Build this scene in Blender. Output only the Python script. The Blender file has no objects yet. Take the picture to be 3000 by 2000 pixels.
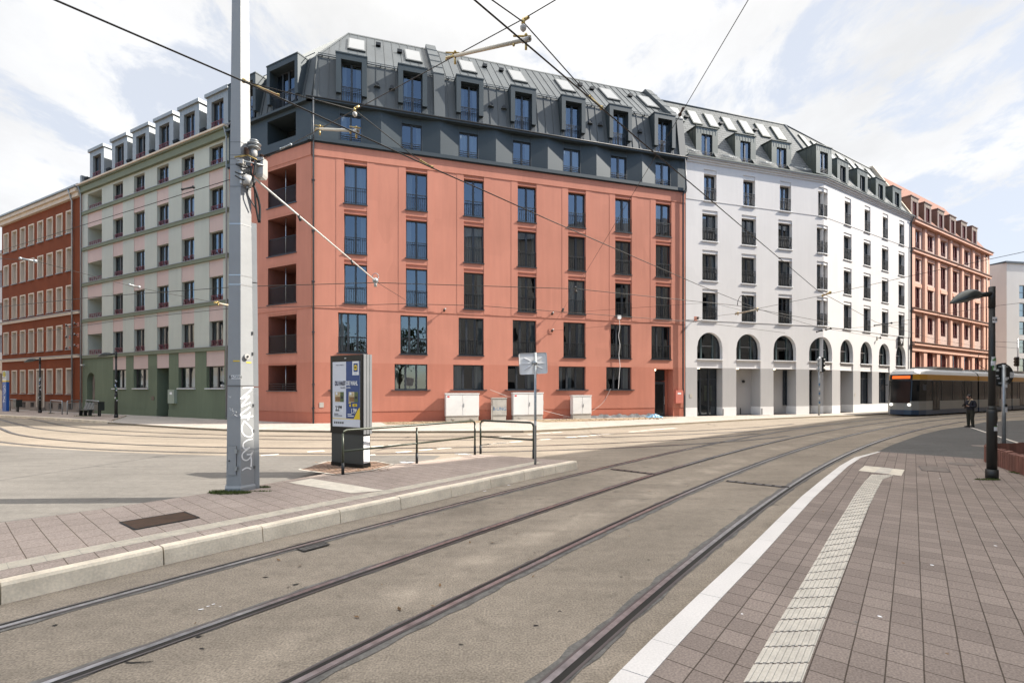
import bpy, bmesh, math, random
from mathutils import Vector, Matrix
random.seed(7)
SC = bpy.context.scene
COL = SC.collection
R = math.radians
F, YH, H = 1420.0, 1139.0, 2.15          # survey of the photograph: focal length and horizon (3000 px wide), eye height

def gnd(x, y, z=0.0):
    Y = F * (H - z) / (y - YH)
    return ((x - 1500) / F * Y, Y, z)
def ray(x, y, z):                          # point of known height z
    Y = F * (z - H) / (YH - y)
    return ((x - 1500) / F * Y, Y, z)

# ------------------------------------------------------------------ materials
def nn(nt, t, **kw):
    n = nt.nodes.new(t)
    for k, v in kw.items():
        setattr(n, k, v)
    return n
def new_mat(name):
    m = bpy.data.materials.new(name); m.use_nodes = True
    nt = m.node_tree; b = nt.nodes['Principled BSDF']
    return m, nt, b
def mat(name, c, rough=.7, metal=0.0, spec=.5, var=.12, scale=1.2, bump=0.0, bscale=60, stretch=None, fine=.0, fscale=40, emit=None):
    m, nt, b = new_mat(name)
    b.inputs['Roughness'].default_value = rough
    b.inputs['Metallic'].default_value = metal
    b.inputs['Specular IOR Level'].default_value = spec
    L = nt.links.new
    tc = nn(nt, 'ShaderNodeTexCoord')
    mp = nn(nt, 'ShaderNodeMapping')
    L(tc.outputs['Object'], mp.inputs['Vector'])
    if stretch: mp.inputs['Scale'].default_value = stretch
    n = nn(nt, 'ShaderNodeTexNoise'); n.inputs['Scale'].default_value = scale; n.inputs['Detail'].default_value = 6
    L(mp.outputs[0], n.inputs['Vector'])
    r = nn(nt, 'ShaderNodeMapRange'); r.inputs[1].default_value = .3; r.inputs[2].default_value = .7
    r.inputs[3].default_value = 1 - var; r.inputs[4].default_value = 1 + var
    L(n.outputs[0], r.inputs[0])
    val = r.outputs[0]
    if fine:
        n2 = nn(nt, 'ShaderNodeTexNoise'); n2.inputs['Scale'].default_value = fscale; n2.inputs['Detail'].default_value = 3
        L(tc.outputs['Object'], n2.inputs['Vector'])
        r2 = nn(nt, 'ShaderNodeMapRange'); r2.inputs[1].default_value = .3; r2.inputs[2].default_value = .7
        r2.inputs[3].default_value = 1 - fine; r2.inputs[4].default_value = 1 + fine
        L(n2.outputs[0], r2.inputs[0])
        mu = nn(nt, 'ShaderNodeMath', operation='MULTIPLY'); L(val, mu.inputs[0]); L(r2.outputs[0], mu.inputs[1]); val = mu.outputs[0]
    mx = nn(nt, 'ShaderNodeVectorMath', operation='SCALE'); mx.inputs[0].default_value = c[:3]
    L(val, mx.inputs['Scale']); L(mx.outputs[0], b.inputs['Base Color'])
    if bump:
        n3 = nn(nt, 'ShaderNodeTexNoise'); n3.inputs['Scale'].default_value = bscale; n3.inputs['Detail'].default_value = 4
        L(tc.outputs['Object'], n3.inputs['Vector'])
        bp = nn(nt, 'ShaderNodeBump'); bp.inputs['Strength'].default_value = bump; bp.inputs['Distance'].default_value = .02
        L(n3.outputs[0], bp.inputs['Height']); L(bp.outputs[0], b.inputs['Normal'])
    if emit:
        b.inputs['Emission Color'].default_value = (*emit[0], 1); b.inputs['Emission Strength'].default_value = emit[1]
    return m

def stucco(name, c, patch=.07):
    """brushed render applied in bays: upright brush strokes and slightly different working areas"""
    m, nt, b = new_mat(name); L = nt.links.new
    b.inputs['Roughness'].default_value = .9; b.inputs['Specular IOR Level'].default_value = .2
    tc = nn(nt, 'ShaderNodeTexCoord')
    vo = nn(nt, 'ShaderNodeTexVoronoi', distance='CHEBYCHEV'); vo.inputs['Scale'].default_value = .45
    mp = nn(nt, 'ShaderNodeMapping'); mp.inputs['Scale'].default_value = (1.5, 1, .7)
    L(tc.outputs['Object'], mp.inputs[0]); L(mp.outputs[0], vo.inputs['Vector'])
    bw = nn(nt, 'ShaderNodeRGBToBW'); L(vo.outputs['Color'], bw.inputs[0])
    r = nn(nt, 'ShaderNodeMapRange'); r.inputs[3].default_value = 1 - patch; r.inputs[4].default_value = 1 + patch
    L(bw.outputs[0], r.inputs[0])
    n = nn(nt, 'ShaderNodeTexNoise'); n.inputs['Scale'].default_value = 1; n.inputs['Detail'].default_value = 5
    mp2 = nn(nt, 'ShaderNodeMapping'); mp2.inputs['Scale'].default_value = (3.5, 1, .35)
    L(tc.outputs['Object'], mp2.inputs[0]); L(mp2.outputs[0], n.inputs['Vector'])
    r2 = nn(nt, 'ShaderNodeMapRange'); r2.inputs[1].default_value = .3; r2.inputs[2].default_value = .7; r2.inputs[3].default_value = 1 - patch * .7; r2.inputs[4].default_value = 1 + patch * .7
    L(n.outputs[0], r2.inputs[0])
    n4 = nn(nt, 'ShaderNodeTexNoise'); n4.inputs['Scale'].default_value = .35; n4.inputs['Detail'].default_value = 6
    L(tc.outputs['Object'], n4.inputs['Vector'])
    r4 = nn(nt, 'ShaderNodeMapRange'); r4.inputs[1].default_value = .3; r4.inputs[2].default_value = .7; r4.inputs[3].default_value = 1 - patch; r4.inputs[4].default_value = 1 + patch
    L(n4.outputs[0], r4.inputs[0])
    mu = nn(nt, 'ShaderNodeMath', operation='MULTIPLY'); L(r.outputs[0], mu.inputs[0]); L(r2.outputs[0], mu.inputs[1])
    mu2 = nn(nt, 'ShaderNodeMath', operation='MULTIPLY'); L(mu.outputs[0], mu2.inputs[0]); L(r4.outputs[0], mu2.inputs[1])
    mx = nn(nt, 'ShaderNodeVectorMath', operation='SCALE'); mx.inputs[0].default_value = c
    L(mu2.outputs[0], mx.inputs['Scale']); L(mx.outputs[0], b.inputs['Base Color'])
    n3 = nn(nt, 'ShaderNodeTexNoise'); n3.inputs['Scale'].default_value = 30; n3.inputs['Detail'].default_value = 4
    mp3 = nn(nt, 'ShaderNodeMapping'); mp3.inputs['Scale'].default_value = (1, 1, .6)
    L(tc.outputs['Object'], mp3.inputs[0]); L(mp3.outputs[0], n3.inputs['Vector'])
    bp = nn(nt, 'ShaderNodeBump'); bp.inputs['Strength'].default_value = .18; bp.inputs['Distance'].default_value = .01
    L(n3.outputs[0], bp.inputs['Height']); L(bp.outputs[0], b.inputs['Normal'])
    return m

def glass_mat(name, refl=.3, tint=(.5, .55, .6)):
    m = bpy.data.materials.new(name); m.use_nodes = True
    nt = m.node_tree; nt.nodes.clear(); L = nt.links.new
    out = nn(nt, 'ShaderNodeOutputMaterial')
    tr = nn(nt, 'ShaderNodeBsdfTransparent'); tr.inputs[0].default_value = (*tint, 1)
    gl = nn(nt, 'ShaderNodeBsdfGlossy'); gl.inputs['Roughness'].default_value = .01; gl.inputs[0].default_value = (.8, .9, 1, 1)
    tc = nn(nt, 'ShaderNodeNewGeometry')
    n = nn(nt, 'ShaderNodeTexNoise'); n.inputs['Scale'].default_value = .9; n.inputs['Detail'].default_value = 1
    L(tc.outputs['Position'], n.inputs['Vector'])
    bp = nn(nt, 'ShaderNodeBump'); bp.inputs['Strength'].default_value = .05; bp.inputs['Distance'].default_value = .15
    L(n.outputs[0], bp.inputs['Height']); L(bp.outputs[0], gl.inputs['Normal'])
    lw = nn(nt, 'ShaderNodeLayerWeight'); lw.inputs[0].default_value = .3
    mr = nn(nt, 'ShaderNodeMapRange'); mr.inputs[3].default_value = refl; mr.inputs[4].default_value = .9
    L(lw.outputs['Fresnel'], mr.inputs[0])
    mx = nn(nt, 'ShaderNodeMixShader'); L(mr.outputs[0], mx.inputs[0]); L(tr.outputs[0], mx.inputs[1]); L(gl.outputs[0], mx.inputs[2])
    L(mx.outputs[0], out.inputs[0])
    return m

def course_mat(name, c, pitch=.3, rough=.6, dark=.5, brickw=.6, offset=.5, metal=0):
    """roof shingles laid in courses (object z is height)"""
    m, nt, b = new_mat(name); L = nt.links.new
    b.inputs['Roughness'].default_value = rough; b.inputs['Metallic'].default_value = metal
    tc = nn(nt, 'ShaderNodeTexCoord'); sp = nn(nt, 'ShaderNodeSeparateXYZ'); L(tc.outputs['Object'], sp.inputs[0])
    cb = nn(nt, 'ShaderNodeCombineXYZ'); L(sp.outputs[0], cb.inputs[0]); L(sp.outputs[2], cb.inputs[1])
    br = nn(nt, 'ShaderNodeTexBrick'); br.offset = offset
    br.inputs['Scale'].default_value = 1; br.inputs['Brick Width'].default_value = brickw; br.inputs['Row Height'].default_value = pitch
    br.inputs['Mortar Size'].default_value = .026; br.inputs['Mortar Smooth'].default_value = .3
    br.inputs['Color1'].default_value = (*c, 1); br.inputs['Color2'].default_value = (*[x * .82 for x in c], 1); br.inputs['Mortar'].default_value = (*[x * (1 - dark) for x in c], 1)
    L(cb.outputs[0], br.inputs['Vector']); L(br.outputs[0], b.inputs['Base Color'])
    bp = nn(nt, 'ShaderNodeBump'); bp.invert = True; bp.inputs['Strength'].default_value = .6; bp.inputs['Distance'].default_value = .02
    L(br.outputs['Fac'], bp.inputs['Height']); L(bp.outputs[0], b.inputs['Normal'])
    return m

def tile_mat(name, c1, c2, mort, w, h, offset=0.0, mortar=.006, big=.12, rot=0):
    m, nt, b = new_mat(name); L = nt.links.new
    b.inputs['Roughness'].default_value = .85; b.inputs['Specular IOR Level'].default_value = .3
    tc = nn(nt, 'ShaderNodeTexCoord')
    nw = nn(nt, 'ShaderNodeTexNoise'); nw.inputs['Scale'].default_value = 2.0
    L(tc.outputs['Object'], nw.inputs['Vector'])
    ad = nn(nt, 'ShaderNodeVectorMath', operation='MULTIPLY_ADD'); ad.inputs[1].default_value = (.009, .009, 0)
    rt_ = nn(nt, 'ShaderNodeMapping'); rt_.inputs['Rotation'].default_value = (0, 0, R(rot)); L(tc.outputs['Object'], rt_.inputs[0])
    L(nw.outputs['Color'], ad.inputs[0]); L(rt_.outputs[0], ad.inputs[2])
    br = nn(nt, 'ShaderNodeTexBrick'); br.offset = offset
    br.inputs['Scale'].default_value = 1; br.inputs['Brick Width'].default_value = w; br.inputs['Row Height'].default_value = h
    br.inputs['Mortar Size'].default_value = mortar; br.inputs['Mortar Smooth'].default_value = .4
    br.inputs['Color1'].default_value = (*c1, 1); br.inputs['Color2'].default_value = (*c2, 1); br.inputs['Mortar'].default_value = (*mort, 1)
    L(ad.outputs[0], br.inputs['Vector'])
    f = nn(nt, 'ShaderNodeTexNoise'); f.inputs['Scale'].default_value = 60; f.inputs['Detail'].default_value = 3
    L(tc.outputs['Object'], f.inputs['Vector'])
    fr = nn(nt, 'ShaderNodeMapRange'); fr.inputs[1].default_value = .3; fr.inputs[2].default_value = .7; fr.inputs[3].default_value = .72; fr.inputs[4].default_value = 1.28
    L(f.outputs[0], fr.inputs[0])
    g = nn(nt, 'ShaderNodeTexNoise'); g.inputs['Scale'].default_value = .8; g.inputs['Detail'].default_value = 6
    L(tc.outputs['Object'], g.inputs['Vector'])
    gr = nn(nt, 'ShaderNodeMapRange'); gr.inputs[1].default_value = .3; gr.inputs[2].default_value = .7; gr.inputs[3].default_value = 1 - big; gr.inputs[4].default_value = 1 + big
    L(g.outputs[0], gr.inputs[0])
    mu = nn(nt, 'ShaderNodeMath', operation='MULTIPLY'); L(fr.outputs[0], mu.inputs[0]); L(gr.outputs[0], mu.inputs[1])
    mx = nn(nt, 'ShaderNodeVectorMath', operation='SCALE'); L(br.outputs[0], mx.inputs[0]); L(mu.outputs[0], mx.inputs['Scale'])
    L(mx.outputs[0], b.inputs['Base Color'])
    bp = nn(nt, 'ShaderNodeBump'); bp.invert = True; bp.inputs['Strength'].default_value = .5; bp.inputs['Distance'].default_value = .008
    L(br.outputs['Fac'], bp.inputs['Height']); L(bp.outputs[0], b.inputs['Normal'])
    return m

def road_mat(name, c, spots=.5, streak=(1, 1, 1), grain=.3, big=.15, gscale=70, wear=False):
    m, nt, b = new_mat(name); L = nt.links.new
    b.inputs['Roughness'].default_value = .88; b.inputs['Specular IOR Level'].default_value = .3
    tc = nn(nt, 'ShaderNodeTexCoord')
    def nz(sc, det, lo, hi, a=.3, z=.7, mp=None):
        n = nn(nt, 'ShaderNodeTexNoise'); n.inputs['Scale'].default_value = sc; n.inputs['Detail'].default_value = det
        if mp:
            q = nn(nt, 'ShaderNodeMapping'); q.inputs['Scale'].default_value = mp; q.inputs['Rotation'].default_value = (0, 0, R(-50))
            L(tc.outputs['Object'], q.inputs[0]); L(q.outputs[0], n.inputs['Vector'])
        else: L(tc.outputs['Object'], n.inputs['Vector'])
        r = nn(nt, 'ShaderNodeMapRange'); r.inputs[1].default_value = a; r.inputs[2].default_value = z; r.inputs[3].default_value = lo; r.inputs[4].default_value = hi
        L(n.outputs[0], r.inputs[0]); return r.outputs[0]
    v = [nz(gscale, 3, 1 - grain, 1 + grain), nz(.35, 7, 1 - big, 1 + big), nz(1.3, 5, .9, 1.1, mp=(.35, 2.4, 1)), nz(2.6, 4, 1 - spots, 1.0, .27, .37), nz(19, 2, 1 - spots * .8, 1, .25, .31)]
    v.append(nz(7, 5, .9, 1.1))
    if wear:      # pale scuffs and dark grime that run along the rails
        vm = nn(nt, 'ShaderNodeVectorMath', operation='DISTANCE'); L(tc.outputs['Object'], vm.inputs[0]); vm.inputs[1].default_value = (108.7, -79.7, 0)
        for r0, hw, lo, sc in ((138.75, .45, 1.4, 1.1), (137.3, .55, .86, .7), (140.75, .5, .78, .8), (136.2, .35, .72, 1.6), (142.45, .6, .88, .9), (139.9, .5, 1.16, 1.5)):
            su = nn(nt, 'ShaderNodeMath', operation='SUBTRACT'); L(vm.outputs['Value'], su.inputs[0]); su.inputs[1].default_value = r0
            ab = nn(nt, 'ShaderNodeMath', operation='ABSOLUTE'); L(su.outputs[0], ab.inputs[0])
            r = nn(nt, 'ShaderNodeMapRange', interpolation_type='SMOOTHSTEP'); L(ab.outputs[0], r.inputs[0]); r.inputs[1].default_value = hw; r.inputs[2].default_value = 0; r.inputs[3].default_value = 0; r.inputs[4].default_value = 1
            k = nz(sc, 8, 0, 1, .42, .66)
            mm = nn(nt, 'ShaderNodeMath', operation='MULTIPLY'); L(r.outputs[0], mm.inputs[0]); L(k, mm.inputs[1])
            fi = nn(nt, 'ShaderNodeMapRange'); L(mm.outputs[0], fi.inputs[0]); fi.inputs[3].default_value = 1; fi.inputs[4].default_value = lo
            v.append(fi.outputs[0])
    o = v[0]
    for w in v[1:]:
        mu = nn(nt, 'ShaderNodeMath', operation='MULTIPLY'); L(o, mu.inputs[0]); L(w, mu.inputs[1]); o = mu.outputs[0]
    mx = nn(nt, 'ShaderNodeVectorMath', operation='SCALE'); mx.inputs[0].default_value = c
    L(o, mx.inputs['Scale']); L(mx.outputs[0], b.inputs['Base Color'])
    n3 = nn(nt, 'ShaderNodeTexNoise'); n3.inputs['Scale'].default_value = 90; n3.inputs['Detail'].default_value = 3
    L(tc.outputs['Object'], n3.inputs['Vector'])
    bp = nn(nt, 'ShaderNodeBump'); bp.inputs['Strength'].default_value = .5; bp.inputs['Distance'].default_value = .006
    L(n3.outputs[0], bp.inputs['Height']); L(bp.outputs[0], b.inputs['Normal'])
    return m

M = {}
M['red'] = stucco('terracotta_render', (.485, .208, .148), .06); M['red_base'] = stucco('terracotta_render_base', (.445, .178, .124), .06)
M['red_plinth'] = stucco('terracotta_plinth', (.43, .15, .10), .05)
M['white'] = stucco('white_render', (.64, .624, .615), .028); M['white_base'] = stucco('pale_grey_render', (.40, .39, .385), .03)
M['plinth_white'] = mat('white_plinth', (.72, .71, .7), .8, var=.04)
M['sage'] = stucco('sage_render', (.425, .44, .385), .035); M['pink'] = stucco('pink_render', (.50, .385, .345), .03)
M['moss'] = stucco('green_render', (.135, .162, .108), .06); M['moss_trim'] = mat('green_trim', (.15, .168, .112), .8, var=.06)
M['rust'] = stucco('rust_render', (.17, .044, .016), .07); M['cream'] = mat('cream_trim', (.56, .47, .37), .85, var=.05)
M['stone_plinth'] = mat('stone_plinth', (.22, .18, .15), .9, var=.2, bump=.3)
M['salmon'] = stucco('salmon_render', (.66, .395, .30), .03); M['beige'] = stucco('beige_render', (.50, .45, .41), .02); M['pale'] = stucco('pale_render', (.56, .55, .53), .02)
M['salmon_brick'] = course_mat('pink_brick', (.62, .46, .40), .16, .9, .25, .4)
M['slate_metal'] = mat('dark_panel', (.034, .047, .055), .55, .15, .45, var=.06, scale=.6)
M['zinc_dark'] = mat('standing_seam', (.076, .086, .092), .6, .0, .3, var=.12, scale=.7, stretch=(1, 1, .4))
M['seam'] = mat('seam_metal', (.075, .085, .09), .5, .3, var=.03)  # metal of the raised seams, snow rails and skylight frames
M['slate'] = course_mat('roof_slate', (.15, .157, .155), .27, .85, .6, .6)
M['slate_dark'] = course_mat('dark_slate', (.09, .09, .1), .22, .55, .5, .35)
M['tile_orange'] = course_mat('orange_tiles', (.26, .10, .06), .25, .9, .35, .25)
M['dormer_green'] = mat('dormer_metal', (.085, .095, .082), .4, .3, .5, var=.08)
M['zinc'] = mat('pale_zinc', (.25, .27, .278), .5, .3, .5, var=.1, scale=2)
M['bronze'] = mat('bronze_metal', (.17, .105, .08), .45, .3, var=.08)
M['frame'] = mat('window_frame', (.028, .034, .042), .4, var=.05); M['frame_teal'] = mat('teal_frame', (.06, .085, .088), .4, var=.05)
M['frame_brown'] = mat('brown_frame', (.055, .048, .042), .5, var=.05)
M['frame_red'] = mat('red_frame', (.17, .022, .022), .5, var=.05); M['iron'] = mat('iron', (.018, .02, .022), .5, .2, var=.05)
M['magenta'] = mat('magenta_iron', (.17, .03, .045), .5, var=.05); M['wine'] = mat('wine_iron', (.11, .025, .025), .5, var=.05)
M['loggia'] = mat('loggia_shade', (.19, .066, .045), .9, var=.1, scale=.8); M['inside'] = mat('dark_room', (.012, .012, .013), .9, var=.3); M['room_beige'] = mat('room_blind', (.42, .36, .32), .9, var=.15, scale=.8, stretch=(3, 1, .3))  # loggia: terracotta darkened, the shade of the recess is put into the colour
M['curtain'] = mat('curtain', (.66, .68, .64), .9, var=.2, scale=1, stretch=(14, 1, .3))
M['glass'] = glass_mat('window_glass', .15); M['glass_dark'] = glass_mat('shop_glass', .10, (.35, .37, .37)); M['skylight'] = mat('skylight_glass', (.15, .16, .17), .3, 0, .4, var=.04); M['skylight_w'] = mat('skylight_blind', (.34, .345, .35), .3, 0, .4, var=.04)
M['sillw'] = mat('white_sill', (.66, .66, .66), .7, var=.03)
M['road'] = road_mat('track_bed', (.250, .212, .168), .3, gscale=55, grain=.36, wear=True); M['asphalt'] = road_mat('grey_asphalt', (.150, .140, .126), .2, grain=.18, gscale=45)
M['dark_asphalt'] = road_mat('dark_asphalt', (.085, .083, .08), .3, gscale=40); M['sidewalk'] = tile_mat('pavement', (.40, .36, .32), (.37, .335, .295), (.24, .21, .18), .35, .35, .5, .008)
M['paver_r'] = tile_mat('brown_pavers', (.255, .208, .18), (.205, .166, .144), (.07, .054, .042), .262, .217, .03, .0058)
M['paver_l'] = tile_mat('pink_pavers', (.36, .295, .255), (.33, .27, .232), (.13, .098, .072), .44, .27, .5, .006, rot=90)
M['kerb'] = mat('kerb_stone', (.74, .645, .51), .85, var=.2, scale=2.2, bump=.2, bscale=30, fine=.1); M['kerb_white'] = mat('white_kerb', (.66, .63, .60), .85, var=.06, fine=.08, fscale=60)
M['kerb_old'] = mat('old_kerb', (.20, .165, .115), .9, var=.2)
M['tactile'] = mat('tactile_tile', (.54, .5, .435), .85, var=.12, scale=5, fine=.08); M['tactile2'] = mat('tactile_tile_pale', (.64, .58, .48), .85, var=.12, scale=6, fine=.08)
M['paint'] = mat('road_paint', (.62, .57, .5), .8, var=.25, scale=6)
M['rail'] = mat('rail_steel', (.46, .45, .47), .3, .9, .5, var=.3, scale=9); M['rail_old'] = mat('rail_side', (.13, .115, .115), .45, .6, var=.2); M['groove'] = mat('rail_groove', (.02, .018, .015), .9, var=.3)
M['seal'] = mat('joint_seal', (.125, .118, .108), .8, var=.35, scale=8, fine=.2)
M['soil'] = mat('soil', (.25, .185, .115), 1, var=.3, scale=4, bump=1, bscale=20, fine=.3)
M['cobble'] = tile_mat('cobbles', (.30, .2, .15), (.2, .13, .1), (.1, .075, .05), .12, .1, .5, .012)
M['mast'] = mat('mast_paint', (.27, .278, .283), .5, 0, .4, var=.05, scale=3, bump=.1, bscale=14); M['mast_trim'] = mat('mast_trim', (.10, .10, .10), .6, var=.1)
M['alu'] = mat('aluminium', (.5, .51, .52), .3, .8, var=.05); M['white_paint'] = mat('white_paint', (.72, .72, .72), .5, var=.03); M['spray'] = mat('spray_paint', (.85, .85, .86), .6, var=.05)
M['ad_black'] = mat('ad_black', (.006, .006, .006), .3, 0, .25, var=.05); M['ad_grey'] = mat('ad_grey', (.028, .032, .032), .45, .1, var=.08); M['ad_side'] = mat('ad_side', (.30, .31, .32), .35, .5, var=.05)
M['railing'] = mat('green_railing', (.035, .042, .028), .35, .2, var=.08); M['galv'] = mat('galvanised', (.33, .35, .36), .42, .6, var=.12, scale=6)
M['cab'] = mat('cabinet_white', (.72, .72, .70), .6, var=.04); M['cab_grey'] = mat('cabinet_grey', (.40, .38, .34), .8, var=.15, scale=3); M['concrete'] = mat('concrete', (.42, .39, .34), .9, var=.12)
M['lamp'] = mat('lamp_black', (.018, .019, .018), .5, .1, var=.1); M['lamp_head'] = mat('lamp_head', (.03, .036, .033), .3, .2, var=.05); M['lens'] = mat('lamp_lens', (.12, .13, .12), .2, var=.05)
M['sticker_w'] = mat('sticker_white', (.6, .6, .6), .6, var=.3, scale=30); M['sticker_b'] = mat('sticker_blue', (.10, .18, .30), .6, var=.2, scale=30); M['sticker_g'] = mat('sticker_green', (.06, .16, .04), .6, var=.2)
M['palisade'] = mat('red_concrete', (.17, .075, .055), .9, var=.35, scale=5, stretch=(1, 1, .2), bump=.4)
M['tram_white'] = mat('tram_white', (.46, .46, .45), .3, var=.03); M['tram_low'] = mat('tram_lower', (.2, .2, .19), .35, var=.04); M['tram_blue'] = mat('tram_blue', (.018, .04, .08), .35, var=.04)
M['tram_yellow'] = mat('tram_yellow', (.42, .2, .01), .35, var=.04); M['tram_glass'] = mat('tram_glass', (.008, .009, .01), .12, 0, .35, var=.1); M['tram_dark'] = mat('tram_dark', (.012, .012, .013), .5, var=.1)
M['led'] = mat('destination_led', (.3, .06, 0), .5, emit=((1, .16, .02), .35)); M['headlamp'] = mat('headlamp', (.8, .8, .75), .2, emit=((1, .93, .8), .8))
M['gold'] = mat('brass_fitting', (.42, .31, .12), .35, .8, var=.1); M['wire'] = mat('wire', (.035, .033, .03), .5, .5, var=.05); M['insul'] = mat('porcelain', (.42, .41, .39), .25, var=.05); M['tube'] = mat('grp_tube', (.52, .46, .36), .4, var=.06); M['tubew'] = mat('pale_tube', (.62, .62, .6), .4, var=.05)
M['brown_ins'] = mat('brown_insulator', (.05, .025, .015), .3, var=.1)
M['blue_sign'] = mat('stele_blue', (.01, .085, .33), .45, var=.05); M['stele_white'] = mat('stele_white', (.55, .56, .55), .4, var=.03); M['yellow'] = mat('yellow', (.72, .50, .01), .5, var=.04); M['signgreen'] = mat('sign_green', (.02, .17, .06), .5, var=.04)
M['poster_w'] = mat('poster_white', (.60, .61, .65), .45, var=.02); M['poster_b'] = mat('poster_blue', (.012, .045, .17), .45, var=.02); M['ink'] = mat('ink', (.01, .015, .05), .5); M['ink_black'] = mat('ink_black', (.01, .01, .01), .5); M['logo_red'] = mat('logo_red', (.6, .02, .02), .5); M['card'] = mat('price_card', (.68, .69, .72), .4, var=.02)
M['food1'] = mat('pack_cream', (.48, .38, .22), .5, var=.5, scale=40); M['food2'] = mat('pack_green', (.07, .10, .03), .5, var=.4, scale=30); M['food3'] = mat('pack_brown', (.2, .1, .03), .5, var=.4, scale=30)
M['skin'] = mat('skin', (.42, .24, .17), .6, var=.08); M['hair'] = mat('hair', (.012, .01, .009), .6, var=.2); M['jacket'] = mat('jacket', (.012, .014, .022), .8, var=.2, scale=8); M['hood'] = mat('hoodie', (.38, .29, .19), .9, var=.15, scale=10); M['trousers'] = mat('trousers', (.03, .03, .02), .9, var=.2, scale=8); M['shoe'] = mat('shoe', (.008, .008, .009), .6)
M['tarp'] = mat('blue_tarp', (.16, .32, .45), .4, var=.2, scale=6); M['membrane'] = mat('dimpled_membrane', (.15, .15, .155), .6, .1, var=.3, scale=10)
M['grate'] = mat('rusty_grate', (.095, .048, .025), .7, .3, var=.25, scale=6); M['manhole'] = mat('manhole', (.17, .14, .12), .8, var=.2, scale=8); M['grass'] = mat('grass', (.07, .095, .02), .9, var=.4, scale=10); M['litter'] = mat('dry_leaves', (.16, .09, .04), .9, var=.5, scale=12)
M['leaf'] = mat('leaf', (.045, .075, .022), .7, var=.4, scale=1.5); M['bark'] = mat('bark', (.1, .07, .05), .9, var=.3)
M['meter_red'] = mat('meter_red', (.5, .15, .11), .6, var=.04); M['meter_green'] = mat('meter_green', (.26, .30, .24), .6, var=.04)
M['lampwarm'] = mat('porch_lamp', (.9, .8, .6), .4, emit=((1, .8, .5), 3.0)); M['inner_green'] = mat('inner_green', (.20, .28, .13), .9, var=.3, scale=2)
M['opp'] = stucco('opposite_render', (.42, .38, .33), .05)

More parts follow.
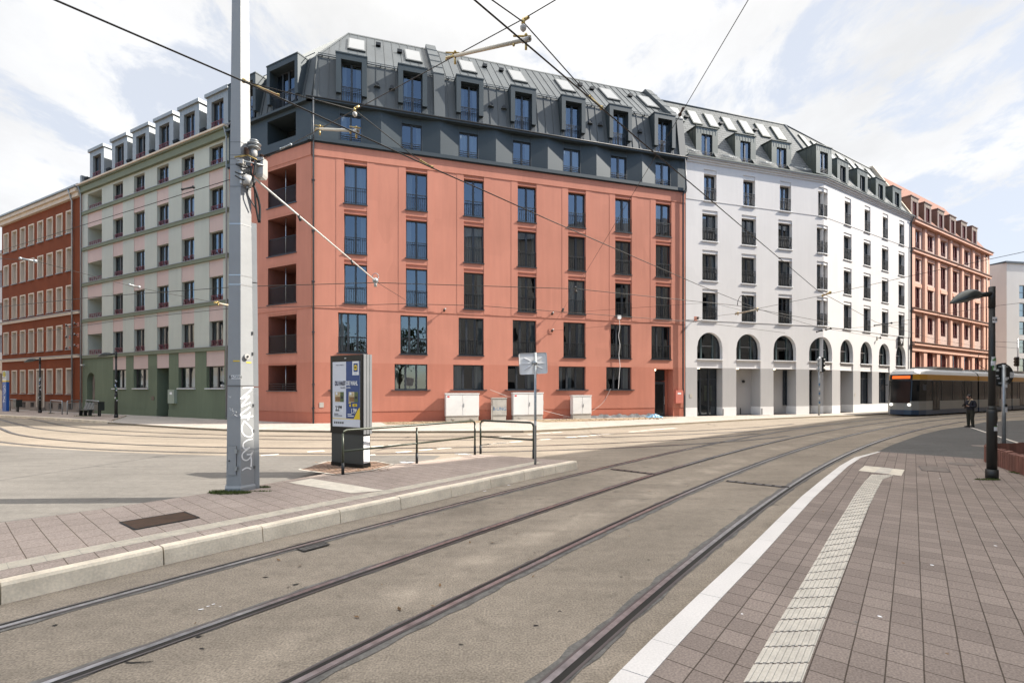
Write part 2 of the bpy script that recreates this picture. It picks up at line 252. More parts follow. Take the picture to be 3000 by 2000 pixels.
# ------------------------------------------------------------------ mesh builder
class MB:
    def __init__(s): s.v = []; s.f = []; s.mi = []; s.sm = []; s.mats = []
    def m(s, mt):
        if mt not in s.mats: s.mats.append(mt)
        return s.mats.index(mt)
    def face(s, pts, mt, smooth=False):
        b = len(s.v); s.v += [tuple(p) for p in pts]; s.f.append(tuple(range(b, b + len(pts)))); s.mi.append(s.m(mt)); s.sm.append(smooth)
    def box(s, x0, x1, y0, y1, z0, z1, mt):
        p = [(x, y, z) for z in (z0, z1) for y in (y0, y1) for x in (x0, x1)]
        for q in ((0, 2, 3, 1), (4, 5, 7, 6), (0, 1, 5, 4), (2, 6, 7, 3), (0, 4, 6, 2), (1, 3, 7, 5)):
            s.face([p[i] for i in q], mt)
    def hexa(s, p, mt):      # eight corners: bottom four (ccw), top four
        for q in ((3, 2, 1, 0), (4, 5, 6, 7), (0, 1, 5, 4), (1, 2, 6, 5), (2, 3, 7, 6), (3, 0, 4, 7)):
            s.face([p[i] for i in q], mt)
    def prism(s, poly, z0, z1, mt, side=None, bottom=True):
        n = len(poly)
        s.face([(p[0], p[1], z1) for p in poly], mt)
        if bottom: s.face([(p[0], p[1], z0) for p in poly][::-1], mt)
        for i in range(n):
            a, b = poly[i], poly[(i + 1) % n]
            s.face([(a[0], a[1], z0), (b[0], b[1], z0), (b[0], b[1], z1), (a[0], a[1], z1)], side or mt)
    def tube(s, pts, r, mt, n=6, r1=None, cap=True):
        pts = [Vector(p) for p in pts]; k = len(pts); rings = []
        mi = s.m(mt)
        for i, p in enumerate(pts):
            d = (pts[min(i + 1, k - 1)] - pts[max(i - 1, 0)]).normalized()
            up = Vector((0, 0, 1)) if abs(d.z) < .9 else Vector((1, 0, 0))
            a = d.cross(up).normalized(); b = d.cross(a)
            rr = r if r1 is None else r + (r1 - r) * i / (k - 1)
            if callable(rr): rr = rr(i / (k - 1))
            base = len(s.v)
            for j in range(n):
                t = 2 * math.pi * j / n
                s.v.append(tuple(p + a * math.cos(t) * rr + b * math.sin(t) * rr))
            rings.append(base)
        for i in range(k - 1):
            for j in range(n):
                a, b = rings[i] + j, rings[i] + (j + 1) % n
                c, d = rings[i + 1] + (j + 1) % n, rings[i + 1] + j
                s.f.append((a, b, c, d)); s.mi.append(mi); s.sm.append(n > 4)
        if cap:
            s.f.append(tuple(rings[0] + j for j in range(n))[::-1]); s.mi.append(mi); s.sm.append(False)
            s.f.append(tuple(rings[-1] + j for j in range(n))); s.mi.append(mi); s.sm.append(False)
    def lathe(s, prof, mt, c=(0, 0, 0), n=16):     # prof: (r, z)
        mi = s.m(mt); rings = []
        for r, z in prof:
            base = len(s.v)
            for j in range(n):
                t = 2 * math.pi * j / n; s.v.append((c[0] + r * math.cos(t), c[1] + r * math.sin(t), c[2] + z))
            rings.append(base)
        for i in range(len(prof) - 1):
            for j in range(n):
                s.f.append((rings[i] + j, rings[i] + (j + 1) % n, rings[i + 1] + (j + 1) % n, rings[i + 1] + j)); s.mi.append(mi); s.sm.append(True)
        s.f.append(tuple(rings[0] + j for j in range(n))[::-1]); s.mi.append(mi); s.sm.append(False)
        s.f.append(tuple(rings[-1] + j for j in range(n))); s.mi.append(mi); s.sm.append(False)
    def rings(s, R_, mt_fn):      # closed rings of equal length joined with shared corners (smooth)
        b = len(s.v); n = len(R_[0])
        for r in R_: s.v += [tuple(p) for p in r]
        for i in range(len(R_) - 1):
            for k in range(n):
                s.f.append((b + i * n + k, b + i * n + (k + 1) % n, b + (i + 1) * n + (k + 1) % n, b + (i + 1) * n + k)); s.mi.append(s.m(mt_fn(k, n))); s.sm.append(True)
    def blob(s, c, r, mt, n=8, k=5):
        prof = [(max(.001, math.sin(math.pi * i / k)) * r, -math.cos(math.pi * i / k) * r) for i in range(k + 1)]
        s.lathe(prof, mt, c, n)
    def mesh(s, name):
        me = bpy.data.meshes.new(name); me.from_pydata(s.v, [], s.f)
        for x in s.mats: me.materials.append(x)
        me.polygons.foreach_set('material_index', s.mi); me.polygons.foreach_set('use_smooth', s.sm); me.update()
        return me

def link(name, me, parent=None, loc=(0, 0, 0), rz=0.0, rot=None):
    o = bpy.data.objects.new(name, me); COL.objects.link(o)
    o.location = loc; o.rotation_euler = rot or (0, 0, rz)
    if parent: o.parent = parent
    return o
def tag(o, label=None, cat=None, group=None, kind=None):
    if label: o['label'] = label
    if cat: o['category'] = cat
    if group: o['group'] = group
    if kind: o['kind'] = kind
    return o
def empty(name, loc, label, cat, group=None, rz=0.0):
    return tag(link(name, None, None, loc, rz), label, cat, group)
def part(name, mb, parent=None, loc=(0, 0, 0), rz=0.0, **kw):
    o = link(name, mb.mesh(name), parent, loc, rz)
    return tag(o, **kw)
def structure(name, mb, loc=(0, 0, 0), rz=0.0): return part(name, mb, None, loc, rz, kind='structure')
def thing(name, mb, label, cat, group=None, loc=(0, 0, 0), rz=0.0): return part(name, mb, None, loc, rz, label=label, cat=cat, group=group)
_tc = {}
def text_mesh(txt, size, mt, bold=0.0, ext=.0015, align='CENTER'):
    key = (txt, size, mt.name, bold, align)
    if key in _tc: return _tc[key]
    cu = bpy.data.curves.new('t', 'FONT'); cu.body = txt; cu.size = size; cu.extrude = ext; cu.offset = bold; cu.align_x = align; cu.align_y = 'CENTER'
    o = bpy.data.objects.new('t', cu); COL.objects.link(o)
    dg = bpy.context.evaluated_depsgraph_get()
    me = bpy.data.meshes.new_from_object(o.evaluated_get(dg)); me.name = 'lettering'
    bpy.data.objects.remove(o); bpy.data.curves.remove(cu)
    me.materials.clear(); me.materials.append(mt)
    _tc[key] = me
    return me

class Fr:      # a facade frame: s along the wall (to the right), y into the house, z up
    def __init__(f, O, t): f.O = O; f.t = t; f.i = (-t[1], t[0]); f.rz = math.atan2(t[1], t[0])
    def P(f, s, y, z=0.0): return (f.O[0] + f.t[0] * s + f.i[0] * y, f.O[1] + f.t[1] * s + f.i[1] * y, z)
def unit(x, y): l = math.hypot(x, y); return (x / l, y / l)
FR = Fr((-11.9, 28.8), unit(4700, 1420))
FS = Fr((-11.9, 28.8), unit(2723, -1420))
FW = Fr(FR.P(39.4, 0)[:2], unit(2302, 1420))

class Bld:      # a building: root Empty plus helpers that parent in a facade frame
    def __init__(b, name, fr, s, label):
        b.loc = fr.P(s, 0, 0); b.root = empty(name, b.loc, label, 'building')
    def add(b, name, mb, fr, label=None):
        o = link(name, mb.mesh(name) if isinstance(mb, MB) else mb, b.root, (fr.O[0] - b.loc[0], fr.O[1] - b.loc[1], 0), fr.rz)
        return tag(o, label)
    def at(b, name, me, fr, s, y, z, parent=None):
        if parent: return link(name, me, parent)
        p = fr.P(s, y, z)
        return link(name, me, b.root, (p[0] - b.loc[0], p[1] - b.loc[1], p[2]), fr.rz)

def zarc(op, s):
    c, a, zs, rise = op['arc']; k = max(0, 1 - ((s - c) / a) ** 2); return zs + rise * math.sqrt(k)
def wall(mb, s0, s1, bands, ops):
    """wall skin with real openings; bands: (z0, z1, y, material); ops: dict s0 s1 z0 z1 d [rm back arc]"""
    e = 1e-4
    S = sorted({round(v, 4) for v in [s0, s1] + [o['s0'] for o in ops] + [o['s1'] for o in ops] if s0 - e <= v <= s1 + e})
    Z = sorted({round(v, 4) for v in [b[0] for b in bands] + [bands[-1][1]] + [o['z0'] for o in ops] + [o['z1'] for o in ops]})
    def bd(z):
        for b in bands:
            if b[0] <= z <= b[1]: return b
        return bands[-1]
    def hole(s, z):
        for o in ops:
            if o['s0'] - e < s < o['s1'] + e and o['z0'] - e < z < o['z1'] + e: return o
    for i in range(len(S) - 1):
        for j in range(len(Z) - 1):
            sc, zc = (S[i] + S[i + 1]) / 2, (Z[j] + Z[j + 1]) / 2
            if hole(sc, zc): continue
            b = bd(zc)
            mb.face([(S[i], b[2], Z[j]), (S[i + 1], b[2], Z[j]), (S[i + 1], b[2], Z[j + 1]), (S[i], b[2], Z[j + 1])], b[3])
        for b0, b1 in zip(bands, bands[1:]):
            if abs(b0[2] - b1[2]) > e:
                sc = (S[i] + S[i + 1]) / 2
                if hole(sc, b0[1] - .01) or hole(sc, b0[1] + .01): continue
                z = b0[1]
                mb.face([(S[i], b0[2], z), (S[i + 1], b0[2], z), (S[i + 1], b1[2], z), (S[i], b1[2], z)], b1[3])
    for o in ops:
        d = o['d']; za, zb = o['z0'], o['z1']
        zz = [z for z in Z if za - e <= z <= zb + e]
        top = o.get('arc')
        for j in range(len(zz) - 1):
            b = bd((zz[j] + zz[j + 1]) / 2); rm = o.get('rm') or b[3]
            for s in (o['s0'], o['s1']):
                z0, z1 = zz[j], zz[j + 1]
                if top: z1 = min(z1, max(z0, zarc(o, s)))
                if z1 - z0 > e: mb.face([(s, b[2], z0), (s, d, z0), (s, d, z1), (s, b[2], z1)], rm)
            if o.get('back') and not top:
                mb.face([(o['s0'], d, zz[j]), (o['s1'], d, zz[j]), (o['s1'], d, zz[j + 1]), (o['s0'], d, zz[j + 1])], o['back'] if o['back'] != 'band' else b[3])
        b = bd(za + .01); rm = o.get('rm') or b[3]
        mb.face([(o['s0'], b[2], za), (o['s1'], b[2], za), (o['s1'], d, za), (o['s0'], d, za)], o.get('floor') or rm)
        b = bd(zb - .01); rm = o.get('rm') or b[3]
        if not top:
            mb.face([(o['s0'], b[2], zb), (o['s1'], b[2], zb), (o['s1'], d, zb), (o['s0'], d, zb)], rm)
        else:
            N = 24
            for k in range(N):
                p, q = o['s0'] + (o['s1'] - o['s0']) * k / N, o['s0'] + (o['s1'] - o['s0']) * (k + 1) / N
                zp, zq = zarc(o, p), zarc(o, q)
                mb.face([(p, b[2], zp), (q, b[2], zq), (q, d, zq), (p, d, zp)], rm, True)
                mb.face([(p, b[2], zp), (q, b[2], zq), (q, b[2], zb), (p, b[2], zb)], b[3])

def roof_grid(mb, s0, s1, p0, p1, holes, mt):
    """sloping sheet between eave p0 = (y, z) and top p1, left open where dormers stand; holes: (sa, sb, za, zb)"""
    S = sorted({s0, s1} | {v for h in holes for v in h[:2] if s0 < v < s1}); Z = sorted({p0[1], p1[1]} | {v for h in holes for v in h[2:] if p0[1] < v < p1[1]})
    y = lambda z: p0[0] + (p1[0] - p0[0]) * (z - p0[1]) / (p1[1] - p0[1])
    for a, b in zip(S, S[1:]):
        for c, d in zip(Z, Z[1:]):
            if any(h[0] - 1e-4 < (a + b) / 2 < h[1] + 1e-4 and h[2] < (c + d) / 2 < h[3] for h in holes): continue
            mb.face([(a, y(c), c), (b, y(c), c), (b, y(d), d), (a, y(d), d)], mt)

# ------------------------------------------------------------------ windows (local x centred, y inwards from wall face, z from the sill)
WC = {}
def win_meshes(key, w, h, leaves, d, fm, fw=.06, transom=None, gm=None):
    k = (key, round(w, 3), round(h, 3), leaves, d)
    if k in WC: return WC[k]
    a = MB(); x0, x1 = -w / 2, w / 2
    a.box(x0, x0 + fw, d, d + .08, 0, h, fm); a.box(x1 - fw, x1, d, d + .08, 0, h, fm)
    a.box(x0 + fw, x1 - fw, d, d + .08, 0, fw * 1.2, fm); a.box(x0 + fw, x1 - fw, d, d + .08, h - fw, h, fm)
    for i in range(1, leaves):
        c = x0 + w * i / leaves
        a.box(c - fw, c + fw, d - .012, d + .07, fw * 1.2, h - fw, fm)
    if transom: a.box(x0 + fw, x1 - fw, d - .01, d + .07, transom - .03, transom + .03, fm)
    p = MB(); p.face([(x0 + fw * .5, d + .05, fw), (x1 - fw * .5, d + .05, fw), (x1 - fw * .5, d + .05, h - fw * .5), (x0 + fw * .5, d + .05, h - fw * .5)], gm or M['glass'])
    WC[k] = (a.mesh('window'), p.mesh('pane')); return WC[k]
def bars(w, h0, h1, n, y, mt, t=.012, mids=()):
    a = MB(); x0, x1 = -w / 2 + .01, w / 2 - .01
    a.box(x0, x1, y - .02, y + .02, h1 - .035, h1, mt); a.box(x0, x1, y - .012, y + .012, h0, h0 + .025, mt)
    for z in mids: a.box(x0, x1, y - .012, y + .012, z, z + .025, mt)
    for i in range(n + 1):
        c = x0 + (x1 - x0) * i / n; a.box(c - t / 2, c + t / 2, y - .008, y + .008, h0 + .025, h1 - .035, mt)
    return a.mesh('railing')
def hbars(w, zs, y, mt):
    a = MB()
    for z in zs: a.box(-w / 2 + .01, w / 2 - .01, y - .015, y + .015, z, z + .03, mt)
    a.box(-.02, .02, y - .014, y + .014, zs[0] - .1, zs[-1] + .03, mt)
    return a.mesh('railing')
def fancy_bars(w, h1, y, mt):
    a = MB(); x0, x1 = -w / 2 + .01, w / 2 - .01
    a.box(x0, x1, y - .02, y + .02, h1 - .03, h1, mt); a.box(x0, x1, y - .012, y + .012, h1 - .2, h1 - .175, mt); a.box(x0, x1, y - .012, y + .012, .06, .085, mt)
    n = max(8, int(w / .115))
    for i in range(n + 1):
        c = x0 + (x1 - x0) * i / n; a.box(c - .008, c + .008, y - .008, y + .008, .085, h1 - .03, mt)
        if i % 2 and i < n: a.box(c - .03, c + .03, y - .01, y + .01, .2, h1 - .4, mt)
    return a.mesh('railing')
def zig_bars(w, h1, y, mt):
    a = MB(); x0, x1 = -w / 2 + .01, w / 2 - .01
    a.box(x0, x1, y - .02, y + .02, h1 - .03, h1, mt); a.box(x0, x1, y - .015, y + .015, .05, .08, mt)
    n = max(8, int(w / .12)); 
    for i in range(n):
        p, q = x0 + (x1 - x0) * i / n, x0 + (x1 - x0) * (i + 1) / n
        lo, hi = (.08, h1 - .03) if i % 2 == 0 else (h1 - .03, .08)
        if i % 3 == 2: a.box(p - .01, p + .01, y - .01, y + .01, .08, h1 - .03, mt)
        else: a.hexa([(p - .01, y - .01, lo), (p + .01, y - .01, lo), (p + .01, y + .01, lo), (p - .01, y + .01, lo), (q - .01, y - .01, hi), (q + .01, y - .01, hi), (q + .01, y + .01, hi), (q - .01, y + .01, hi)], mt)
    return a.mesh('railing')
def curtain_mesh(x0, x1, h, y, mt=None, folds=7):
    a = MB(); n = folds * 4
    for i in range(n):
        p, q = x0 + (x1 - x0) * i / n, x0 + (x1 - x0) * (i + 1) / n
        yp, yq = y + .035 * math.sin(i * math.pi / 2), y + .035 * math.sin((i + 1) * math.pi / 2)
        a.face([(p, yp, .05), (q, yq, .05), (q, yq, h - .04), (p, yp, h - .04)], mt or M['curtain'], True)
    return a.mesh('curtain')
SILL = {}
def sill_mesh(w, l, r, mt, out=.07, th=.055, d=.2):
    k = (round(w, 3), l, r, mt.name, out)
    if k not in SILL:
        a = MB(); a.box(-w / 2 - l, w / 2 + r, -out, .002, -th, 0, mt); a.box(-w / 2 + .003, w / 2 - .003, .002, d, -.01, .004, mt); SILL[k] = a.mesh('sill')
    return SILL[k]
RC = {}
def cached(k, fn):
    if k not in RC: RC[k] = fn()
    return RC[k]

# ------------------------------------------------------------------ RED corner building
RB = Bld('apartment_building', FR, 0, 'terracotta corner building with dark metal attic storeys, between green and white houses')
RC_UP = [2.485, 6.15, 9.83, 13.49, 17.15, 20.78, 24.1]
rows3 = [(7.34, 9.73), (10.36, 12.77), (13.38, 15.80)]
ops = []
for c in RC_UP:
    for z0, z1 in rows3:
        ops.append(dict(s0=c - .665, s1=c + .665, z0=z0, z1=z1, d=.2))
        ops.append(dict(s0=c - .665, s1=c + .665, z0=z1 + .045, z1=z1 + .235, d=.03, back='band'))
    ops.append(dict(s0=c + .665 - 1.67, s1=c + .665, z0=4.33, z1=6.77, d=.2))
for c in RC_UP[:6]: ops.append(dict(s0=c + .665 - 2.02, s1=c + .665, z0=2.09, z1=3.71, d=.2))
ops.append(dict(s0=23.38, s1=24.95, z0=.1, z1=3.62, d=.75, back=M['red_plinth']))
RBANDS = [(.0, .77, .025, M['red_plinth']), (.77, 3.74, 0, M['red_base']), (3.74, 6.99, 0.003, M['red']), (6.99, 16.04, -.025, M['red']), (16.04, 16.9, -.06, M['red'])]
w = MB(); wall(w, 0.0, 25.98, RBANDS, ops)
# shallow pilaster strips beside the window columns
for c in RC_UP:
    for z0, z1 in ((7.05, 16.0),):
        w.box(c - 1.12, c - .668, -.037, -.026, z0, z1, M['red']); w.box(c + .668, c + 1.1, -.037, -.026, z0, z1, M['red'])
RB.add('wall', w, FR)
# side wall with loggias
LOG = [(13.5, 15.83), (10.45, 12.8), (7.42, 9.75), (4.38, 6.7), (2.05, 3.62)]
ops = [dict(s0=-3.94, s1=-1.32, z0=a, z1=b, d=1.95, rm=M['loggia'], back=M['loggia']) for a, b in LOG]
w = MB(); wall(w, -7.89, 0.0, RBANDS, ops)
for a, b in LOG: w.box(-3.94, -1.32, -.035, -.026, b + .12, b + .2, M['red'])
RB.add('wall', w, FS)
for a, b in LOG:
    wd, pn = win_meshes('logg', 2.1, b - a - .1, 2, 1.88, M['frame'], gm=M['glass_dark'])
    o = RB.at('window', wd, FS, -2.4, 0, a + .02); RB.at('pane', pn, FS, 0, 0, 0, o)
    low = a < 3
    rm = cached(('lograil', low), lambda: (bars(2.6, .08, 1.1, 26, .06, M['iron'], .03) if not low else hbars(2.6, [.12, .26, .4], .06, M['iron'])))
    RB.at('railing', rm, FS, -2.63, 0, a)
    RB.at('sill', cached('logsill', lambda: sill_mesh(2.62, .12, .05, M['frame'], .08, .05, .1)), FS, -2.63, 0, a)
    q = MB(); q.tube([(0, .25, .02), (0, .25, b - a - .02)], .025, M['alu'], 8); RB.at('drainpipe', q.mesh('drainpipe'), FS, -2.62, 0, a)
# windows
def place_window(B, fr, s, z, w, h, leaves, d, fm, rail=None, sill=None, cur=None, y=0, gm=None, key='w', transom=None):
    wd, pn = win_meshes(key, w, h, leaves, d, fm, gm=gm, transom=transom)
    o = B.at('window', wd, fr, s, y, z); p_ = B.at('pane', pn, fr, 0, 0, 0, o); p_.rotation_euler = (random.uniform(-.006, .006), 0, random.uniform(-.008, .008))
    if rail: B.at('railing', rail, fr, 0, 0, 0, o)
    if sill: B.at('sill', sill, fr, 0, 0, 0, o)
    if cur:
        for x0, x1 in cur: B.at('curtain', cached(('cur', round(x0, 2), round(x1, 2), round(h, 2), d), lambda: curtain_mesh(x0, x1, h, d + .2)), fr, 0, 0, 0, o)
    return o
for ci, c in enumerate(RC_UP):
    for ri, (z0, z1) in enumerate(rows3):
        rl = cached('rr', lambda: bars(1.33, .08, 1.0, 10, .03, M['iron'], .022))
        cu = None
        k_ = (ci * 5 + ri * 3) % 7
        cu = [None, [(-.6, -.3)], None, [(.3, .6)], [(-.6, -.42), (.45, .6)], None, [(-.6, .6)]][k_]
        if (ci, ri) == (1, 2): cu = [(-.6, -.25)]
        place_window(RB, FR, c, z0, 1.33, z1 - z0, 2, .2, M['frame'], rl, sill_mesh(1.33, .07, .03, M['frame']), cu, y=-.025)
    s = c + .665 - .835
    rl = cached('rr1', lambda: bars(1.67, .08, 1.0, 13, .03, M['iron'], .022))
    cu = [(-.8, -.45)] if ci in (0, 2, 3) else ([(.4, .8)] if ci in (4, 5) else None)
    if ci in (2, 3): cu = [(-.8, -.62), (.5, .8)]
    place_window(RB, FR, s, 4.33, 1.67, 2.44, 3, .2, M['frame'], rl, sill_mesh(1.67, .07, .03, M['frame']), cu)
    if ci < 6:
        s = c + .665 - 1.01
        cu = {0: None, 1: [(-.95, -.75)], 2: [(-.95, -.4), (.45, .95)], 3: [(.5, .95)], 4: [(-.95, -.6), (-.3, .1)], 5: [(.5, .95)]}[ci]
        place_window(RB, FR, s, 2.09, 2.02, 1.62, 3, .2, M['frame'], None, sill_mesh(2.02, .2, .2, M['frame'], .1), cu)
# entrance
q = MB(); q.box(-.55, .5, .55, .62, 0, 2.6, M['frame']); q.box(-.55, .5, .57, .6, 2.66, 3.45, M['tram_glass']); q.box(-.32, .36, .535, .55, .25, 2.4, M['tram_glass']); q.box(.40, .43, .47, .5, .9, 1.5, M['alu']); q.box(.40, .43, .5, .55, 1.18, 1.22, M['alu'])
RB.at('door', q.mesh('door'), FR, 24.1, 0, .1)
q = MB(); q.blob((0, 0, 0), .07, M['lampwarm'], 10, 6); RB.at('porch_lamp', q.mesh('porch_lamp'), FR, 23.62, .35, 3.56)
# dark storey: folded panels
PC = [2.2 + 3.65 * i for i in range(7)]
w = MB(); pts = [(-.04, -.06)]
for i, c in enumerate(PC):
    pts += [(c - .64, .06), (c + .64, .06)]
    if i < 6: pts.append(((c + PC[i + 1]) / 2 - .05, -.17))
pts += [(25.3, -.05), (25.98, -.05)]
for (a, ya), (b, yb) in zip(pts, pts[1:]):
    z0, z1 = 17.08, 19.2
    if abs(b - a - 1.28) < .01 and abs(ya - .06) < .001:
        for q0, q1 in ((17.08, 17.22), (18.8, 19.2)): w.face([(a, ya, q0), (b, yb, q0), (b, yb, q1), (a, ya, q1)], M['slate_metal'])
        for s in (a, b): w.face([(s, .06, 17.22), (s, .22, 17.22), (s, .22, 18.8), (s, .06, 18.8)], M['slate_metal'])
        w.face([(a, .06, 18.8), (b, .06, 18.8), (b, .22, 18.8), (a, .22, 18.8)], M['slate_metal'])
        for s in (a, b): w.box(s - .012, s + .012, .045, .06, 17.1, 19.2, M['seam'])
    else:
        w.face([(a, ya, z0), (b, yb, z0), (b, yb, z1), (a, ya, z1)], M['slate_metal'])
RB.add('attic_panel', w, FR)
w = MB()
wall(w, -7.89, 0.0, [(17.08, 19.2, -.06, M['slate_metal'])], [dict(s0=-3.94, s1=-1.31, z0=17.5, z1=18.95, d=1.4, back=M['iron'])])
RB.add('attic_panel', w, FS)
for c in PC:
    place_window(RB, FR, c, 17.22, 1.28, 1.58, 2, .1, M['frame'], cached('rd', lambda: hbars(1.28, [.1, .22, .34], .0, M['iron'])), None, [(-.55, -.25)] if c < 3 else ([(-.6, .6)] if 9 < c < 10 or 16 < c < 17 else [(.3, .6)]), y=.06)
# trim bands
w = MB()
w.box(-.22, 26.0, -.20, .05, 16.86, 17.08, M['slate_metal']); w.box(-.15, 26.0, -.12, .04, 16.80, 16.86, M['iron'])
w.box(-.3, 25.98, -.34, .02, 19.2, 19.34, M['slate_metal']); w.tube([(-.3, -.33, 19.33), (25.98, -.33, 19.33)], .06, M['iron'], 6)
RB.add('cornice', w, FR)
w = MB(); w.box(-7.89, .1, -.20, .05, 16.86, 17.08, M['slate_metal']); w.box(-7.89, .05, -.12, .04, 16.80, 16.86, M['iron']); w.box(-7.89, .15, -.30, .02, 19.2, 19.34, M['slate_metal'])
RB.add('cornice', w, FS)
# roof
ZB, ZR, DB, DR = 22.4, 26.93, .62, 4.7
def seam(mb, a, b, wd=.012, h=.035, mt=None):
    a, b = Vector(a), Vector(b); mt = mt or M['seam']
    n = Vector((0, -(b.z - a.z), (b.y - a.y))); n = n.normalized() * h
    x = Vector((wd, 0, 0))
    mb.hexa([a - x, a + x, b + x, b - x, a - x + n, a + x + n, b + x + n, b - x + n], mt)
w = MB(); E_ = 25.6
w.face([(0, 0, 19.3), (.8, 0, 19.3), (.8, DB, ZB), (.25, DB, ZB)], M['zinc_dark']); roof_grid(w, .8, E_, (0, 19.3), (DB, ZB), [(c + .05 - .62, c + .05 + .62, 19.4, 22.0) for c in PC], M['zinc_dark'])
w.face([(.25, DB, ZB), (E_, DB, ZB), (E_, DR, ZR), (1.91, DR, ZR)], M['zinc_dark'])
w.face([(1.91, DR, ZR), (E_, DR, ZR), (E_, 11, 19.3), (4.5, 11, 19.3)], M['zinc_dark'])
w.face([(E_, 0, 19.3), (E_, DB, ZB), (E_, DR, ZR), (E_, 11, 19.3)], M['zinc_dark'])
s = .35
while s < E_ - .2:
    t0 = min(1, max(0, 1 - (s - .25) / .1)) if s < .25 else 0
    if not any(abs(s - c) < .62 for c in PC): seam(w, (s, 0.0, 19.36), (s, DB, ZB))
    f = min(1, (s - .25) / (1.66)) if s < 1.91 else 1
    seam(w, (s, DB, ZB), (s, DB + (DR - DB) * f, ZB + (ZR - ZB) * f))
    s += .56
w.tube([(0, 0, 19.35), (.25, DB, ZB), (1.91, DR, ZR), (E_, DR, ZR)], .07, M['zinc_dark'], 6)
w.box(.3, E_, DB - .12, DB - .06, ZB + .0, ZB + .04, M['seam'])
for i in range(30): w.box(.5 + i * .86, .56 + i * .86, DB - .14, DB + .02, ZB - .02, ZB + .12, M['seam'])
w.box(.3, E_, DB - .13, DB - .1, ZB + .11, ZB + .14, M['seam'])
RB.add('roof', w, FR)
w = MB()
w.face([(0, 0, 19.3), (-.9, 0, 19.3), (-.9, DB, ZB), (-.25, DB, ZB)], M['zinc_dark']); roof_grid(w, -7.89, -.9, (0, 19.3), (DB, ZB), [(-2.45 - 1.17, -2.45 + 1.17, 19.4, 22.0), (-6.4 - 1.17, -6.4 + 1.17, 19.4, 22.0)], M['zinc_dark'])
w.face([(-.25, DB, ZB), (-7.89, DB, ZB), (-7.89, DR, ZR), (-1.91, DR, ZR)], M['zinc_dark'])
w.face([(-7.89, 0, 19.3), (-7.89, DB, ZB), (-7.89, DR, ZR), (-7.89, 9, 19.3)], M['zinc_dark'])
w.face([(-7.89, 9, 19.3), (-4.5, 11, 19.3), (-1.91, DR, ZR), (-7.89, DR, ZR)], M['zinc_dark'])
s = -.8
while s > -7.8:
    if abs(s + 2.45) > 1.2 and abs(s + 6.4) > 1.2: seam(w, (s, 0, 19.36), (s, DB, ZB))
    f = min(1, (-s - .25) / 1.66)
    seam(w, (s, DB, ZB), (s, DB + (DR - DB) * f, ZB + (ZR - ZB) * f)); s -= .56
w.box(-7.8, -.3, DB - .13, DB - .1, ZB + .11, ZB + .14, M['seam'])
RB.add('roof', w, FS)
# fire walls over the roof
for s0, s1, top in ((7.25, 7.95, .32), (25.45, 26.02, .3)):
    w = MB()
    p = [(-.12, 19.3), (DB - .3, ZB + .1), (DR - .1, ZR + top)]
    for (ya, za), (yb, zb) in zip(p, p[1:]):
        w.hexa([(s0, ya, za), (s1, ya, za), (s1, ya + 1, za), (s0, ya + 1, za), (s0, yb, zb), (s1, yb, zb), (s1, yb + 1.2, zb), (s0, yb + 1.2, zb)], M['zinc_dark'])
    for k in range(5):
        t = k / 5; y = DB - .3 + (DR + .2 - DB) * t; z = ZB + .1 + (ZR + top - ZB - .1) * t
        w.box(s0 - .01, s1 + .01, y - .03, y, z - .02, z + .04, M['seam'])
    RB.add('firewall', w, FR)
# dormers
def dormer_red(fr, s, wdt, winw, leaves, deep):
    a = MB(); f0 = -.16; z0, z1 = 19.36, 22.32; x = wdt / 2; iw = winw / 2
    for sg in (-1, 1):
        xs = sorted((sg * x, sg * iw))
        a.box(xs[0], xs[1], f0, 1.0, 19.95, z1, M['slate_metal'])
        a.box(xs[0] + .04, xs[1], .05, .5, 19.5, 19.95, M['zinc_dark'])
    a.box(-x - .03, x + .03, f0 - .03, 1.4, z1, z1 + .07, M['slate_metal']); a.box(-iw, iw, f0, 1.0, 21.98, z1, M['slate_metal'])
    o = RB.at('dormer', a.mesh('dormer'), fr, s, 0, 0)
    wd, pn = win_meshes('rd' + str(deep), winw, 2.55, leaves, deep, M['frame'])
    wo = link('window', wd, o, (0, 0, 19.42)); link('pane', pn, o, (0, 0, 19.42))
    link('railing', cached(('rdr', winw), lambda: bars(winw, .08, 1.0, 9 if leaves == 2 else 18, -.02, M['iron'], .022, (.78, .88))), o, (0, 0, 19.42))
    return o
for i, c in enumerate(PC):
    o = dormer_red(FR, c + .05, 1.78, 1.2, 2, .2)
    if i % 3 != 1: link('curtain', cached('cd1', lambda: curtain_mesh(.25, .55, 2.5, .35)), o, (0, 0, 19.42))
    link('curtain', cached('cd2', lambda: curtain_mesh(-.55, -.3, 2.5, .35)), o, (0, 0, 19.42))
dormer_red(FS, -2.45, 2.85, 2.3, 4, .35); dormer_red(FS, -6.4, 2.85, 2.3, 4, .35)
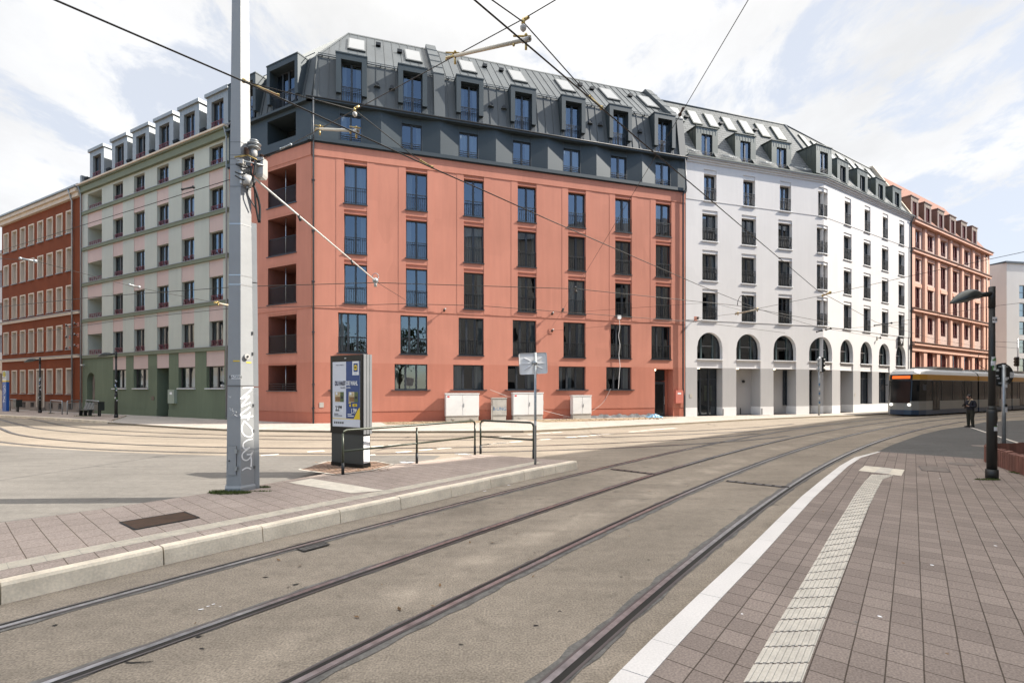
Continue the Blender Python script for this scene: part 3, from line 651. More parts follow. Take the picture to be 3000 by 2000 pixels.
# skylights and vents on the upper slope
def slope_pt(t, off=0): 
    dy, dz = DR - DB, ZR - ZB; l = math.hypot(dy, dz); return (DB + dy * t - dz / l * off, ZB + dz * t + dy / l * off)
def skylight(B, fr, s, w_, t0, t1, pt, fm, name='skylight'):
    gm = M['skylight'] if B is RB else M['skylight_w']
    a = MB()
    def slab(x0, x1, u0, u1, o0, o1, mt):
        p = [pt(u0, o0), pt(u1, o0), pt(u0, o1), pt(u1, o1)]
        a.hexa([(x0, p[0][0], p[0][1]), (x1, p[0][0], p[0][1]), (x1, p[1][0], p[1][1]), (x0, p[1][0], p[1][1]), (x0, p[2][0], p[2][1]), (x1, p[2][0], p[2][1]), (x1, p[3][0], p[3][1]), (x0, p[3][0], p[3][1])], mt)
    slab(-w_ / 2, w_ / 2, t0, t1, 0, .12, fm)
    o = B.at(name, a.mesh(name), fr, s, 0, 0)
    a = MB(); slab(-w_ / 2 + .08, w_ / 2 - .08, t0 + (t1 - t0) * .06, t1 - (t1 - t0) * .06, .122, .13, gm)
    B.at('pane', a.mesh('pane'), fr, 0, 0, 0, o)
for c in (2.5, 6.2, 10.0, 13.7, 17.5, 21.2, 25.0 - .35): skylight(RB, FR, c, 1.12, .38, .78, slope_pt, M['seam'])
for s, t in ((3.9, .72), (5.3, .62), (11.4, .72), (12.6, .68), (19.0, .72), (19.9, .66), (23.3, .68)):
    a = MB(); y, z = slope_pt(t); a.box(-.16, .16, y - .22, y + .1, z - .02, z + .17, M['iron']); RB.at('roof_vent', a.mesh('roof_vent'), FR, s, 0, 0)
for s in (3.75, 4.65, 11.05, 11.95, 18.3, 19.1, 22.3):
    a = MB(); a.tube([(0, .55, 0), (0, .18, .03)], .13, M['iron'], 10); a.lathe([(.2, 0), (.2, .02)], M['zinc_dark'], (0, .3, -.1), 10); RB.at('roof_vent', a.mesh('roof_vent'), FR, s, 0, 21.0)
# downpipes
w = MB(); w.tube([(.1, -.12, .1), (.1, -.12, 16.7), (.12, -.26, 16.95), (.12, -.38, 17.2), (.12, -.38, 19.25)], .055, M['frame'], 8)
for z in (1.0, 2.4, 5.5, 8.5, 11.5, 14.5): w.box(.02, .18, -.19, .0, z, z + .05, M['frame'])
RB.add('downpipe', w, FR)
w = MB(); w.tube([(25.82, -.12, .1), (25.82, -.12, 1.6), (25.7, -.14, 2.2), (25.7, -.14, 16.6), (25.85, -.3, 17.0), (25.75, -.3, 19.25)], .06, M['frame'], 8); RB.add('downpipe', w, FR)
w = MB(); w.box(25.05, 25.7, -.18, .0, 1.1, 2.05, M['meter_red']); w.box(25.2, 25.5, -.185, -.18, 1.75, 1.88, M['white_paint']); RB.add('meter_box', w, FR)
for s in (.55, 14.55):
    w = MB(); w.box(s - .12, s + .12, -.02, .02, 1.05, 1.35, M['concrete']); RB.add('wall_hatch', w, FR)
w = MB(); w.box(.3, 25.6, 1.95, 2.0, .1, 22, M['inside']); RB.add('interior_wall', w, FR)
w = MB(); w.box(-7.8, -.3, 2.4, 2.45, .1, 19.2, M['inside']); RB.add('interior_wall', w, FS)
w = MB(); w.face([(-7.89, 0, 0), (-7.89, 9, 0), (-7.89, 9, 19.3), (-7.89, 0, 19.3)], M['red']); w.face([(-7.89, 9, 0), (-4.5, 11, 0), (-4.5, 11, 19.3), (-7.89, 9, 19.3)], M['red']); RB.add('rear_wall', w, FS)
w = MB(); w.face([(25.98, 0, 0), (25.98, 11, 0), (25.98, 11, 19.3), (25.98, 0, 19.3)], M['red']); w.face([(25.98, 11, 0), (4.5, 11, 0), (4.5, 11, 19.3), (25.98, 11, 19.3)], M['red']); RB.add('rear_wall', w, FR)

# ------------------------------------------------------------------ GREEN building
GB = Bld('apartment_building', FS, -7.89, 'sage green house with pink window panels and pale zinc dormers, left of the mast')
GC = [-9.4, -12.75, -16.0, -19.3, -22.55]
STR = [5.05, 8.15, 11.25, 14.3, 17.4]
TOPS = [6.8, 9.85, 12.92, 15.95, 18.83]
GW = 1.56
ops = []
for zb, zt in zip(STR, TOPS):
    for c in GC: ops.append(dict(s0=c - GW / 2, s1=c + GW / 2, z0=zb, z1=zt, d=.24))
    ops.append(dict(s0=-27.62, s1=-25.17, z0=zb, z1=zt, d=1.5, back=M['moss']))
for zt, zn in zip(TOPS[:4], STR[1:]):
    for c in GC: ops.append(dict(s0=c - GW / 2, s1=c + GW / 2, z0=zt + .0005, z1=zn - .28, d=.025, back=M['pink'], rm=M['pink']))
    ops.append(dict(s0=-27.62, s1=-25.17, z0=zt + .0005, z1=zn - .28, d=.025, back=M['pink'], rm=M['pink']))
GG = [(-10.5, -8.47), (-13.92, -11.86), (-20.13, -18.02), (-23.31, -21.29)]
for a, b in GG:
    ops.append(dict(s0=a, s1=b, z0=2.2, z1=3.71, d=.24))
for a, b in GG + [(-16.77, -15.18)]: ops.append(dict(s0=a, s1=b, z0=3.7105, z1=4.76, d=.025, back=M['pink'], rm=M['pink']))
ops.append(dict(s0=-16.77, s1=-15.18, z0=.1, z1=3.71, d=1.1, back=M['iron']))
ops.append(dict(s0=-27.74, s1=-26.36, z0=.1, z1=3.55, d=.4, arc=(-27.05, .69, 2.86, .69)))
w = MB(); wall(w, -28.6, -7.9, [(0, .62, -.04, M['moss']), (.62, 5.0, 0, M['moss']), (5.0, 19.1, 0, M['sage'])], ops)
GB.add('wall', w, FS)
w = MB()
for z in STR:
    w.box(-28.6, -7.95, -.12, -.002, z - .28, z - .03, M['moss_trim']); w.box(-28.62, -7.93, -.15, -.002, z - .03, z + .004, M['zinc'])
GB.add('string_course', w, FS)
w = MB(); w.box(-28.6, -7.95, -.22, -.001, 19.02, 19.5, M['moss_trim']); w.box(-28.65, -7.9, -.34, .0, 19.5, 19.58, M['moss_trim']); w.box(-28.7, -7.9, -.42, -.1, 19.6, 19.72, M['cream']); GB.add('cornice', w, FS)
for i, c in enumerate(GC):
    for j, (zb, zt) in enumerate(zip(STR, TOPS)):
        rl = cached('gr', lambda: zig_bars(GW - .1, .42, .08, M['magenta']))
        o = place_window(GB, FS, c, zb + .02, GW, zt - zb - .02, 2, .2, M['frame_brown'], rl, None, None, key='g')
        if (i + j) % 3 != 2 and j < 4: GB.at('curtain', cached(('gcu', (i + j) % 2), lambda: curtain_mesh(-.7, -.35 if (i + j) % 2 else -.1, 1.6, .5)), FS, 0, 0, 0, o)
for zb, zt in zip(STR, TOPS):
    o = place_window(GB, FS, -25.75, zb + .02, 1.1, zt - zb - .1, 1, 1.43, M['frame'], None, None, None, key='gl')
    GB.at('railing', cached('glr', lambda: zig_bars(2.35, .42, .08, M['magenta'])), FS, -26.4, 0, zb)
for a, b in GG:
    o = place_window(GB, FS, (a + b) / 2, 2.2, b - a, 1.51, 2, .2, M['frame_brown'], None, sill_mesh(b - a, .08, .05, M['sillw'], .1, .06, .3), [(-.9, -.45), (.1, .55)], key='gg')
w = MB(); w.box(-16.7, -15.25, .95, 1.0, .12, 2.6, M['frame']); GB.add('door', w, FS)
w = MB()
P_ = [(-.69, .1)] + [(.69 * math.cos(math.pi - math.pi * k / 12), 2.86 + .69 * math.sin(math.pi * k / 12)) for k in range(13)] + [(.69, .1)]
w.face([(x, .38, z) for x, z in P_], M['stone_plinth'])
for x in (-.25, .2): w.box(x - .01, x + .01, .36, .378, .15, 3.2, M['iron'])
GB.at('door', w.mesh('door'), FS, -27.05, 0, 0)
# roof and dormers
w = MB()
roof_grid(w, -28.6, -7.9, (-.1, 19.72), (1.5, 22.3), [(c - .1 - .7, c - .1 + .7, 20.05, 22.05) for c in GC + [-26.3]], M['slate_dark'])
w.face([(-28.6, 1.5, 22.3), (-7.9, 1.5, 22.3), (-7.9, 6, 22.9), (-28.6, 6, 22.9)], M['slate_dark'])
w.face([(-28.6, -.1, 19.72), (-28.6, 1.5, 22.3), (-28.6, 6, 22.9), (-28.6, 10, 19)], M['zinc']); w.face([(-28.6, 6, 22.9), (-7.9, 6, 22.9), (-7.9, 10, 19), (-28.6, 10, 19)], M['slate_dark'])
w.box(-28.75, -28.45, -.1, 1.5, 19.6, 20.6, M['zinc'])
GB.add('roof', w, FS)
for c in GC + [-26.3]:
    a = MB(); x = 1.22; iw = .68; z0, z1 = 20.02, 22.42; f0 = .15
    for sg in (-1, 1):
        xs = sorted((sg * x, sg * iw)); a.box(xs[0], xs[1], f0, 1.6, z0, z1, M['zinc'])
    a.box(-iw, iw, f0, 1.2, 22.0, z1, M['zinc']); a.box(-iw, iw, f0, 1.0, z0, 20.12, M['zinc']); a.box(-x - .1, x + .1, f0 - .12, 2.2, z1, z1 + .24, M['zinc'])
    for k in range(7): a.box(-1.0 + k * .33, -.985 + k * .33, f0 - .008, f0, 22.05, z1, M['galv'])
    o = GB.at('dormer', a.mesh('dormer'), FS, c - .1, 0, 0)
    wd, pn = win_meshes('gd', 1.36, 1.88, 2, .32, M['frame_brown'])
    link('window', wd, o, (0, 0, 20.12)); link('pane', pn, o, (0, 0, 20.12))
    link('railing', cached('gdr', lambda: zig_bars(1.34, .42, .12, M['magenta'])), o, (0, 0, 20.12))
    a = MB()
    for k in range(5): a.box(1.35 + .11 * k, 1.38 + .11 * k, -.05, .25, 20.15, 20.35, M['iron'])
    a.box(1.3, 1.95, -.04, -.01, 20.3, 20.34, M['iron']); a.box(1.3, 1.95, .2, .23, 20.3, 20.34, M['iron'])
    if c > -23: pass
    GB.at('snow_guard', a.mesh('snow_guard'), FS, c - 3.2, 0, 0)
w = MB(); w.tube([(-8.0, -.16, .2), (-8.0, -.16, 19.0), (-8.0, -.34, 19.6)], .055, M['zinc'], 8); GB.add('downpipe', w, FS)
w = MB(); w.tube([(-28.45, -.16, .2), (-28.45, -.16, 19.0), (-28.45, -.36, 19.6)], .055, M['zinc'], 8); GB.add('downpipe', w, FS)
w = MB(); w.box(-14.9, -14.1, -.22, .0, 1.1, 2.1, M['meter_green']); w.box(-14.65, -14.35, -.226, -.22, 1.75, 1.92, M['white_paint']); GB.add('meter_box', w, FS)
w = MB(); w.box(-18.0 + .5, -17.75 + .6, -.03, .0, 1.3, 1.6, M['brown_ins']); GB.add('doorbell_panel', w, FS)
w = MB(); w.tube([(-28.2, 0, 4.0), (-28.2, -.2, 4.15), (-27.9, -.3, 4.2)], .04, M['insul'], 8); w.box(-28.0, -27.6, -.38, -.22, 4.16, 4.24, M['insul']); GB.add('wall_lamp', w, FS)
w = MB(); w.box(-25, -8.1, 1.2, 1.25, .1, 19, M['room_beige']); w.box(-28.5, -8.1, 1.8, 1.85, .1, 22, M['inside']); GB.add('interior_wall', w, FS)
w = MB(); w.face([(-28.6, 0, 0), (-28.6, 10, 0), (-28.6, 10, 19), (-28.6, 0, 19.7)], M['sage']); w.face([(-28.6, 10, 0), (-7.9, 10, 0), (-7.9, 10, 19), (-28.6, 10, 19)], M['sage']); GB.add('rear_wall', w, FS)

# ------------------------------------------------------------------ RUST building
BB = Bld('apartment_building', FS, -28.6, 'rust brown house with cream framed deep windows, behind the blue stop column')
BC = [-30.95, -32.9, -34.85, -36.85, -38.85, -40.8, -42.8, -44.85]
BROW = [(1.76, 3.9), (5.73, 7.8), (9.25, 11.26), (12.7, 14.62), (16.05, 17.9)]
ops = []
for j, (z0, z1) in enumerate(BROW):
    for i, c in enumerate(BC):
        if j == 0 and i == 3: ops.append(dict(s0=c - .7, s1=c + .7, z0=.45, z1=3.9, d=.55, rm=M['cream'], back=M['frame_brown'])); continue
        if j == 0 and i == 7: continue
        ops.append(dict(s0=c - .5, s1=c + .5, z0=z0, z1=z1, d=.4, rm=M['cream']))
for c in BC[:7]:
    if c != BC[3]: ops.append(dict(s0=c - .4, s1=c + .4, z0=.3, z1=.85, d=.3, back=M['inside']))
w = MB(); wall(w, -46.0, -28.62, [(0, .99, .04, M['stone_plinth']), (.99, 19.0, 0, M['rust'])], ops); BB.add('wall', w, FS)
for j, (z0, z1) in enumerate(BROW):
    for i, c in enumerate(BC):
        if j == 0 and i in (3, 7): continue
        def mk():
            a = MB(); hh = z1 - z0; d = .34
            a.box(-.62, -.5, -.05, .0, -.06, hh + .12, M['cream']); a.box(.5, .62, -.05, .0, -.06, hh + .12, M['cream']); a.box(-.5, .5, -.05, .0, hh, hh + .12, M['cream']); a.box(-.64, .64, -.12, .0, -.11, -.06, M['zinc'])
            a.box(-.5, -.42, d, d + .05, 0, hh, M['white_paint']); a.box(.42, .5, d, d + .05, 0, hh, M['white_paint']); a.box(-.42, .42, d, d + .05, hh - .08, hh, M['white_paint']); a.box(-.42, .42, d, d + .05, 0, .08, M['white_paint']); a.box(-.05, .05, d, d + .05, .08, hh - .08, M['white_paint'])
            p = MB(); p.face([(-.42, d + .03, .08), (.42, d + .03, .08), (.42, d + .03, hh - .08), (-.42, d + .03, hh - .08)], M['glass'])
            return a.mesh('window'), p.mesh('pane')
        wd, pn = cached(('bw', j), mk)
        o = BB.at('window', wd, FS, c, 0, z0); BB.at('pane', pn, FS, 0, 0, 0, o)
w = MB(); c = BC[3]; w.box(c - .85, c - .7, -.06, 0, .45, 4.05, M['cream']); w.box(c + .7, c + .85, -.06, 0, .45, 4.05, M['cream']); w.box(c - .7, c + .7, -.06, 0, 3.9, 4.05, M['cream']); w.box(c - .65, c + .65, .48, .54, .5, 3.8, M['stone_plinth']); w.box(c - .9, c + .9, -.5, 0, .1, .42, M['stone_plinth']); BB.add('door', w, FS)
w = MB()
for z in (8.72, 4.9): w.box(-46, -28.9, -.14, -.001, z, z + .2, M['cream']); w.box(-46, -28.88, -.2, -.001, z + .2, z + .26, M['zinc'])
BB.add('string_course', w, FS)
w = MB(); w.box(-46.1, -28.75, -.25, -.001, 18.85, 19.2, M['cream']); w.box(-46.15, -28.72, -.42, -.001, 19.2, 19.5, M['cream']); w.box(-46.2, -28.7, -.55, -.2, 19.52, 19.66, M['zinc']); BB.add('cornice', w, FS)
w = MB(); w.face([(-46, -.4, 19.66), (-28.65, -.4, 19.66), (-28.65, 6, 22), (-46, 6, 22)], M['tile_orange']); w.face([(-46, 12, 19), (-28.65, 12, 19), (-28.65, 6, 22), (-46, 6, 22)], M['tile_orange']); w.face([(-46, -.4, 19.66), (-46, 6, 22), (-46, 12, 19)], M['rust'])
for k in range(36): w.box(-45.9 + .48 * k, -45.87 + .48 * k, -.2, -.17, 19.6, 20.0, M['galv'])
w.box(-46, -28.9, -.2, -.17, 19.95, 19.98, M['galv'])
BB.add('roof', w, FS)
w = MB(); w.tube([(-30.1, -.15, .4), (-30.1, -.15, 18.6), (-29.95, -.4, 19.2), (-29.9, -.5, 19.55)], .07, M['galv'], 8); BB.add('downpipe', w, FS)
w = MB(); w.box(-45.9, -28.7, 1.2, 1.25, .1, 19, M['inside']); BB.add('interior_wall', w, FS)
w = MB(); w.face([(-46, 0, 0), (-46, 12, 0), (-46, 12, 19), (-46, 0, 19.6)], M['rust']); w.face([(-46, 12, 0), (-28.65, 12, 0), (-28.65, 12, 19), (-46, 12, 19)], M['rust']); BB.add('rear_wall', w, FS)
# neighbour at the very edge
NB = Bld('apartment_building', FS, -46.2, 'pale stone house, only a sliver at the far left edge of the street')
w = MB(); wall(w, -62, -46.2, [(0, 5, .3, M['cream']), (5, 16.5, .3, M['pale'])], [dict(s0=-46.2 - 1.6 - 2.4 * k, s1=-46.2 - .6 - 2.4 * k, z0=z, z1=z + 1.8, d=.6, back=M['inside']) for k in range(6) for z in (2, 6, 9.4, 12.8)]); NB.add('wall', w, FS)
w = MB(); w.face([(-62, 0, 16.5), (-46.2, 0, 16.5), (-46.2, 5, 20), (-62, 5, 20)], M['slate_dark']); w.box(-62, -46.2, 0, .28, 16.2, 16.5, M['pale']); w.face([(-62, 10, 16.5), (-46.2, 10, 16.5), (-46.2, 5, 20), (-62, 5, 20)], M['slate_dark']); NB.add('roof', w, FS)

# ------------------------------------------------------------------ WHITE building
WB = Bld('apartment_building', FR, 26.05, 'white house with round arched windows over a pillared ground floor and green grey dormers')
W1a, W2a = [28.19, 31.82, 35.4], [4.09, 7.75, 11.42, 15.06]
WROW = [(7.39, 9.49), (10.38, 12.44), (13.39, 15.47)]
ARC1 = [(27.05, 29.35), (30.64, 32.97), (34.25, 36.55)]; ARC2 = [(2.84, 5.16), (6.5, 8.78), (10.17, 12.49), (13.82, 16.1)]
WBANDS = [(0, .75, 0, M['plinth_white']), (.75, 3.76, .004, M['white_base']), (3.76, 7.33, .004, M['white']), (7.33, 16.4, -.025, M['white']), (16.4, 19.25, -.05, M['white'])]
def wops(cs, arcs, gr):
    o = []
    for c in cs:
        for z0, z1 in WROW:
            o.append(dict(s0=c - .7, s1=c + .7, z0=z0, z1=z1, d=.27)); o.append(dict(s0=c - .7, s1=c + .7, z0=z1 + .002, z1=z1 + .26, d=.03, back='band'))
        o.append(dict(s0=c - .57, s1=c + .57, z0=16.43, z1=18.46, d=.27)); o.append(dict(s0=c - .57, s1=c + .57, z0=18.462, z1=18.8, d=.0, back='band'))
    for (a, b), g in zip(arcs, gr):
        r = (b - a) / 2; c = (a + b) / 2
        o.append(dict(s0=a, s1=b, z0=4.43, z1=6.45, d=.3, arc=(c, r, 6.45 - r, r)))
        o.append(dict(s0=a, s1=b, z0=3.765, z1=4.36, d=.09, back=M['white']))
        if g == 'door': o.append(dict(s0=a, s1=b, z0=.1, z1=3.74, d=1.0, back=M['white_base'], floor=M['concrete']))
        else: o.append(dict(s0=a, s1=b, z0=.78, z1=3.74, d=.35))
    return o
cornerA = dict(z0=16.43, z1=18.46, d=.27)
ops = wops(W1a, ARC1, ['door'] * 3)
for z0, z1 in WROW: ops += [dict(s0=38.68, s1=39.4, z0=z0, z1=z1, d=.27), dict(s0=38.68, s1=39.4, z0=z1 + .002, z1=z1 + .26, d=.03, back='band')]
ops += [dict(s0=38.8, s1=39.4, z0=16.43, z1=18.46, d=.27), dict(s0=38.8, s1=39.4, z0=18.462, z1=18.8, d=.0, back='band'),
        dict(s0=37.9, s1=39.4, z0=4.43, z1=6.45, d=.3, arc=(39.4, 1.5, 5.2, 1.25)), dict(s0=37.9, s1=39.4, z0=3.765, z1=4.36, d=.09, back=M['white']), dict(s0=37.9, s1=39.4, z0=.1, z1=3.74, d=1.0, back=M['white_base'], floor=M['concrete'])]
w = MB(); wall(w, 26.02, 39.4, WBANDS, ops); WB.add('wall', w, FR)
ops = wops(W2a, ARC2, ['door', 'win', 'win', 'win'])
for z0, z1 in WROW: ops += [dict(s0=0, s1=.68, z0=z0, z1=z1, d=.27), dict(s0=0, s1=.68, z0=z1 + .002, z1=z1 + .26, d=.03, back='band')]
ops += [dict(s0=0, s1=.6, z0=16.43, z1=18.46, d=.27), dict(s0=0, s1=.6, z0=18.462, z1=18.8, d=.0, back='band'),
        dict(s0=0, s1=1.46, z0=4.43, z1=6.45, d=.3, arc=(0, 1.46, 5.2, 1.25)), dict(s0=0, s1=1.46, z0=3.765, z1=4.36, d=.09, back=M['white']), dict(s0=0, s1=1.46, z0=.1, z1=3.74, d=1.0, back=M['white_base'], floor=M['concrete'])]
w = MB(); wall(w, 0, 17.1, WBANDS, ops); WB.add('wall', w, FW)
wr = lambda ww: cached(('wr', ww), lambda: fancy_bars(ww, 1.02, .06, M['iron']))
for fr, cs in ((FR, W1a), (FW, W2a)):
    for i, c in enumerate(cs):
        for j, (z0, z1) in enumerate(WROW): place_window(WB, fr, c, z0, 1.4, z1 - z0, 2, .27, M['frame'], wr(1.4), sill_mesh(1.4, .05, .08, M['sillw'], .08, .07, .27), [[(-.66, -.3)], None, [(.25, .66)], [(-.66, -.45), (.4, .66)], None][(i * 2 + j * 3) % 5], y=-.025, key='wh')
        place_window(WB, fr, c, 16.43, 1.14, 2.03, 2, .27, M['frame'], wr(1.14), sill_mesh(1.14, .05, .08, M['sillw'], .08, .06, .27), None, y=-.05, key='wh')
# corner windows (bent round the angle)
for z0, z1, ww in [(a, b, .7) for a, b in WROW] + [(16.43, 18.46, .6)]:
    for fr, sc in ((FR, 39.4 - ww / 2), (FW, ww / 2)):
        place_window(WB, fr, sc, z0, ww, z1 - z0, 1, .27, M['frame'], cached(('wrc', ww), lambda: fancy_bars(ww, 1.02, .06, M['iron'])), sill_mesh(ww, 0, 0, M['sillw'], .08, .07, .27), None, y=-.03, key='wc')
def arch_window(fr, s, half, zs, rise, lo, hi, mulls):
    """pane cut to the arch plus frame bars; lo..hi is the part of the arch (x range)"""
    d = .33; N = 20; f = lambda x: zs + rise * math.sqrt(max(0, 1 - (x / half) ** 2)) - 4.43
    a = MB(); p = MB(); xs = [lo + (hi - lo) * k / N for k in range(N + 1)]
    p.face([(lo, d + .04, 0)] + [(hi, d + .04, 0)] + [(x, d + .04, max(.01, f(x))) for x in xs[::-1]], M['glass_dark'])
    for x0, x1 in zip(xs, xs[1:]):
        z0, z1 = max(.02, f(x0)), max(.02, f(x1))
        a.hexa([(x0, d, z0 - .07), (x1, d, z1 - .07), (x1, d + .06, z1 - .07), (x0, d + .06, z0 - .07), (x0, d, z0), (x1, d, z1), (x1, d + .06, z1), (x0, d + .06, z0)], M['frame'])
    for x in mulls: a.box(x - .06, x + .06, d - .02, d + .06, 0, f(x) - .03, M['frame_teal'])
    a.box(lo, hi, d - .01, d + .06, 0, .07, M['frame'])
    for x0, x1 in zip(mulls, mulls[1:]): a.box(x0 + .06, x1 - .06, d - .04, d + .02, .98, 1.03, M['alu']); 
    o = WB.at('window', a.mesh('window'), fr, s, 0, 4.43); WB.at('pane', p.mesh('pane'), fr, 0, 0, 0, o)
    WB.at('sill', sill_mesh(hi - lo, .0, .0, M['sillw'], .06, .07, .3), fr, s + (lo + hi) / 2, 0, 4.43)
    return o
for a_, b_ in ARC1: 
    o = arch_window(FR, (a_ + b_) / 2, (b_ - a_) / 2, 6.45 - (b_ - a_) / 2, (b_ - a_) / 2, -(b_ - a_) / 2, (b_ - a_) / 2, [-.55, .5]); WB.at('curtain', cached('ac', lambda: curtain_mesh(.55, 1.05, 1.55, .55)), FR, 0, 0, 0, o)
for a_, b_ in ARC2: arch_window(FW, (a_ + b_) / 2, (b_ - a_) / 2, 6.45 - (b_ - a_) / 2, (b_ - a_) / 2, -(b_ - a_) / 2, (b_ - a_) / 2, [-.5, .45])
arch_window(FR, 39.4, 1.5, 5.2, 1.25, -1.5, 0, [-1.0, -.12]); arch_window(FW, 0, 1.46, 5.2, 1.25, 0, 1.46, [.12, .95])
# ground floor: glazed entrance, side lights, shop windows
def glazing(fr, s0, s1, z0, z1, d, leaves, fm=None):
    wd, pn = win_meshes('gz', s1 - s0, z1 - z0, leaves, d, fm or M['frame'], gm=M['glass_dark'], transom=(z1 - z0) * .78 if leaves > 1 else None)
    o = WB.at('door' if z0 < .3 else 'window', wd, fr, (s0 + s1) / 2, 0, z0); WB.at('pane', pn, fr, 0, 0, 0, o)
    q = MB(); q.face([(-(s1 - s0) / 2, d + .09, 0), ((s1 - s0) / 2, d + .09, 0), ((s1 - s0) / 2, d + .09, z1 - z0), (-(s1 - s0) / 2, d + .09, z1 - z0)], M['inside'])
    if leaves > 2:
        for x in (-.75, .15, .68): q.box(x - .1, x + .1, d + .075, d + .085, 1.1, 2.3, M['inner_green'])
    WB.at('interior_wall', q.mesh('interior_wall'), fr, 0, 0, 0, o)
glazing(FR, 27.06, 29.3, .12, 3.7, .62, 3); glazing(FR, 30.66, 31.35, .12, 3.7, .85, 1); glazing(FR, 34.27, 34.7, .8, 3.7, .85, 1); glazing(FR, 36.15, 36.5, .8, 3.7, .85, 1); glazing(FR, 38.9, 39.35, .8, 3.7, .85, 1); glazing(FW, .05, .5, .8, 3.7, .85, 1)
for a_, b_ in ARC2[1:]: glazing(FW, a_, b_, .78, 3.74, .36, 2)
for s, fr in ((27.4, FR), (31.0, FR), (34.6, FR)):
    q = MB(); q.lathe([(.13, -.03), (.13, 0)], M['lampwarm'], (0, .35, 0), 12); WB.at('porch_lamp', q.mesh('porch_lamp'), fr, s, 0, 3.735)
q = MB(); q.blob((0, .85, 0), .12, M['iron'], 10, 6); WB.at('wall_lamp', q.mesh('wall_lamp'), FR, 32.1, 0, 2.75)
for s, fr in ((26.5, FR), (5.5, FW)): q = MB(); q.box(-.12, .12, -.012, .006, 0, .27, M['concrete']); WB.at('wall_hatch', q.mesh('wall_hatch'), fr, s, 0, 1.5)
for s in (29.1, 31.9, 32.8): q = MB(); q.box(-.03, .03, -.02 if s != 31.9 else .95, .0 if s != 31.9 else .99, 0, .5, M['iron']); WB.at('drain_outlet', q.mesh('drain_outlet'), FR, s + .3 if s != 31.9 else s, 0, .12)
# cornice
for fr, s0, s1 in ((FR, 26.05, 39.42), (FW, -.02, 17.3)):
    w = MB(); w.box(s0, s1, -.12, -.051, 19.2, 19.35, M['white']); w.box(s0, s1 + .02, -.22, -.05, 19.35, 19.47, M['white']); w.box(s0, s1 + .04, -.32, -.05, 19.47, 19.56, M['white_base']); w.box(s0, s1 + .05, -.36, .0, 19.56, 19.66, M['dormer_green']); WB.add('cornice', w, fr)
# roof: one steep slope
DW, ZW, kx = 3.46, 25.74, None
hb = (FW.t[0], FW.t[1])
def local(fr, p): dx, dy = p[0] - fr.O[0], p[1] - fr.O[1]; return (dx * fr.t[0] + dy * fr.t[1], dx * fr.i[0] + dy * fr.i[1])
n1, n2 = (FR.t[1], -FR.t[0]), (FW.t[1], -FW.t[0]); dn = 1 + n1[0] * n2[0] + n1[1] * n2[1]
Bp = (FW.O[0] - DW * (n1[0] + n2[0]) / dn, FW.O[1] - DW * (n1[1] + n2[1]) / dn)
b1, b2 = local(FR, Bp), local(FW, Bp)
w = MB(); w.face([(38.2, -.1, 19.62), (39.42, -.1, 19.62), (b1[0], b1[1], ZW), (38.2, DW, ZW)], M['slate']); roof_grid(w, 26.0, 38.2, (-.1, 19.62), (DW, ZW), [(c + .02 - .6, c + .02 + .6, 19.9, 21.8) for c in W1a], M['slate']); w.face([(26, DW, ZW), (b1[0], b1[1], ZW), (b1[0] - 1, 9, 19), (26, 9, 19)], M['slate'])
w.tube([(39.42, -.12, 19.66), (b1[0], b1[1], ZW + .02)], .09, M['zinc_dark'], 6); w.tube([(26, DW, ZW), (b1[0], b1[1], ZW)], .09, M['zinc_dark'], 6); WB.add('roof', w, FR)
w = MB(); w.face([(-.02, -.1, 19.62), (1.2, -.1, 19.62), (1.2, DW, ZW), (b2[0], b2[1], ZW)], M['slate']); roof_grid(w, 1.2, 17.1, (-.1, 19.62), (DW, ZW), [(c + .02 - .6, c + .02 + .6, 19.9, 21.8) for c in W2a], M['slate']); w.face([(b2[0], b2[1], ZW), (17.1, DW, ZW), (17.1, 9, 19), (0, 9, 19)], M['slate']); w.face([(17.1, -.1, 19.62), (17.1, DW, ZW), (17.1, 9, 19)], M['slate']); w.tube([(b2[0], b2[1], ZW), (17.1, DW, ZW)], .09, M['zinc_dark'], 6); WB.add('roof', w, FW)
def wslope(t, off=0): dy, dz = DW + .1, ZW - 19.62; l = math.hypot(dy, dz); return (-.1 + dy * t - dz / l * off, 19.62 + dz * t + dy / l * off)
for c in (27.0, 28.7, 30.35, 32.1, 33.85, 35.6, 37.3): skylight(WB, FR, c, .92, .62, .88, wslope, M['dormer_green'])
for c in (2.2, 4.3, 6.4, 8.9, 10.9, 12.9, 15.0): skylight(WB, FW, c, .92, .62, .88, wslope, M['dormer_green'])
for s, t in ((27.85, .72), (31.2, .72), (34.7, .72)): a = MB(); y, z = wslope(t); a.box(-.17, .17, y - .2, y + .1, z, z + .14, M['iron']); WB.at('roof_vent', a.mesh('roof_vent'), FR, s, 0, 0)
class FrM(Fr): pass
tm = unit(FR.t[0] + FW.t[0], FR.t[1] + FW.t[1]); FM = Fr(FW.O, tm)
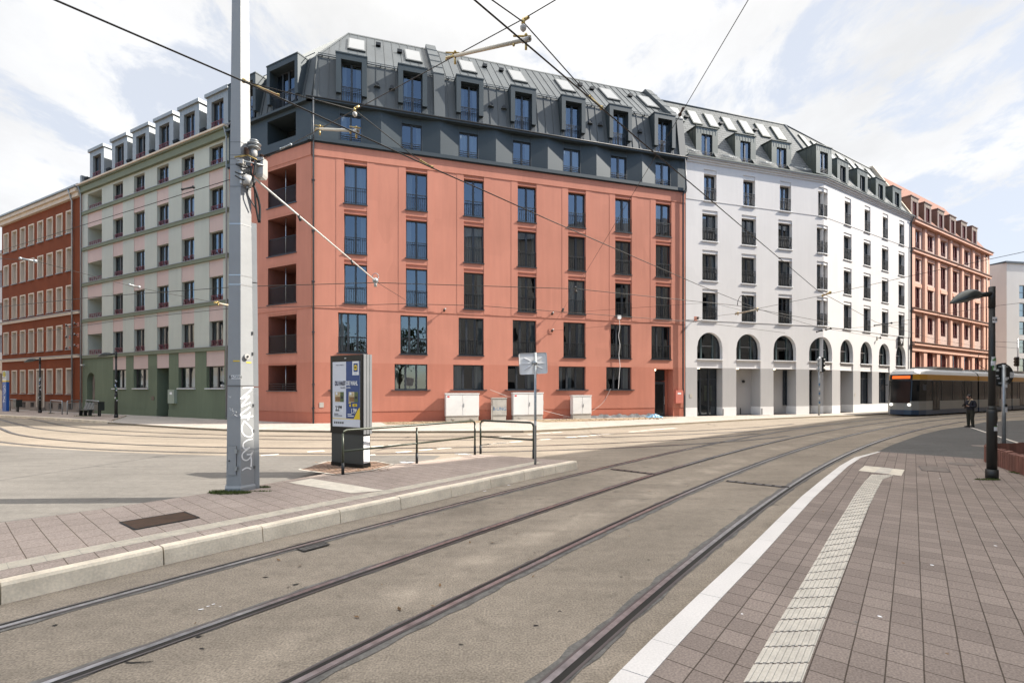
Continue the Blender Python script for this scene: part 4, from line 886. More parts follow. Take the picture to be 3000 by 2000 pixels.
def dormer_white(fr, s, f0=.35):
    a = MB(); x, iw, z0, z1 = .97, .5, 19.86, 22.2
    yb = lambda z: -.1 + (DW + .1) * (z - 19.62) / (ZW - 19.62) + .15
    for sg in (-1, 1):
        xo, xi = sg * x, sg * iw
        a.hexa([(xo, f0, z0), (xi, f0, z0), (xi, yb(z0) + .6, z0), (xo, yb(z0) + .6, z0), (xo, f0, z1), (xi, f0, z1), (xi, yb(z1) + .3, z1), (xo, yb(z1) + .3, z1)], M['dormer_green'])
        a.box(min(xo, xo + sg * .03), max(xo, xo + sg * .03), f0, f0 + .03, z0, z1, M['dormer_green'])
        for yy in (f0 + .45, f0 + .85): a.box(min(xo, xo + sg * .02), max(xo, xo + sg * .02), yy, yy + .02, 20.8, z1, M['seam'])
    a.box(-iw, iw, f0, f0 + .6, 21.72, z1, M['dormer_green']); a.box(-iw, iw, f0, f0 + .6, z0, 19.98, M['dormer_green'])
    a.hexa([(-x - .06, f0 - .06, z1), (x + .06, f0 - .06, z1), (x + .06, yb(z1) + .4, z1 + .12), (-x - .06, yb(z1) + .4, z1 + .12), (-x - .06, f0 - .06, z1 + .06), (x + .06, f0 - .06, z1 + .06), (x + .06, yb(z1) + .4, z1 + .18), (-x - .06, yb(z1) + .4, z1 + .18)], M['dormer_green'])
    for k in range(7): a.box(-.8 + k * .27, -.785 + k * .27, f0 - .015, f0, 21.75, z1, M['zinc'])
    o = WB.at('dormer', a.mesh('dormer'), fr, s, 0, 0)
    wd, pn = win_meshes('wd', 1.0, 1.74, 2, f0 + .1, M['frame'])
    link('window', wd, o, (0, 0, 19.98)); link('pane', pn, o, (0, 0, 19.98)); link('railing', cached(('wdr', f0), lambda: hbars(1.0, [.12, .24, .36], f0 + .03, M['iron'])), o, (0, 0, 19.98))
    q = MB(); q.face([(-.5, f0 + .5, 0), (.5, f0 + .5, 0), (.5, f0 + .5, 1.74), (-.5, f0 + .5, 1.74)], M['inside']); link('interior_wall', q.mesh('interior_wall'), o, (0, 0, 19.98))
for c in W1a: dormer_white(FR, c + .02)
dormer_white(FM, -.02, -.08)
for c in W2a: dormer_white(FW, c + .02)
def snow_guard(fr, s0, s1):
    a = MB()
    for z in (0, .16): a.tube([(s0, .02 + z, 20.1 + z), (s1, .02 + z, 20.1 + z)], .018, M['galv'], 5)
    n = int((s1 - s0) / .16)
    for k in range(n + 1): x = s0 + (s1 - s0) * k / n; a.tube([(x, .3, 19.95), (x, .0, 20.05), (x, .2, 20.3)], .014, M['galv'], 4)
    WB.add('snow_guard', a, fr)
for a_, b_ in ((26.3, 27.1), (29.4, 30.7), (33.0, 34.3), (36.6, 38.2)): snow_guard(FR, a_, b_)
for a_, b_ in ((1.2, 3.0), (5.2, 6.6), (8.9, 10.3), (12.5, 14.0)): snow_guard(FW, a_, b_)
w = MB(); w.box(26.05, 38.6, 1.9, 1.95, 3.8, 19.2, M['inside']); WB.add('interior_wall', w, FR)
w = MB(); w.box(.6, 17, 1.9, 1.95, 3.8, 19.2, M['inside']); WB.add('interior_wall', w, FW)
w = MB(); w.face([(26.05, 9, 0), (38, 9, 0), (38, 9, 19), (26.05, 9, 19)], M['white']); WB.add('rear_wall', w, FR)
w = MB(); w.face([(0, 9, 0), (17.1, 9, 0), (17.1, 9, 19), (0, 9, 19)], M['white']); w.face([(17.1, 0, 19), (17.1, 9, 19), (17.1, 9, 19.6), (17.1, 0, 19.6)], M['white']); WB.add('rear_wall', w, FW)
w = MB(); w.tube([(17.0, -.14, .1), (17.0, -.14, 19.0), (17.0, -.4, 19.5)], .07, M['frame'], 8); WB.add('downpipe', w, FW)
w = MB(); p = [(-.2, 19.6), (DW + .1, ZW + .4)]
w.hexa([(17.1, -.25, 19.6), (17.4, -.25, 19.6), (17.4, .8, 19.6), (17.1, .8, 19.6), (17.1, DW - .2, ZW + .3), (17.4, DW - .2, ZW + .3), (17.4, DW + 1, ZW + .3), (17.1, DW + 1, ZW + .3)], M['cream']); WB.add('firewall', w, FW)

# ------------------------------------------------------------------ SALMON building
PB = Bld('apartment_building', FW, 17.4, 'salmon house with pilasters, dark red windows and bronze dormers, right of the white house')
PW = [19.3, 22.75, 26.4, 30.0, 33.6, 37.25]
PROW = [(8.0, 9.75), (10.46, 12.7), (13.32, 15.68), (16.93, 18.62)]
ops = []
for i, c in enumerate(PW):
    for j, (z0, z1) in enumerate(PROW):
        lo = z0 - (.55 if i == 0 and j in (0, 3) else 0)
        ops.append(dict(s0=c - .68, s1=c + .68, z0=lo, z1=z1, d=.4))
    ops.append(dict(s0=c - .9, s1=c + .9, z0=.6, z1=6.0, d=.45))
w = MB(); wall(w, 17.42, 41.2, [(0, 6.6, .16, M['salmon']), (6.6, 19.3, .16, M['salmon_brick'])], ops); PB.add('wall', w, FW)
w = MB()
for a_, b_ in ((17.42, 18.35), (20.6, 21.45), (24.15, 25.0), (27.8, 28.6), (31.4, 32.25), (35.05, 35.9), (38.8, 39.75), (39.95, 41.2)):
    w.box(a_, b_, -.0, .159, .2, 19.2, M['salmon']); w.box(a_ + .12, b_ - .12, -.05, -.0005, 7.0, 19.0, M['salmon'])
for c in PW:
    for z0, z1 in PROW: w.box(c - .95, c + .95, 1e-3 + .05, .1595, z1 + .02, z1 + .4, M['salmon'])
PB.add('pilaster', w, FW)
w = MB()
for z, o in ((6.62, .3), (10.1, .2), (16.15, .2), (19.1, .35)): w.box(17.42, 41.3, -o, .159, z, z + .28, M['salmon']); w.box(17.42, 41.35, -o - .08, .159, z + .28, z + .36, M['bronze'])
w.box(17.42, 41.25, -.1, .1585, 6.05, 6.6, M['salmon']); PB.add('cornice', w, FW)
for i, c in enumerate(PW):
    for j, (z0, z1) in enumerate(PROW):
        lo = z0 - (.55 if i == 0 and j in (0, 3) else 0); tall = j in (1, 2) or i == 0
        place_window(PB, FW, c, lo, 1.36, z1 - lo, 2, .08, M['frame_red'], cached(('prl', tall), lambda: bars(1.36, .06, 1.05, 12, .05, M['wine'], .02) if tall else hbars(1.36, [.1, .22, .34], .05, M['wine'])), None, None, y=.16, key='p')
    place_window(PB, FW, c, .6, 1.8, 5.4, 3, .12, M['frame_red'], None, None, [(-.8, -.3)], y=.16, key='ps', transom=3.2)
w = MB(); roof_grid(w, 17.42, 41.2, (0, 19.5), (4.5, 26.6), [(c + .3 - .6, c + .3 + .6, 19.9, 21.85) for c in PW], M['tile_orange']); w.face([(41.2, 0, 19.5), (41.2, 9, 19.5), (41.2, 4.5, 26.6)], M['salmon']); w.face([(17.42, 9, 19.5), (41.2, 9, 19.5), (41.2, 4.5, 26.6), (17.42, 4.5, 26.6)], M['tile_orange']); PB.add('roof', w, FW)
for c in PW:
    a = MB(); f0 = .45; x = .95
    for sg in (-1, 1): xs = sorted((sg * x, sg * .5)); a.box(xs[0], xs[1], f0, 2.4, 19.6, 22.2, M['bronze'])
    a.box(-.5, .5, f0, 1.0, 21.75, 22.2, M['bronze']); a.box(-.5, .5, f0, 1.0, 19.6, 20.0, M['bronze']); a.box(-1.02, 1.02, f0 - .08, 2.6, 22.2, 22.3, M['bronze'])
    for k in range(7): a.box(-.9 + k * .29, -.82 + k * .29, f0 - .02, f0, 21.8, 22.15, M['cream']); a.box(-.9 + k * .29, -.82 + k * .29, f0 - .02, f0, 19.65, 19.85, M['cream'])
    o = PB.at('dormer', a.mesh('dormer'), FW, c + .3, 0, 0); wd, pn = win_meshes('pd', 1.0, 1.75, 2, f0 + .08, M['frame_red']); link('window', wd, o, (0, 0, 20.0)); link('pane', pn, o, (0, 0, 20.0)); link('railing', cached('pdr', lambda: hbars(1.0, [.1, .22, .34], f0 + .05, M['wine'])), o, (0, 0, 20.0))
w = MB(); w.tube([(39.85, -.08, .2), (39.85, -.08, 19.0)], .05, M['bronze'], 8); PB.add('downpipe', w, FW)
w = MB(); w.box(17.5, 41, 1.6, 1.65, .1, 19, M['inside']); PB.add('interior_wall', w, FW)
w = MB(); w.face([(41.2, 0, 0), (41.2, 9, 0), (41.2, 9, 19.5), (41.2, 0, 19.5)], M['salmon']); w.face([(17.5, 9, 0), (41.2, 9, 0), (41.2, 9, 19.5), (17.5, 9, 19.5)], M['salmon']); PB.add('rear_wall', w, FW)

# ------------------------------------------------------------------ far pale building at the right edge
FF = Fr((76.4, 75.0), unit(.98, .17)); FB = Bld('apartment_building', FF, 0, 'pale grey block with flat roof and dark windows behind the right lamp post')
ops = [dict(s0=2.6 + 4.2 * k, s1=5.0 + 4.2 * k, z0=z, z1=z + 2.1, d=.25) for k in range(4) for z in (4.8, 7.7, 10.55, 13.4, 16.2)] + [dict(s0=.8, s1=18, z0=.3, z1=3.4, d=1.2, back=M['inside'])]
w = MB(); wall(w, 0, 22, [(0, 4, 0, M['cream']), (4, 21.6, 0, M['pale'])], ops); FB.add('wall', w, FF)
for k in range(4):
    for z in (4.8, 7.7, 10.55, 13.4, 16.2): place_window(FB, FF, 3.8 + 4.2 * k, z, 2.4, 2.1, 2, .2, M['frame'], None, None, [(-1, .9)], key='f', transom=1.0)
FF2 = Fr((76.4 - 12 * .55, 75.0 + 12 * .83), unit(.55, -.83)); w = MB(); wall(w, 0, 12.05, [(0, 4, 0, M['cream']), (4, 21.6, 0, M['beige'])], []); FB.add('wall', w, FF2)
w = MB(); w.box(-.2, 22.2, -.2, 12, 21.6, 21.9, M['frame']); FB.add('roof', w, FF)
w = MB(); w.box(.4, 21.6, 1.3, 1.35, .1, 21, M['inside']); FB.add('interior_wall', w, FF)

# ------------------------------------------------------------------ house row across the street, just outside the picture: it shades the crossing and shows in the window panes
OF = Fr((84.0, 63.3), unit(-.768, -.64)); OB = Bld('apartment_building', OF, 0, 'grey beige house row across the street, reflected in the terracotta house windows')
L_ = 96.0; HO = 21.5
ops = [dict(s0=2 + 3.4 * k, s1=3.4 + 3.4 * k, z0=z, z1=z + 2.0, d=.3, back=M['inside']) for k in range(27) for z in (1.2, 4.8, 8.1, 11.4, 14.6)]
w = MB(); wall(w, 0, L_, [(0, HO, 0, M['opp'])], ops); OB.add('wall', w, OF)
w = MB(); w.face([(0, 0, 0), (0, 12, 0), (0, 12, HO), (0, 0, HO)], M['opp']); w.face([(L_, 0, 0), (L_, 12, 0), (L_, 12, HO), (L_, 0, HO)], M['opp']); w.face([(0, 12, 0), (L_, 12, 0), (L_, 12, HO), (0, 12, HO)], M['opp']); OB.add('rear_wall', w, OF)
w = MB(); w.face([(0, -.5, HO), (L_, -.5, HO), (L_, 6, HO + 4), (0, 6, HO + 4)], M['slate_dark']); w.face([(0, 12.5, HO), (L_, 12.5, HO), (L_, 6, HO + 4), (0, 6, HO + 4)], M['slate_dark'])
w.face([(0, -.5, HO), (0, 6, HO + 4), (0, 12.5, HO)], M['opp']); w.face([(L_, -.5, HO), (L_, 6, HO + 4), (L_, 12.5, HO)], M['opp']); OB.add('roof', w, OF)
#PART2
OL = Bld('apartment_building', Fr((-31.0, 12.0), unit(-.887, .462)), 0, 'sunlit cream house row mirrored in the lower windows of the sage green house')
OFL = Fr((-31.0, 12.0), unit(-.887, .462))
ops = [dict(s0=2 + 3.2 * k, s1=3.3 + 3.2 * k, z0=z, z1=z + 2.0, d=.3, back=M['inside']) for k in range(26) for z in (1.0, 4.6, 7.8, 11.0)]
w = MB(); wall(w, 0, 88, [(0, 4, 0, M['pale']), (4, 14.5, 0, M['cream'])], ops); OL.add('wall', w, OFL)
w = MB(); w.face([(0, -.4, 14.5), (88, -.4, 14.5), (88, 5, 18), (0, 5, 18)], M['tile_orange']); w.face([(0, 10.4, 14.5), (88, 10.4, 14.5), (88, 5, 18), (0, 5, 18)], M['tile_orange']); w.face([(0, -.4, 14.5), (0, 5, 18), (0, 10.4, 14.5)], M['cream']); OL.add('roof', w, OFL)
w = MB(); w.face([(0, 0, 0), (0, 10, 0), (0, 10, 14.5), (0, 0, 14.5)], M['cream']); w.face([(0, 10, 0), (88, 10, 0), (88, 10, 14.5), (0, 10, 14.5)], M['cream']); OL.add('rear_wall', w, OFL)

# ------------------------------------------------------------------ trees behind the viewpoint (seen only as reflections)
def tree(x, y, h, r, label):
    t = empty('broadleaf_tree', (x, y, 0), label, 'tree', 'trees behind the viewpoint')
    q = MB(); q.tube([(0, 0, 0), (.1, 0, h * .25), (0, .1, h * .5)], .28, M['bark'], 8, .16)
    for k in range(5): a = k * 1.3; q.tube([(0, .05, h * .38), (math.cos(a) * r * .4, math.sin(a) * r * .4, h * .6), (math.cos(a) * r * .6, math.sin(a) * r * .6, h * .75)], .1, M['bark'], 5, .03)
    part('trunk', q, t)
    q = MB(); rnd = random.Random(int(x * 10 + y))
    cl = [Vector((rnd.gauss(0, .45) * r, rnd.gauss(0, .45) * r, h * .62 + rnd.gauss(0, .16) * h)) for _ in range(40)]
    for _ in range(2600):
        c = rnd.choice(cl) + Vector((rnd.gauss(0, .5), rnd.gauss(0, .5), rnd.gauss(0, .4)))
        u = Vector((rnd.uniform(-1, 1), rnd.uniform(-1, 1), rnd.uniform(-1, 1))).normalized() * .22; v = u.orthogonal().normalized() * .14
        q.face([c - u, c + v, c + u, c - v], M['leaf'])
    part('crown', q, t)
tree(-6, -16, 11, 3.6, 'tall broadleaf tree behind the viewpoint, left of its neighbour'); tree(3, -20, 12, 4, 'taller broadleaf tree behind the viewpoint, the right hand one')
tree(9, -13, 12, 4.2, 'broadleaf tree behind the viewpoint, nearest the house row'); tree(-1, -12, 9, 3.4, 'shorter broadleaf tree behind the viewpoint, closest to the camera'); tree(-15, -13, 10, 3.4, 'broadleaf tree behind the viewpoint, farthest to the left')

# ------------------------------------------------------------------ ground
q = MB(); q.face([(-300, -150, 0), (350, -150, 0), (350, 450, 0), (-300, 450, 0)], M['road']); structure('ground', q)
q = MB(); Zg = .004
gp = [gnd(*p) for p in [(0, 1304), (120, 1312), (300, 1322), (480, 1330), (663, 1335), (800, 1335), (980, 1335), (1100, 1334), (1230, 1333), (1290, 1335)]]
q.face([(p[0], p[1], Zg) for p in gp] + [(-2.6, 12.9, Zg), (-4.6, 10.3, Zg), (-9.5, 4.6, Zg), (-14, -4, Zg), (-40, -4, Zg), (-40, 27, Zg)], M['asphalt']); structure('asphalt_road', q)
q = MB(); da = [gnd(*p) for p in [(2565, 1325), (2615, 1302), (2700, 1272), (2760, 1258), (2830, 1248), (2884, 1236), (3000, 1230)]]
q.face([(p[0], p[1], Zg) for p in da] + [(70, 44, Zg), (60, 20, Zg), (30, 8, Zg), (12.5, 13.5, Zg)], M['dark_asphalt']); structure('asphalt_path', q)
# pavements (raised)
def kerbed(name, poly, z, top, side): q = MB(); q.prism(poly, 0.0, z, top, side, False); return structure(name, q)
kf = [gnd(*p)[:2] for p in [(315, 1241), (433, 1249), (560, 1257), (663, 1262), (757, 1264), (977, 1267), (1200, 1268), (1534, 1267), (1683, 1260), (1817, 1252), (2000, 1243), (2183, 1232), (2400, 1222), (2500, 1219)]]
kerbed('pavement', kf + [FW.P(16, -2.2)[:2], FW.P(60, -2.2)[:2], FW.P(60, 12)[:2], FW.P(10, 12)[:2], FR.P(20, 12)[:2], FS.P(-10, 12)[:2], FS.P(-60, 12)[:2], FS.P(-60, -2)[:2], FS.P(-22, -1.5)[:2]], .1, M['sidewalk'], M['kerb_old'])
kl = [gnd(*p)[:2] for p in [(0, 1222), (150, 1230), (262, 1238), (315, 1241)]]
stp = [FS.P(-75, -6)[:2], kl[0], kl[1], kl[2], kl[3], FS.P(-18.5, -1.2)[:2], FS.P(-22, -1.2)[:2], FS.P(-75, -1.6)[:2]]
q = MB(); q.prism(stp, 0, .16, M['paver_l'], M['kerb'], False); structure('tram_platform', q)
q = MB(); 
for a_, b_ in zip([FS.P(-75, -6)[:2]] + kl[:3], kl):
    d = unit(b_[0] - a_[0], b_[1] - a_[1]); n = (-d[1] * .3, d[0] * .3); q.hexa([(a_[0], a_[1], .0), (b_[0], b_[1], .0), (b_[0] + n[0], b_[1] + n[1], .0), (a_[0] + n[0], a_[1] + n[1], .0), (a_[0] - n[0] * .02, a_[1] - n[1] * .1, .168), (b_[0] - n[0] * .1, b_[1] - n[1] * .1, .168), (b_[0] + n[0], b_[1] + n[1], .168), (a_[0] + n[0], a_[1] + n[1], .168)], M['kerb'])
structure('kerb', q)
q = MB(); q.face([FR.P(4.2, -2.3, .106), FR.P(9.9, -2.3, .106), FR.P(10.6, -.05, .106), FR.P(4.0, -.05, .106)], M['soil']); q.face([FR.P(13.6, -3.1, .106), FR.P(19.0, -2.8, .106), FR.P(24.6, -1.1, .106), FR.P(24.4, -.6, .106), FR.P(13.2, -.7, .106)], M['soil'])
for k in range(260):
    s, y = (random.uniform(4.3, 9.8), random.uniform(-2.2, -.2)) if k % 3 == 0 else (random.uniform(14, 22.5), random.uniform(-2.6, -.5)); r = random.uniform(.015, .06)
    p = FR.P(s, y); q.lathe([(r, 0), (r * .8, r * .6), (.002, r * .9)], M['soil'], (p[0], p[1], .104), 5)
structure('soil_bed', q)

# left island platform
ax = unit(.637, .77); ang = math.atan2(ax[1], ax[0]); nx = (-ax[1], ax[0])   # along the kerb, and away from the rails
PZ = .21
kb = [(-8.2, .9), (-6.6, 2.95), (-5.1, 4.83), (-4.25, 5.92), (-3.5, 6.82), (-2.74, 7.76), (-1.98, 8.67), (-1.2, 9.64), (-.45, 10.54), (.3, 11.42), (.78, 11.97), (1.12, 12.36), (1.78, 13.06)]
bk = [(-1.0, 14.45), (-2.9, 12.65), (-4.05, 11.55), (-4.85, 10.25), (-5.15, 9.75), (-6.05, 8.6), (-6.7, 7.8), (-7.5, 7.0), (-10.5, 3.0)]
def toloc(p, o, a): dx, dy = p[0] - o[0], p[1] - o[1]; c, s_ = math.cos(-a), math.sin(-a); return (dx * c - dy * s_, dx * s_ + dy * c)
o0 = kb[2]
q = MB(); poly = [toloc((p[0] + nx[0] * .1, p[1] + nx[1] * .1), o0, ang) for p in kb] + [toloc(p, o0, ang) for p in bk]
q.prism(poly, 0, PZ - .004, M['paver_l'], M['concrete'], False); structure('tram_island', q, (o0[0], o0[1], 0), ang)
q = MB()
for a_, b_ in zip(kb, kb[1:]):
    d = unit(b_[0] - a_[0], b_[1] - a_[1]); n = (-d[1] * .19, d[0] * .19); g = .007
    a2, b2_ = (a_[0] + d[0] * g, a_[1] + d[1] * g), (b_[0] - d[0] * g, b_[1] - d[1] * g); f = .12
    c0 = [(a2[0], a2[1], 0), (b2_[0], b2_[1], 0), (b2_[0] + n[0], b2_[1] + n[1], 0), (a2[0] + n[0], a2[1] + n[1], 0)]
    zt = PZ + random.uniform(-.004, .004); j = random.uniform(-.006, .006)
    bv = .03
    lo = [(p[0] + n[0] * j, p[1] + n[1] * j) for p in (a2, b2_)]
    fr_ = [(p[0] + n[0] * f, p[1] + n[1] * f) for p in lo]; tp = [(p[0] + n[0] * (f + .12), p[1] + n[1] * (f + .12)) for p in lo]
    q.face([(lo[0][0], lo[0][1], 0), (lo[1][0], lo[1][1], 0), (fr_[1][0], fr_[1][1], zt - bv), (fr_[0][0], fr_[0][1], zt - bv)], M['kerb'])
    q.face([(fr_[0][0], fr_[0][1], zt - bv), (fr_[1][0], fr_[1][1], zt - bv), (tp[1][0], tp[1][1], zt), (tp[0][0], tp[0][1], zt)], M['kerb'])
    e = [(a2[0] + n[0], a2[1] + n[1], zt), (b2_[0] + n[0], b2_[1] + n[1], zt)]
    q.face([(tp[0][0], tp[0][1], zt), (tp[1][0], tp[1][1], zt), e[1], e[0]], M['kerb'])
    for k, ee in ((0, e[0]), (1, e[1])): q.face([(lo[k][0], lo[k][1], 0), (fr_[k][0], fr_[k][1], zt - bv), (tp[k][0], tp[k][1], zt), ee, (ee[0], ee[1], 0)], M['kerb'])
structure('kerb', q)
q = MB(); q.face([(-2.6, .0 + .52, PZ), (9.9, .52, PZ), (9.9, .80, PZ), (-2.6, .80, PZ)], M['tactile2'])
for k in range(42): x = -2.6 + .3 * k; q.face([(x - .003, .52, PZ + .003), (x + .003, .52, PZ + .003), (x + .003, .80, PZ + .003), (x - .003, .80, PZ + .003)], M['seal'])
for k in range(7): y = .545 + .037 * k; q.box(-2.58, 9.88, y, y + .016, PZ, PZ + .005, M['tactile2'])
pp = [toloc(gnd(x, y, PZ)[:2], o0, ang) for x, y in [(845, 1413), (910, 1401), (1128, 1436), (1028, 1444)]]
q.face([(p[0], p[1], PZ + .002) for p in pp], M['tactile2'])
structure('tactile_paving', q, (o0[0], o0[1], 0), ang)
# cobbled patch under the advertising pillar
q = MB(); pp = [gnd(x, y, PZ) for x, y in [(880, 1375), (960, 1352), (1100, 1352), (1150, 1361), (1085, 1378), (985, 1390)]]
q.face([(p[0], p[1], PZ + .004) for p in pp], M['cobble'])
for a_, b_ in zip(pp, pp[1:] + pp[:1]):
    a_, b_ = Vector(a_), Vector(b_); d = (b_ - a_).normalized(); n = Vector((-d.y, d.x, 0)) * .06; u = Vector((0, 0, PZ + .012 - a_.z)); q.face([a_ + u, b_ + u, b_ + n + u, a_ + n + u], M['concrete'])
structure('cobbled_patch', q)

# right hand pavement
ain = [(-2.2, -.9), (-.45, 1.6), (.97, 3.44), (1.31, 3.86), (2.05, 4.75), (2.81, 5.65), (3.53, 6.52), (4.26, 7.41), (5.69, 9.14), (7.28, 10.98), (8.95, 12.9), (10.41, 14.46), (12.08, 15.87)]
wid = [.205] * 9 + [.2, .18, .16, .08]
o1 = (1.0, 3.5); q = MB(); RZ = .1
poly = [toloc(p, o1, ang) for p in ain + [(13.88, 14.13), (22, 12.0), (30, 3), (30, -12), (-10, -12)]][::-1]
q.prism(poly, 0, RZ, M['paver_r'], M['kerb_white'], False); structure('pavement', q, (o1[0], o1[1], 0), ang)
q = MB(); out = []
for i, p in enumerate(ain):
    a_, b_ = ain[max(0, i - 1)], ain[min(len(ain) - 1, i + 1)]; d = unit(b_[0] - a_[0], b_[1] - a_[1]); out.append((p[0] - d[1] * wid[i], p[1] + d[0] * wid[i]))
for i in range(len(ain) - 1):
    N = max(1, round(math.dist(ain[i], ain[i + 1]) / 1.0))
    for k in range(N):
        lp = lambda P, Q, t: (P[0] + (Q[0] - P[0]) * t, P[1] + (Q[1] - P[1]) * t)
        t0, t1 = k / N + .003, (k + 1) / N - .003
        a_, b_, c_, d_ = lp(ain[i], ain[i + 1], t0), lp(ain[i], ain[i + 1], t1), lp(out[i], out[i + 1], t1), lp(out[i], out[i + 1], t0); z = RZ + .006
        q.hexa([(*d_, 0), (*a_, 0), (*b_, 0), (*c_, 0), (*d_, z - .01), (*a_, z), (*b_, z), (*c_, z - .01)], M['kerb_white'])
structure('kerb', q)
SL = [(-.6, .78), (.5, 2.08), (1.61, 3.38), (2.19, 4.08), (2.93, 4.96), (3.65, 5.82), (4.67, 7.05), (5.61, 8.16), (6.75, 9.52), (7.84, 10.77), (8.62, 11.62)]
SR = [(-.15, .72), (.9, 2.05), (2.02, 3.38), (2.62, 4.11), (3.37, 5.01), (4.2, 6.01), (5.2, 7.23), (6.18, 8.4), (7.41, 9.84), (8.4, 10.98), (9.06, 11.5)]
q = MB()
for i in range(len(SL) - 1):
    N = max(1, round(math.dist(SL[i], SL[i + 1]) / .3))
    for k in range(N):
        lp = lambda P, Q, t: (P[0] + (Q[0] - P[0]) * t, P[1] + (Q[1] - P[1]) * t)
        a0, a1 = lp(SL[i], SL[i + 1], k / N + .012), lp(SL[i], SL[i + 1], (k + 1) / N - .012); b0, b1 = lp(SR[i], SR[i + 1], k / N + .012), lp(SR[i], SR[i + 1], (k + 1) / N - .012)
        z = RZ + .004; mt = M['tactile']
        q.face([(*a0, z), (*b0, z), (*b1, z), (*a1, z)], mt)
        for j in range(8):
            u0, u1 = (j + .22) / 8, (j + .78) / 8
            c = [lp(a0, b0, u0), lp(a0, b0, u1), lp(a1, b1, u1), lp(a1, b1, u0)]
            q.hexa([(*p, z) for p in c] + [(*p, z + .006) for p in [lp(c[0], c[1], .12), lp(c[1], c[0], .12), lp(c[2], c[3], .12), lp(c[3], c[2], .12)]], mt)
Tq = [[(1205, 350), (1295, 360), (1335, 330), (1240, 322)], [(1295, 360), (1380, 370), (1405, 338), (1335, 330)], [(1378, 370), (1452, 380), (1470, 345), (1405, 338)]]
for k, t in enumerate(Tq): q.face([(*gnd(1900 + .5102 * a_, 1200 + .5102 * b_, RZ)[:2], RZ + .005) for a_, b_ in t], M['tactile'] if k == 1 else M['tactile2'])
structure('tactile_paving', q)

# ------------------------------------------------------------------ tram tracks
def arc(c, r, a0, a1, n=90): return [(c[0] + r * math.cos(a0 + (a1 - a0) * k / n), c[1] + r * math.sin(a0 + (a1 - a0) * k / n)) for k in range(n + 1)]
def offs(pl, d):
    o = []
    for i, p in enumerate(pl):
        a_, b_ = pl[max(0, i - 1)], pl[min(len(pl) - 1, i + 1)]; t = unit(b_[0] - a_[0], b_[1] - a_[1]); o.append((p[0] - t[1] * d, p[1] + t[0] * d))
    return o
def ribbon(mb, pl, d0, d1, z, mt, jit=0.0):
    A, B_ = offs(pl, d0), offs(pl, d1)
    if jit:
        rnd = random.Random(len(pl)); A = [(p[0] + rnd.uniform(-jit, jit), p[1] + rnd.uniform(-jit, jit)) for p in A]; B_ = [(p[0] + rnd.uniform(-jit, jit), p[1] + rnd.uniform(-jit, jit)) for p in B_]
    for i in range(len(pl) - 1): mb.face([(*A[i], z), (*B_[i], z), (*B_[i + 1], z), (*A[i + 1], z)], mt)
def rail(parent, pl, side, seal=.10):
    """grooved rail let into the road: seal strips, running head, groove, guard lip; side is where the groove lies"""
    q = MB(); ribbon(q, pl, -seal, seal, .005, M['seal'], .022)
    ribbon(q, pl, -.018, .034, .011, M['rail']); ribbon(q, pl, side * .034 if side > 0 else -.075, .08 if side > 0 else side * .018, .0085, M['groove'])
    ribbon(q, pl,   .08 if side > 0 else -.1, .1 if side > 0 else -.075, .0105, M['rail_old']); ribbon(q, pl, -.045 if side > 0 else .034, -.018 if side > 0 else .058, .011, M['rail_old'])
    return part('rail', q, parent)
cN = (108.7, -79.7)
import statistics
def track(label, c, r, a0, a1, n=110, seal=.105, lead=0):
    t = empty('tram_track', (0, 0, 0), label, 'track', 'tram tracks let into the road')
    for rr, sd in ((r - .73, -1), (r + .73, 1)):
        P = arc(c, rr, a0, a1, n)
        if lead: d = unit(P[0][0] - P[1][0], P[0][1] - P[1][1]); P = [(P[0][0] + d[0] * k, P[0][1] + d[1] * k) for k in range(lead, 0, -4)] + P
        rail(t, P, sd, seal)
    return t
dist = lambda p: math.dist(p, cN)
rA = statistics.mean(map(dist, [(-3.01, 6.25), (-1.2, 8.81), (2.55, 12.94), (8.32, 19.7), (17.66, 28.27)])); rB = statistics.mean(map(dist, [(-1.94, 5.52), (1.01, 8.8), (3.6, 12.16), (6.52, 15.42), (14.23, 23.31)]))
rC = statistics.mean(map(dist, [(-.57, 4.79), (1.52, 7.3), (4.71, 11.14), (11.65, 18.73), (22.72, 28.8)])); rD = statistics.mean(map(dist, [(.92, 4.4), (4.27, 8.46), (9.14, 14.0), (13.67, 18.62), (25.7, 28.8)]))
track('curving tram track nearest the grey mast island, second from the right pavement', cN, (rA + rB) / 2, R(149), R(108), 420, .1); track('curving tram track along the white kerb of the right hand pavement', cN, (rC + rD) / 2, R(149), R(108), 420, .12)
track('far tram track bending in front of the terracotta corner, the nearer of that pair', (-6.1, 48.0), 31.2, R(231), R(306), seal=.1, lead=60); track('far tram track bending in front of the terracotta corner, closest to the house', (-5.4, 57.8), 36.75, R(232), R(309), seal=.1, lead=60)
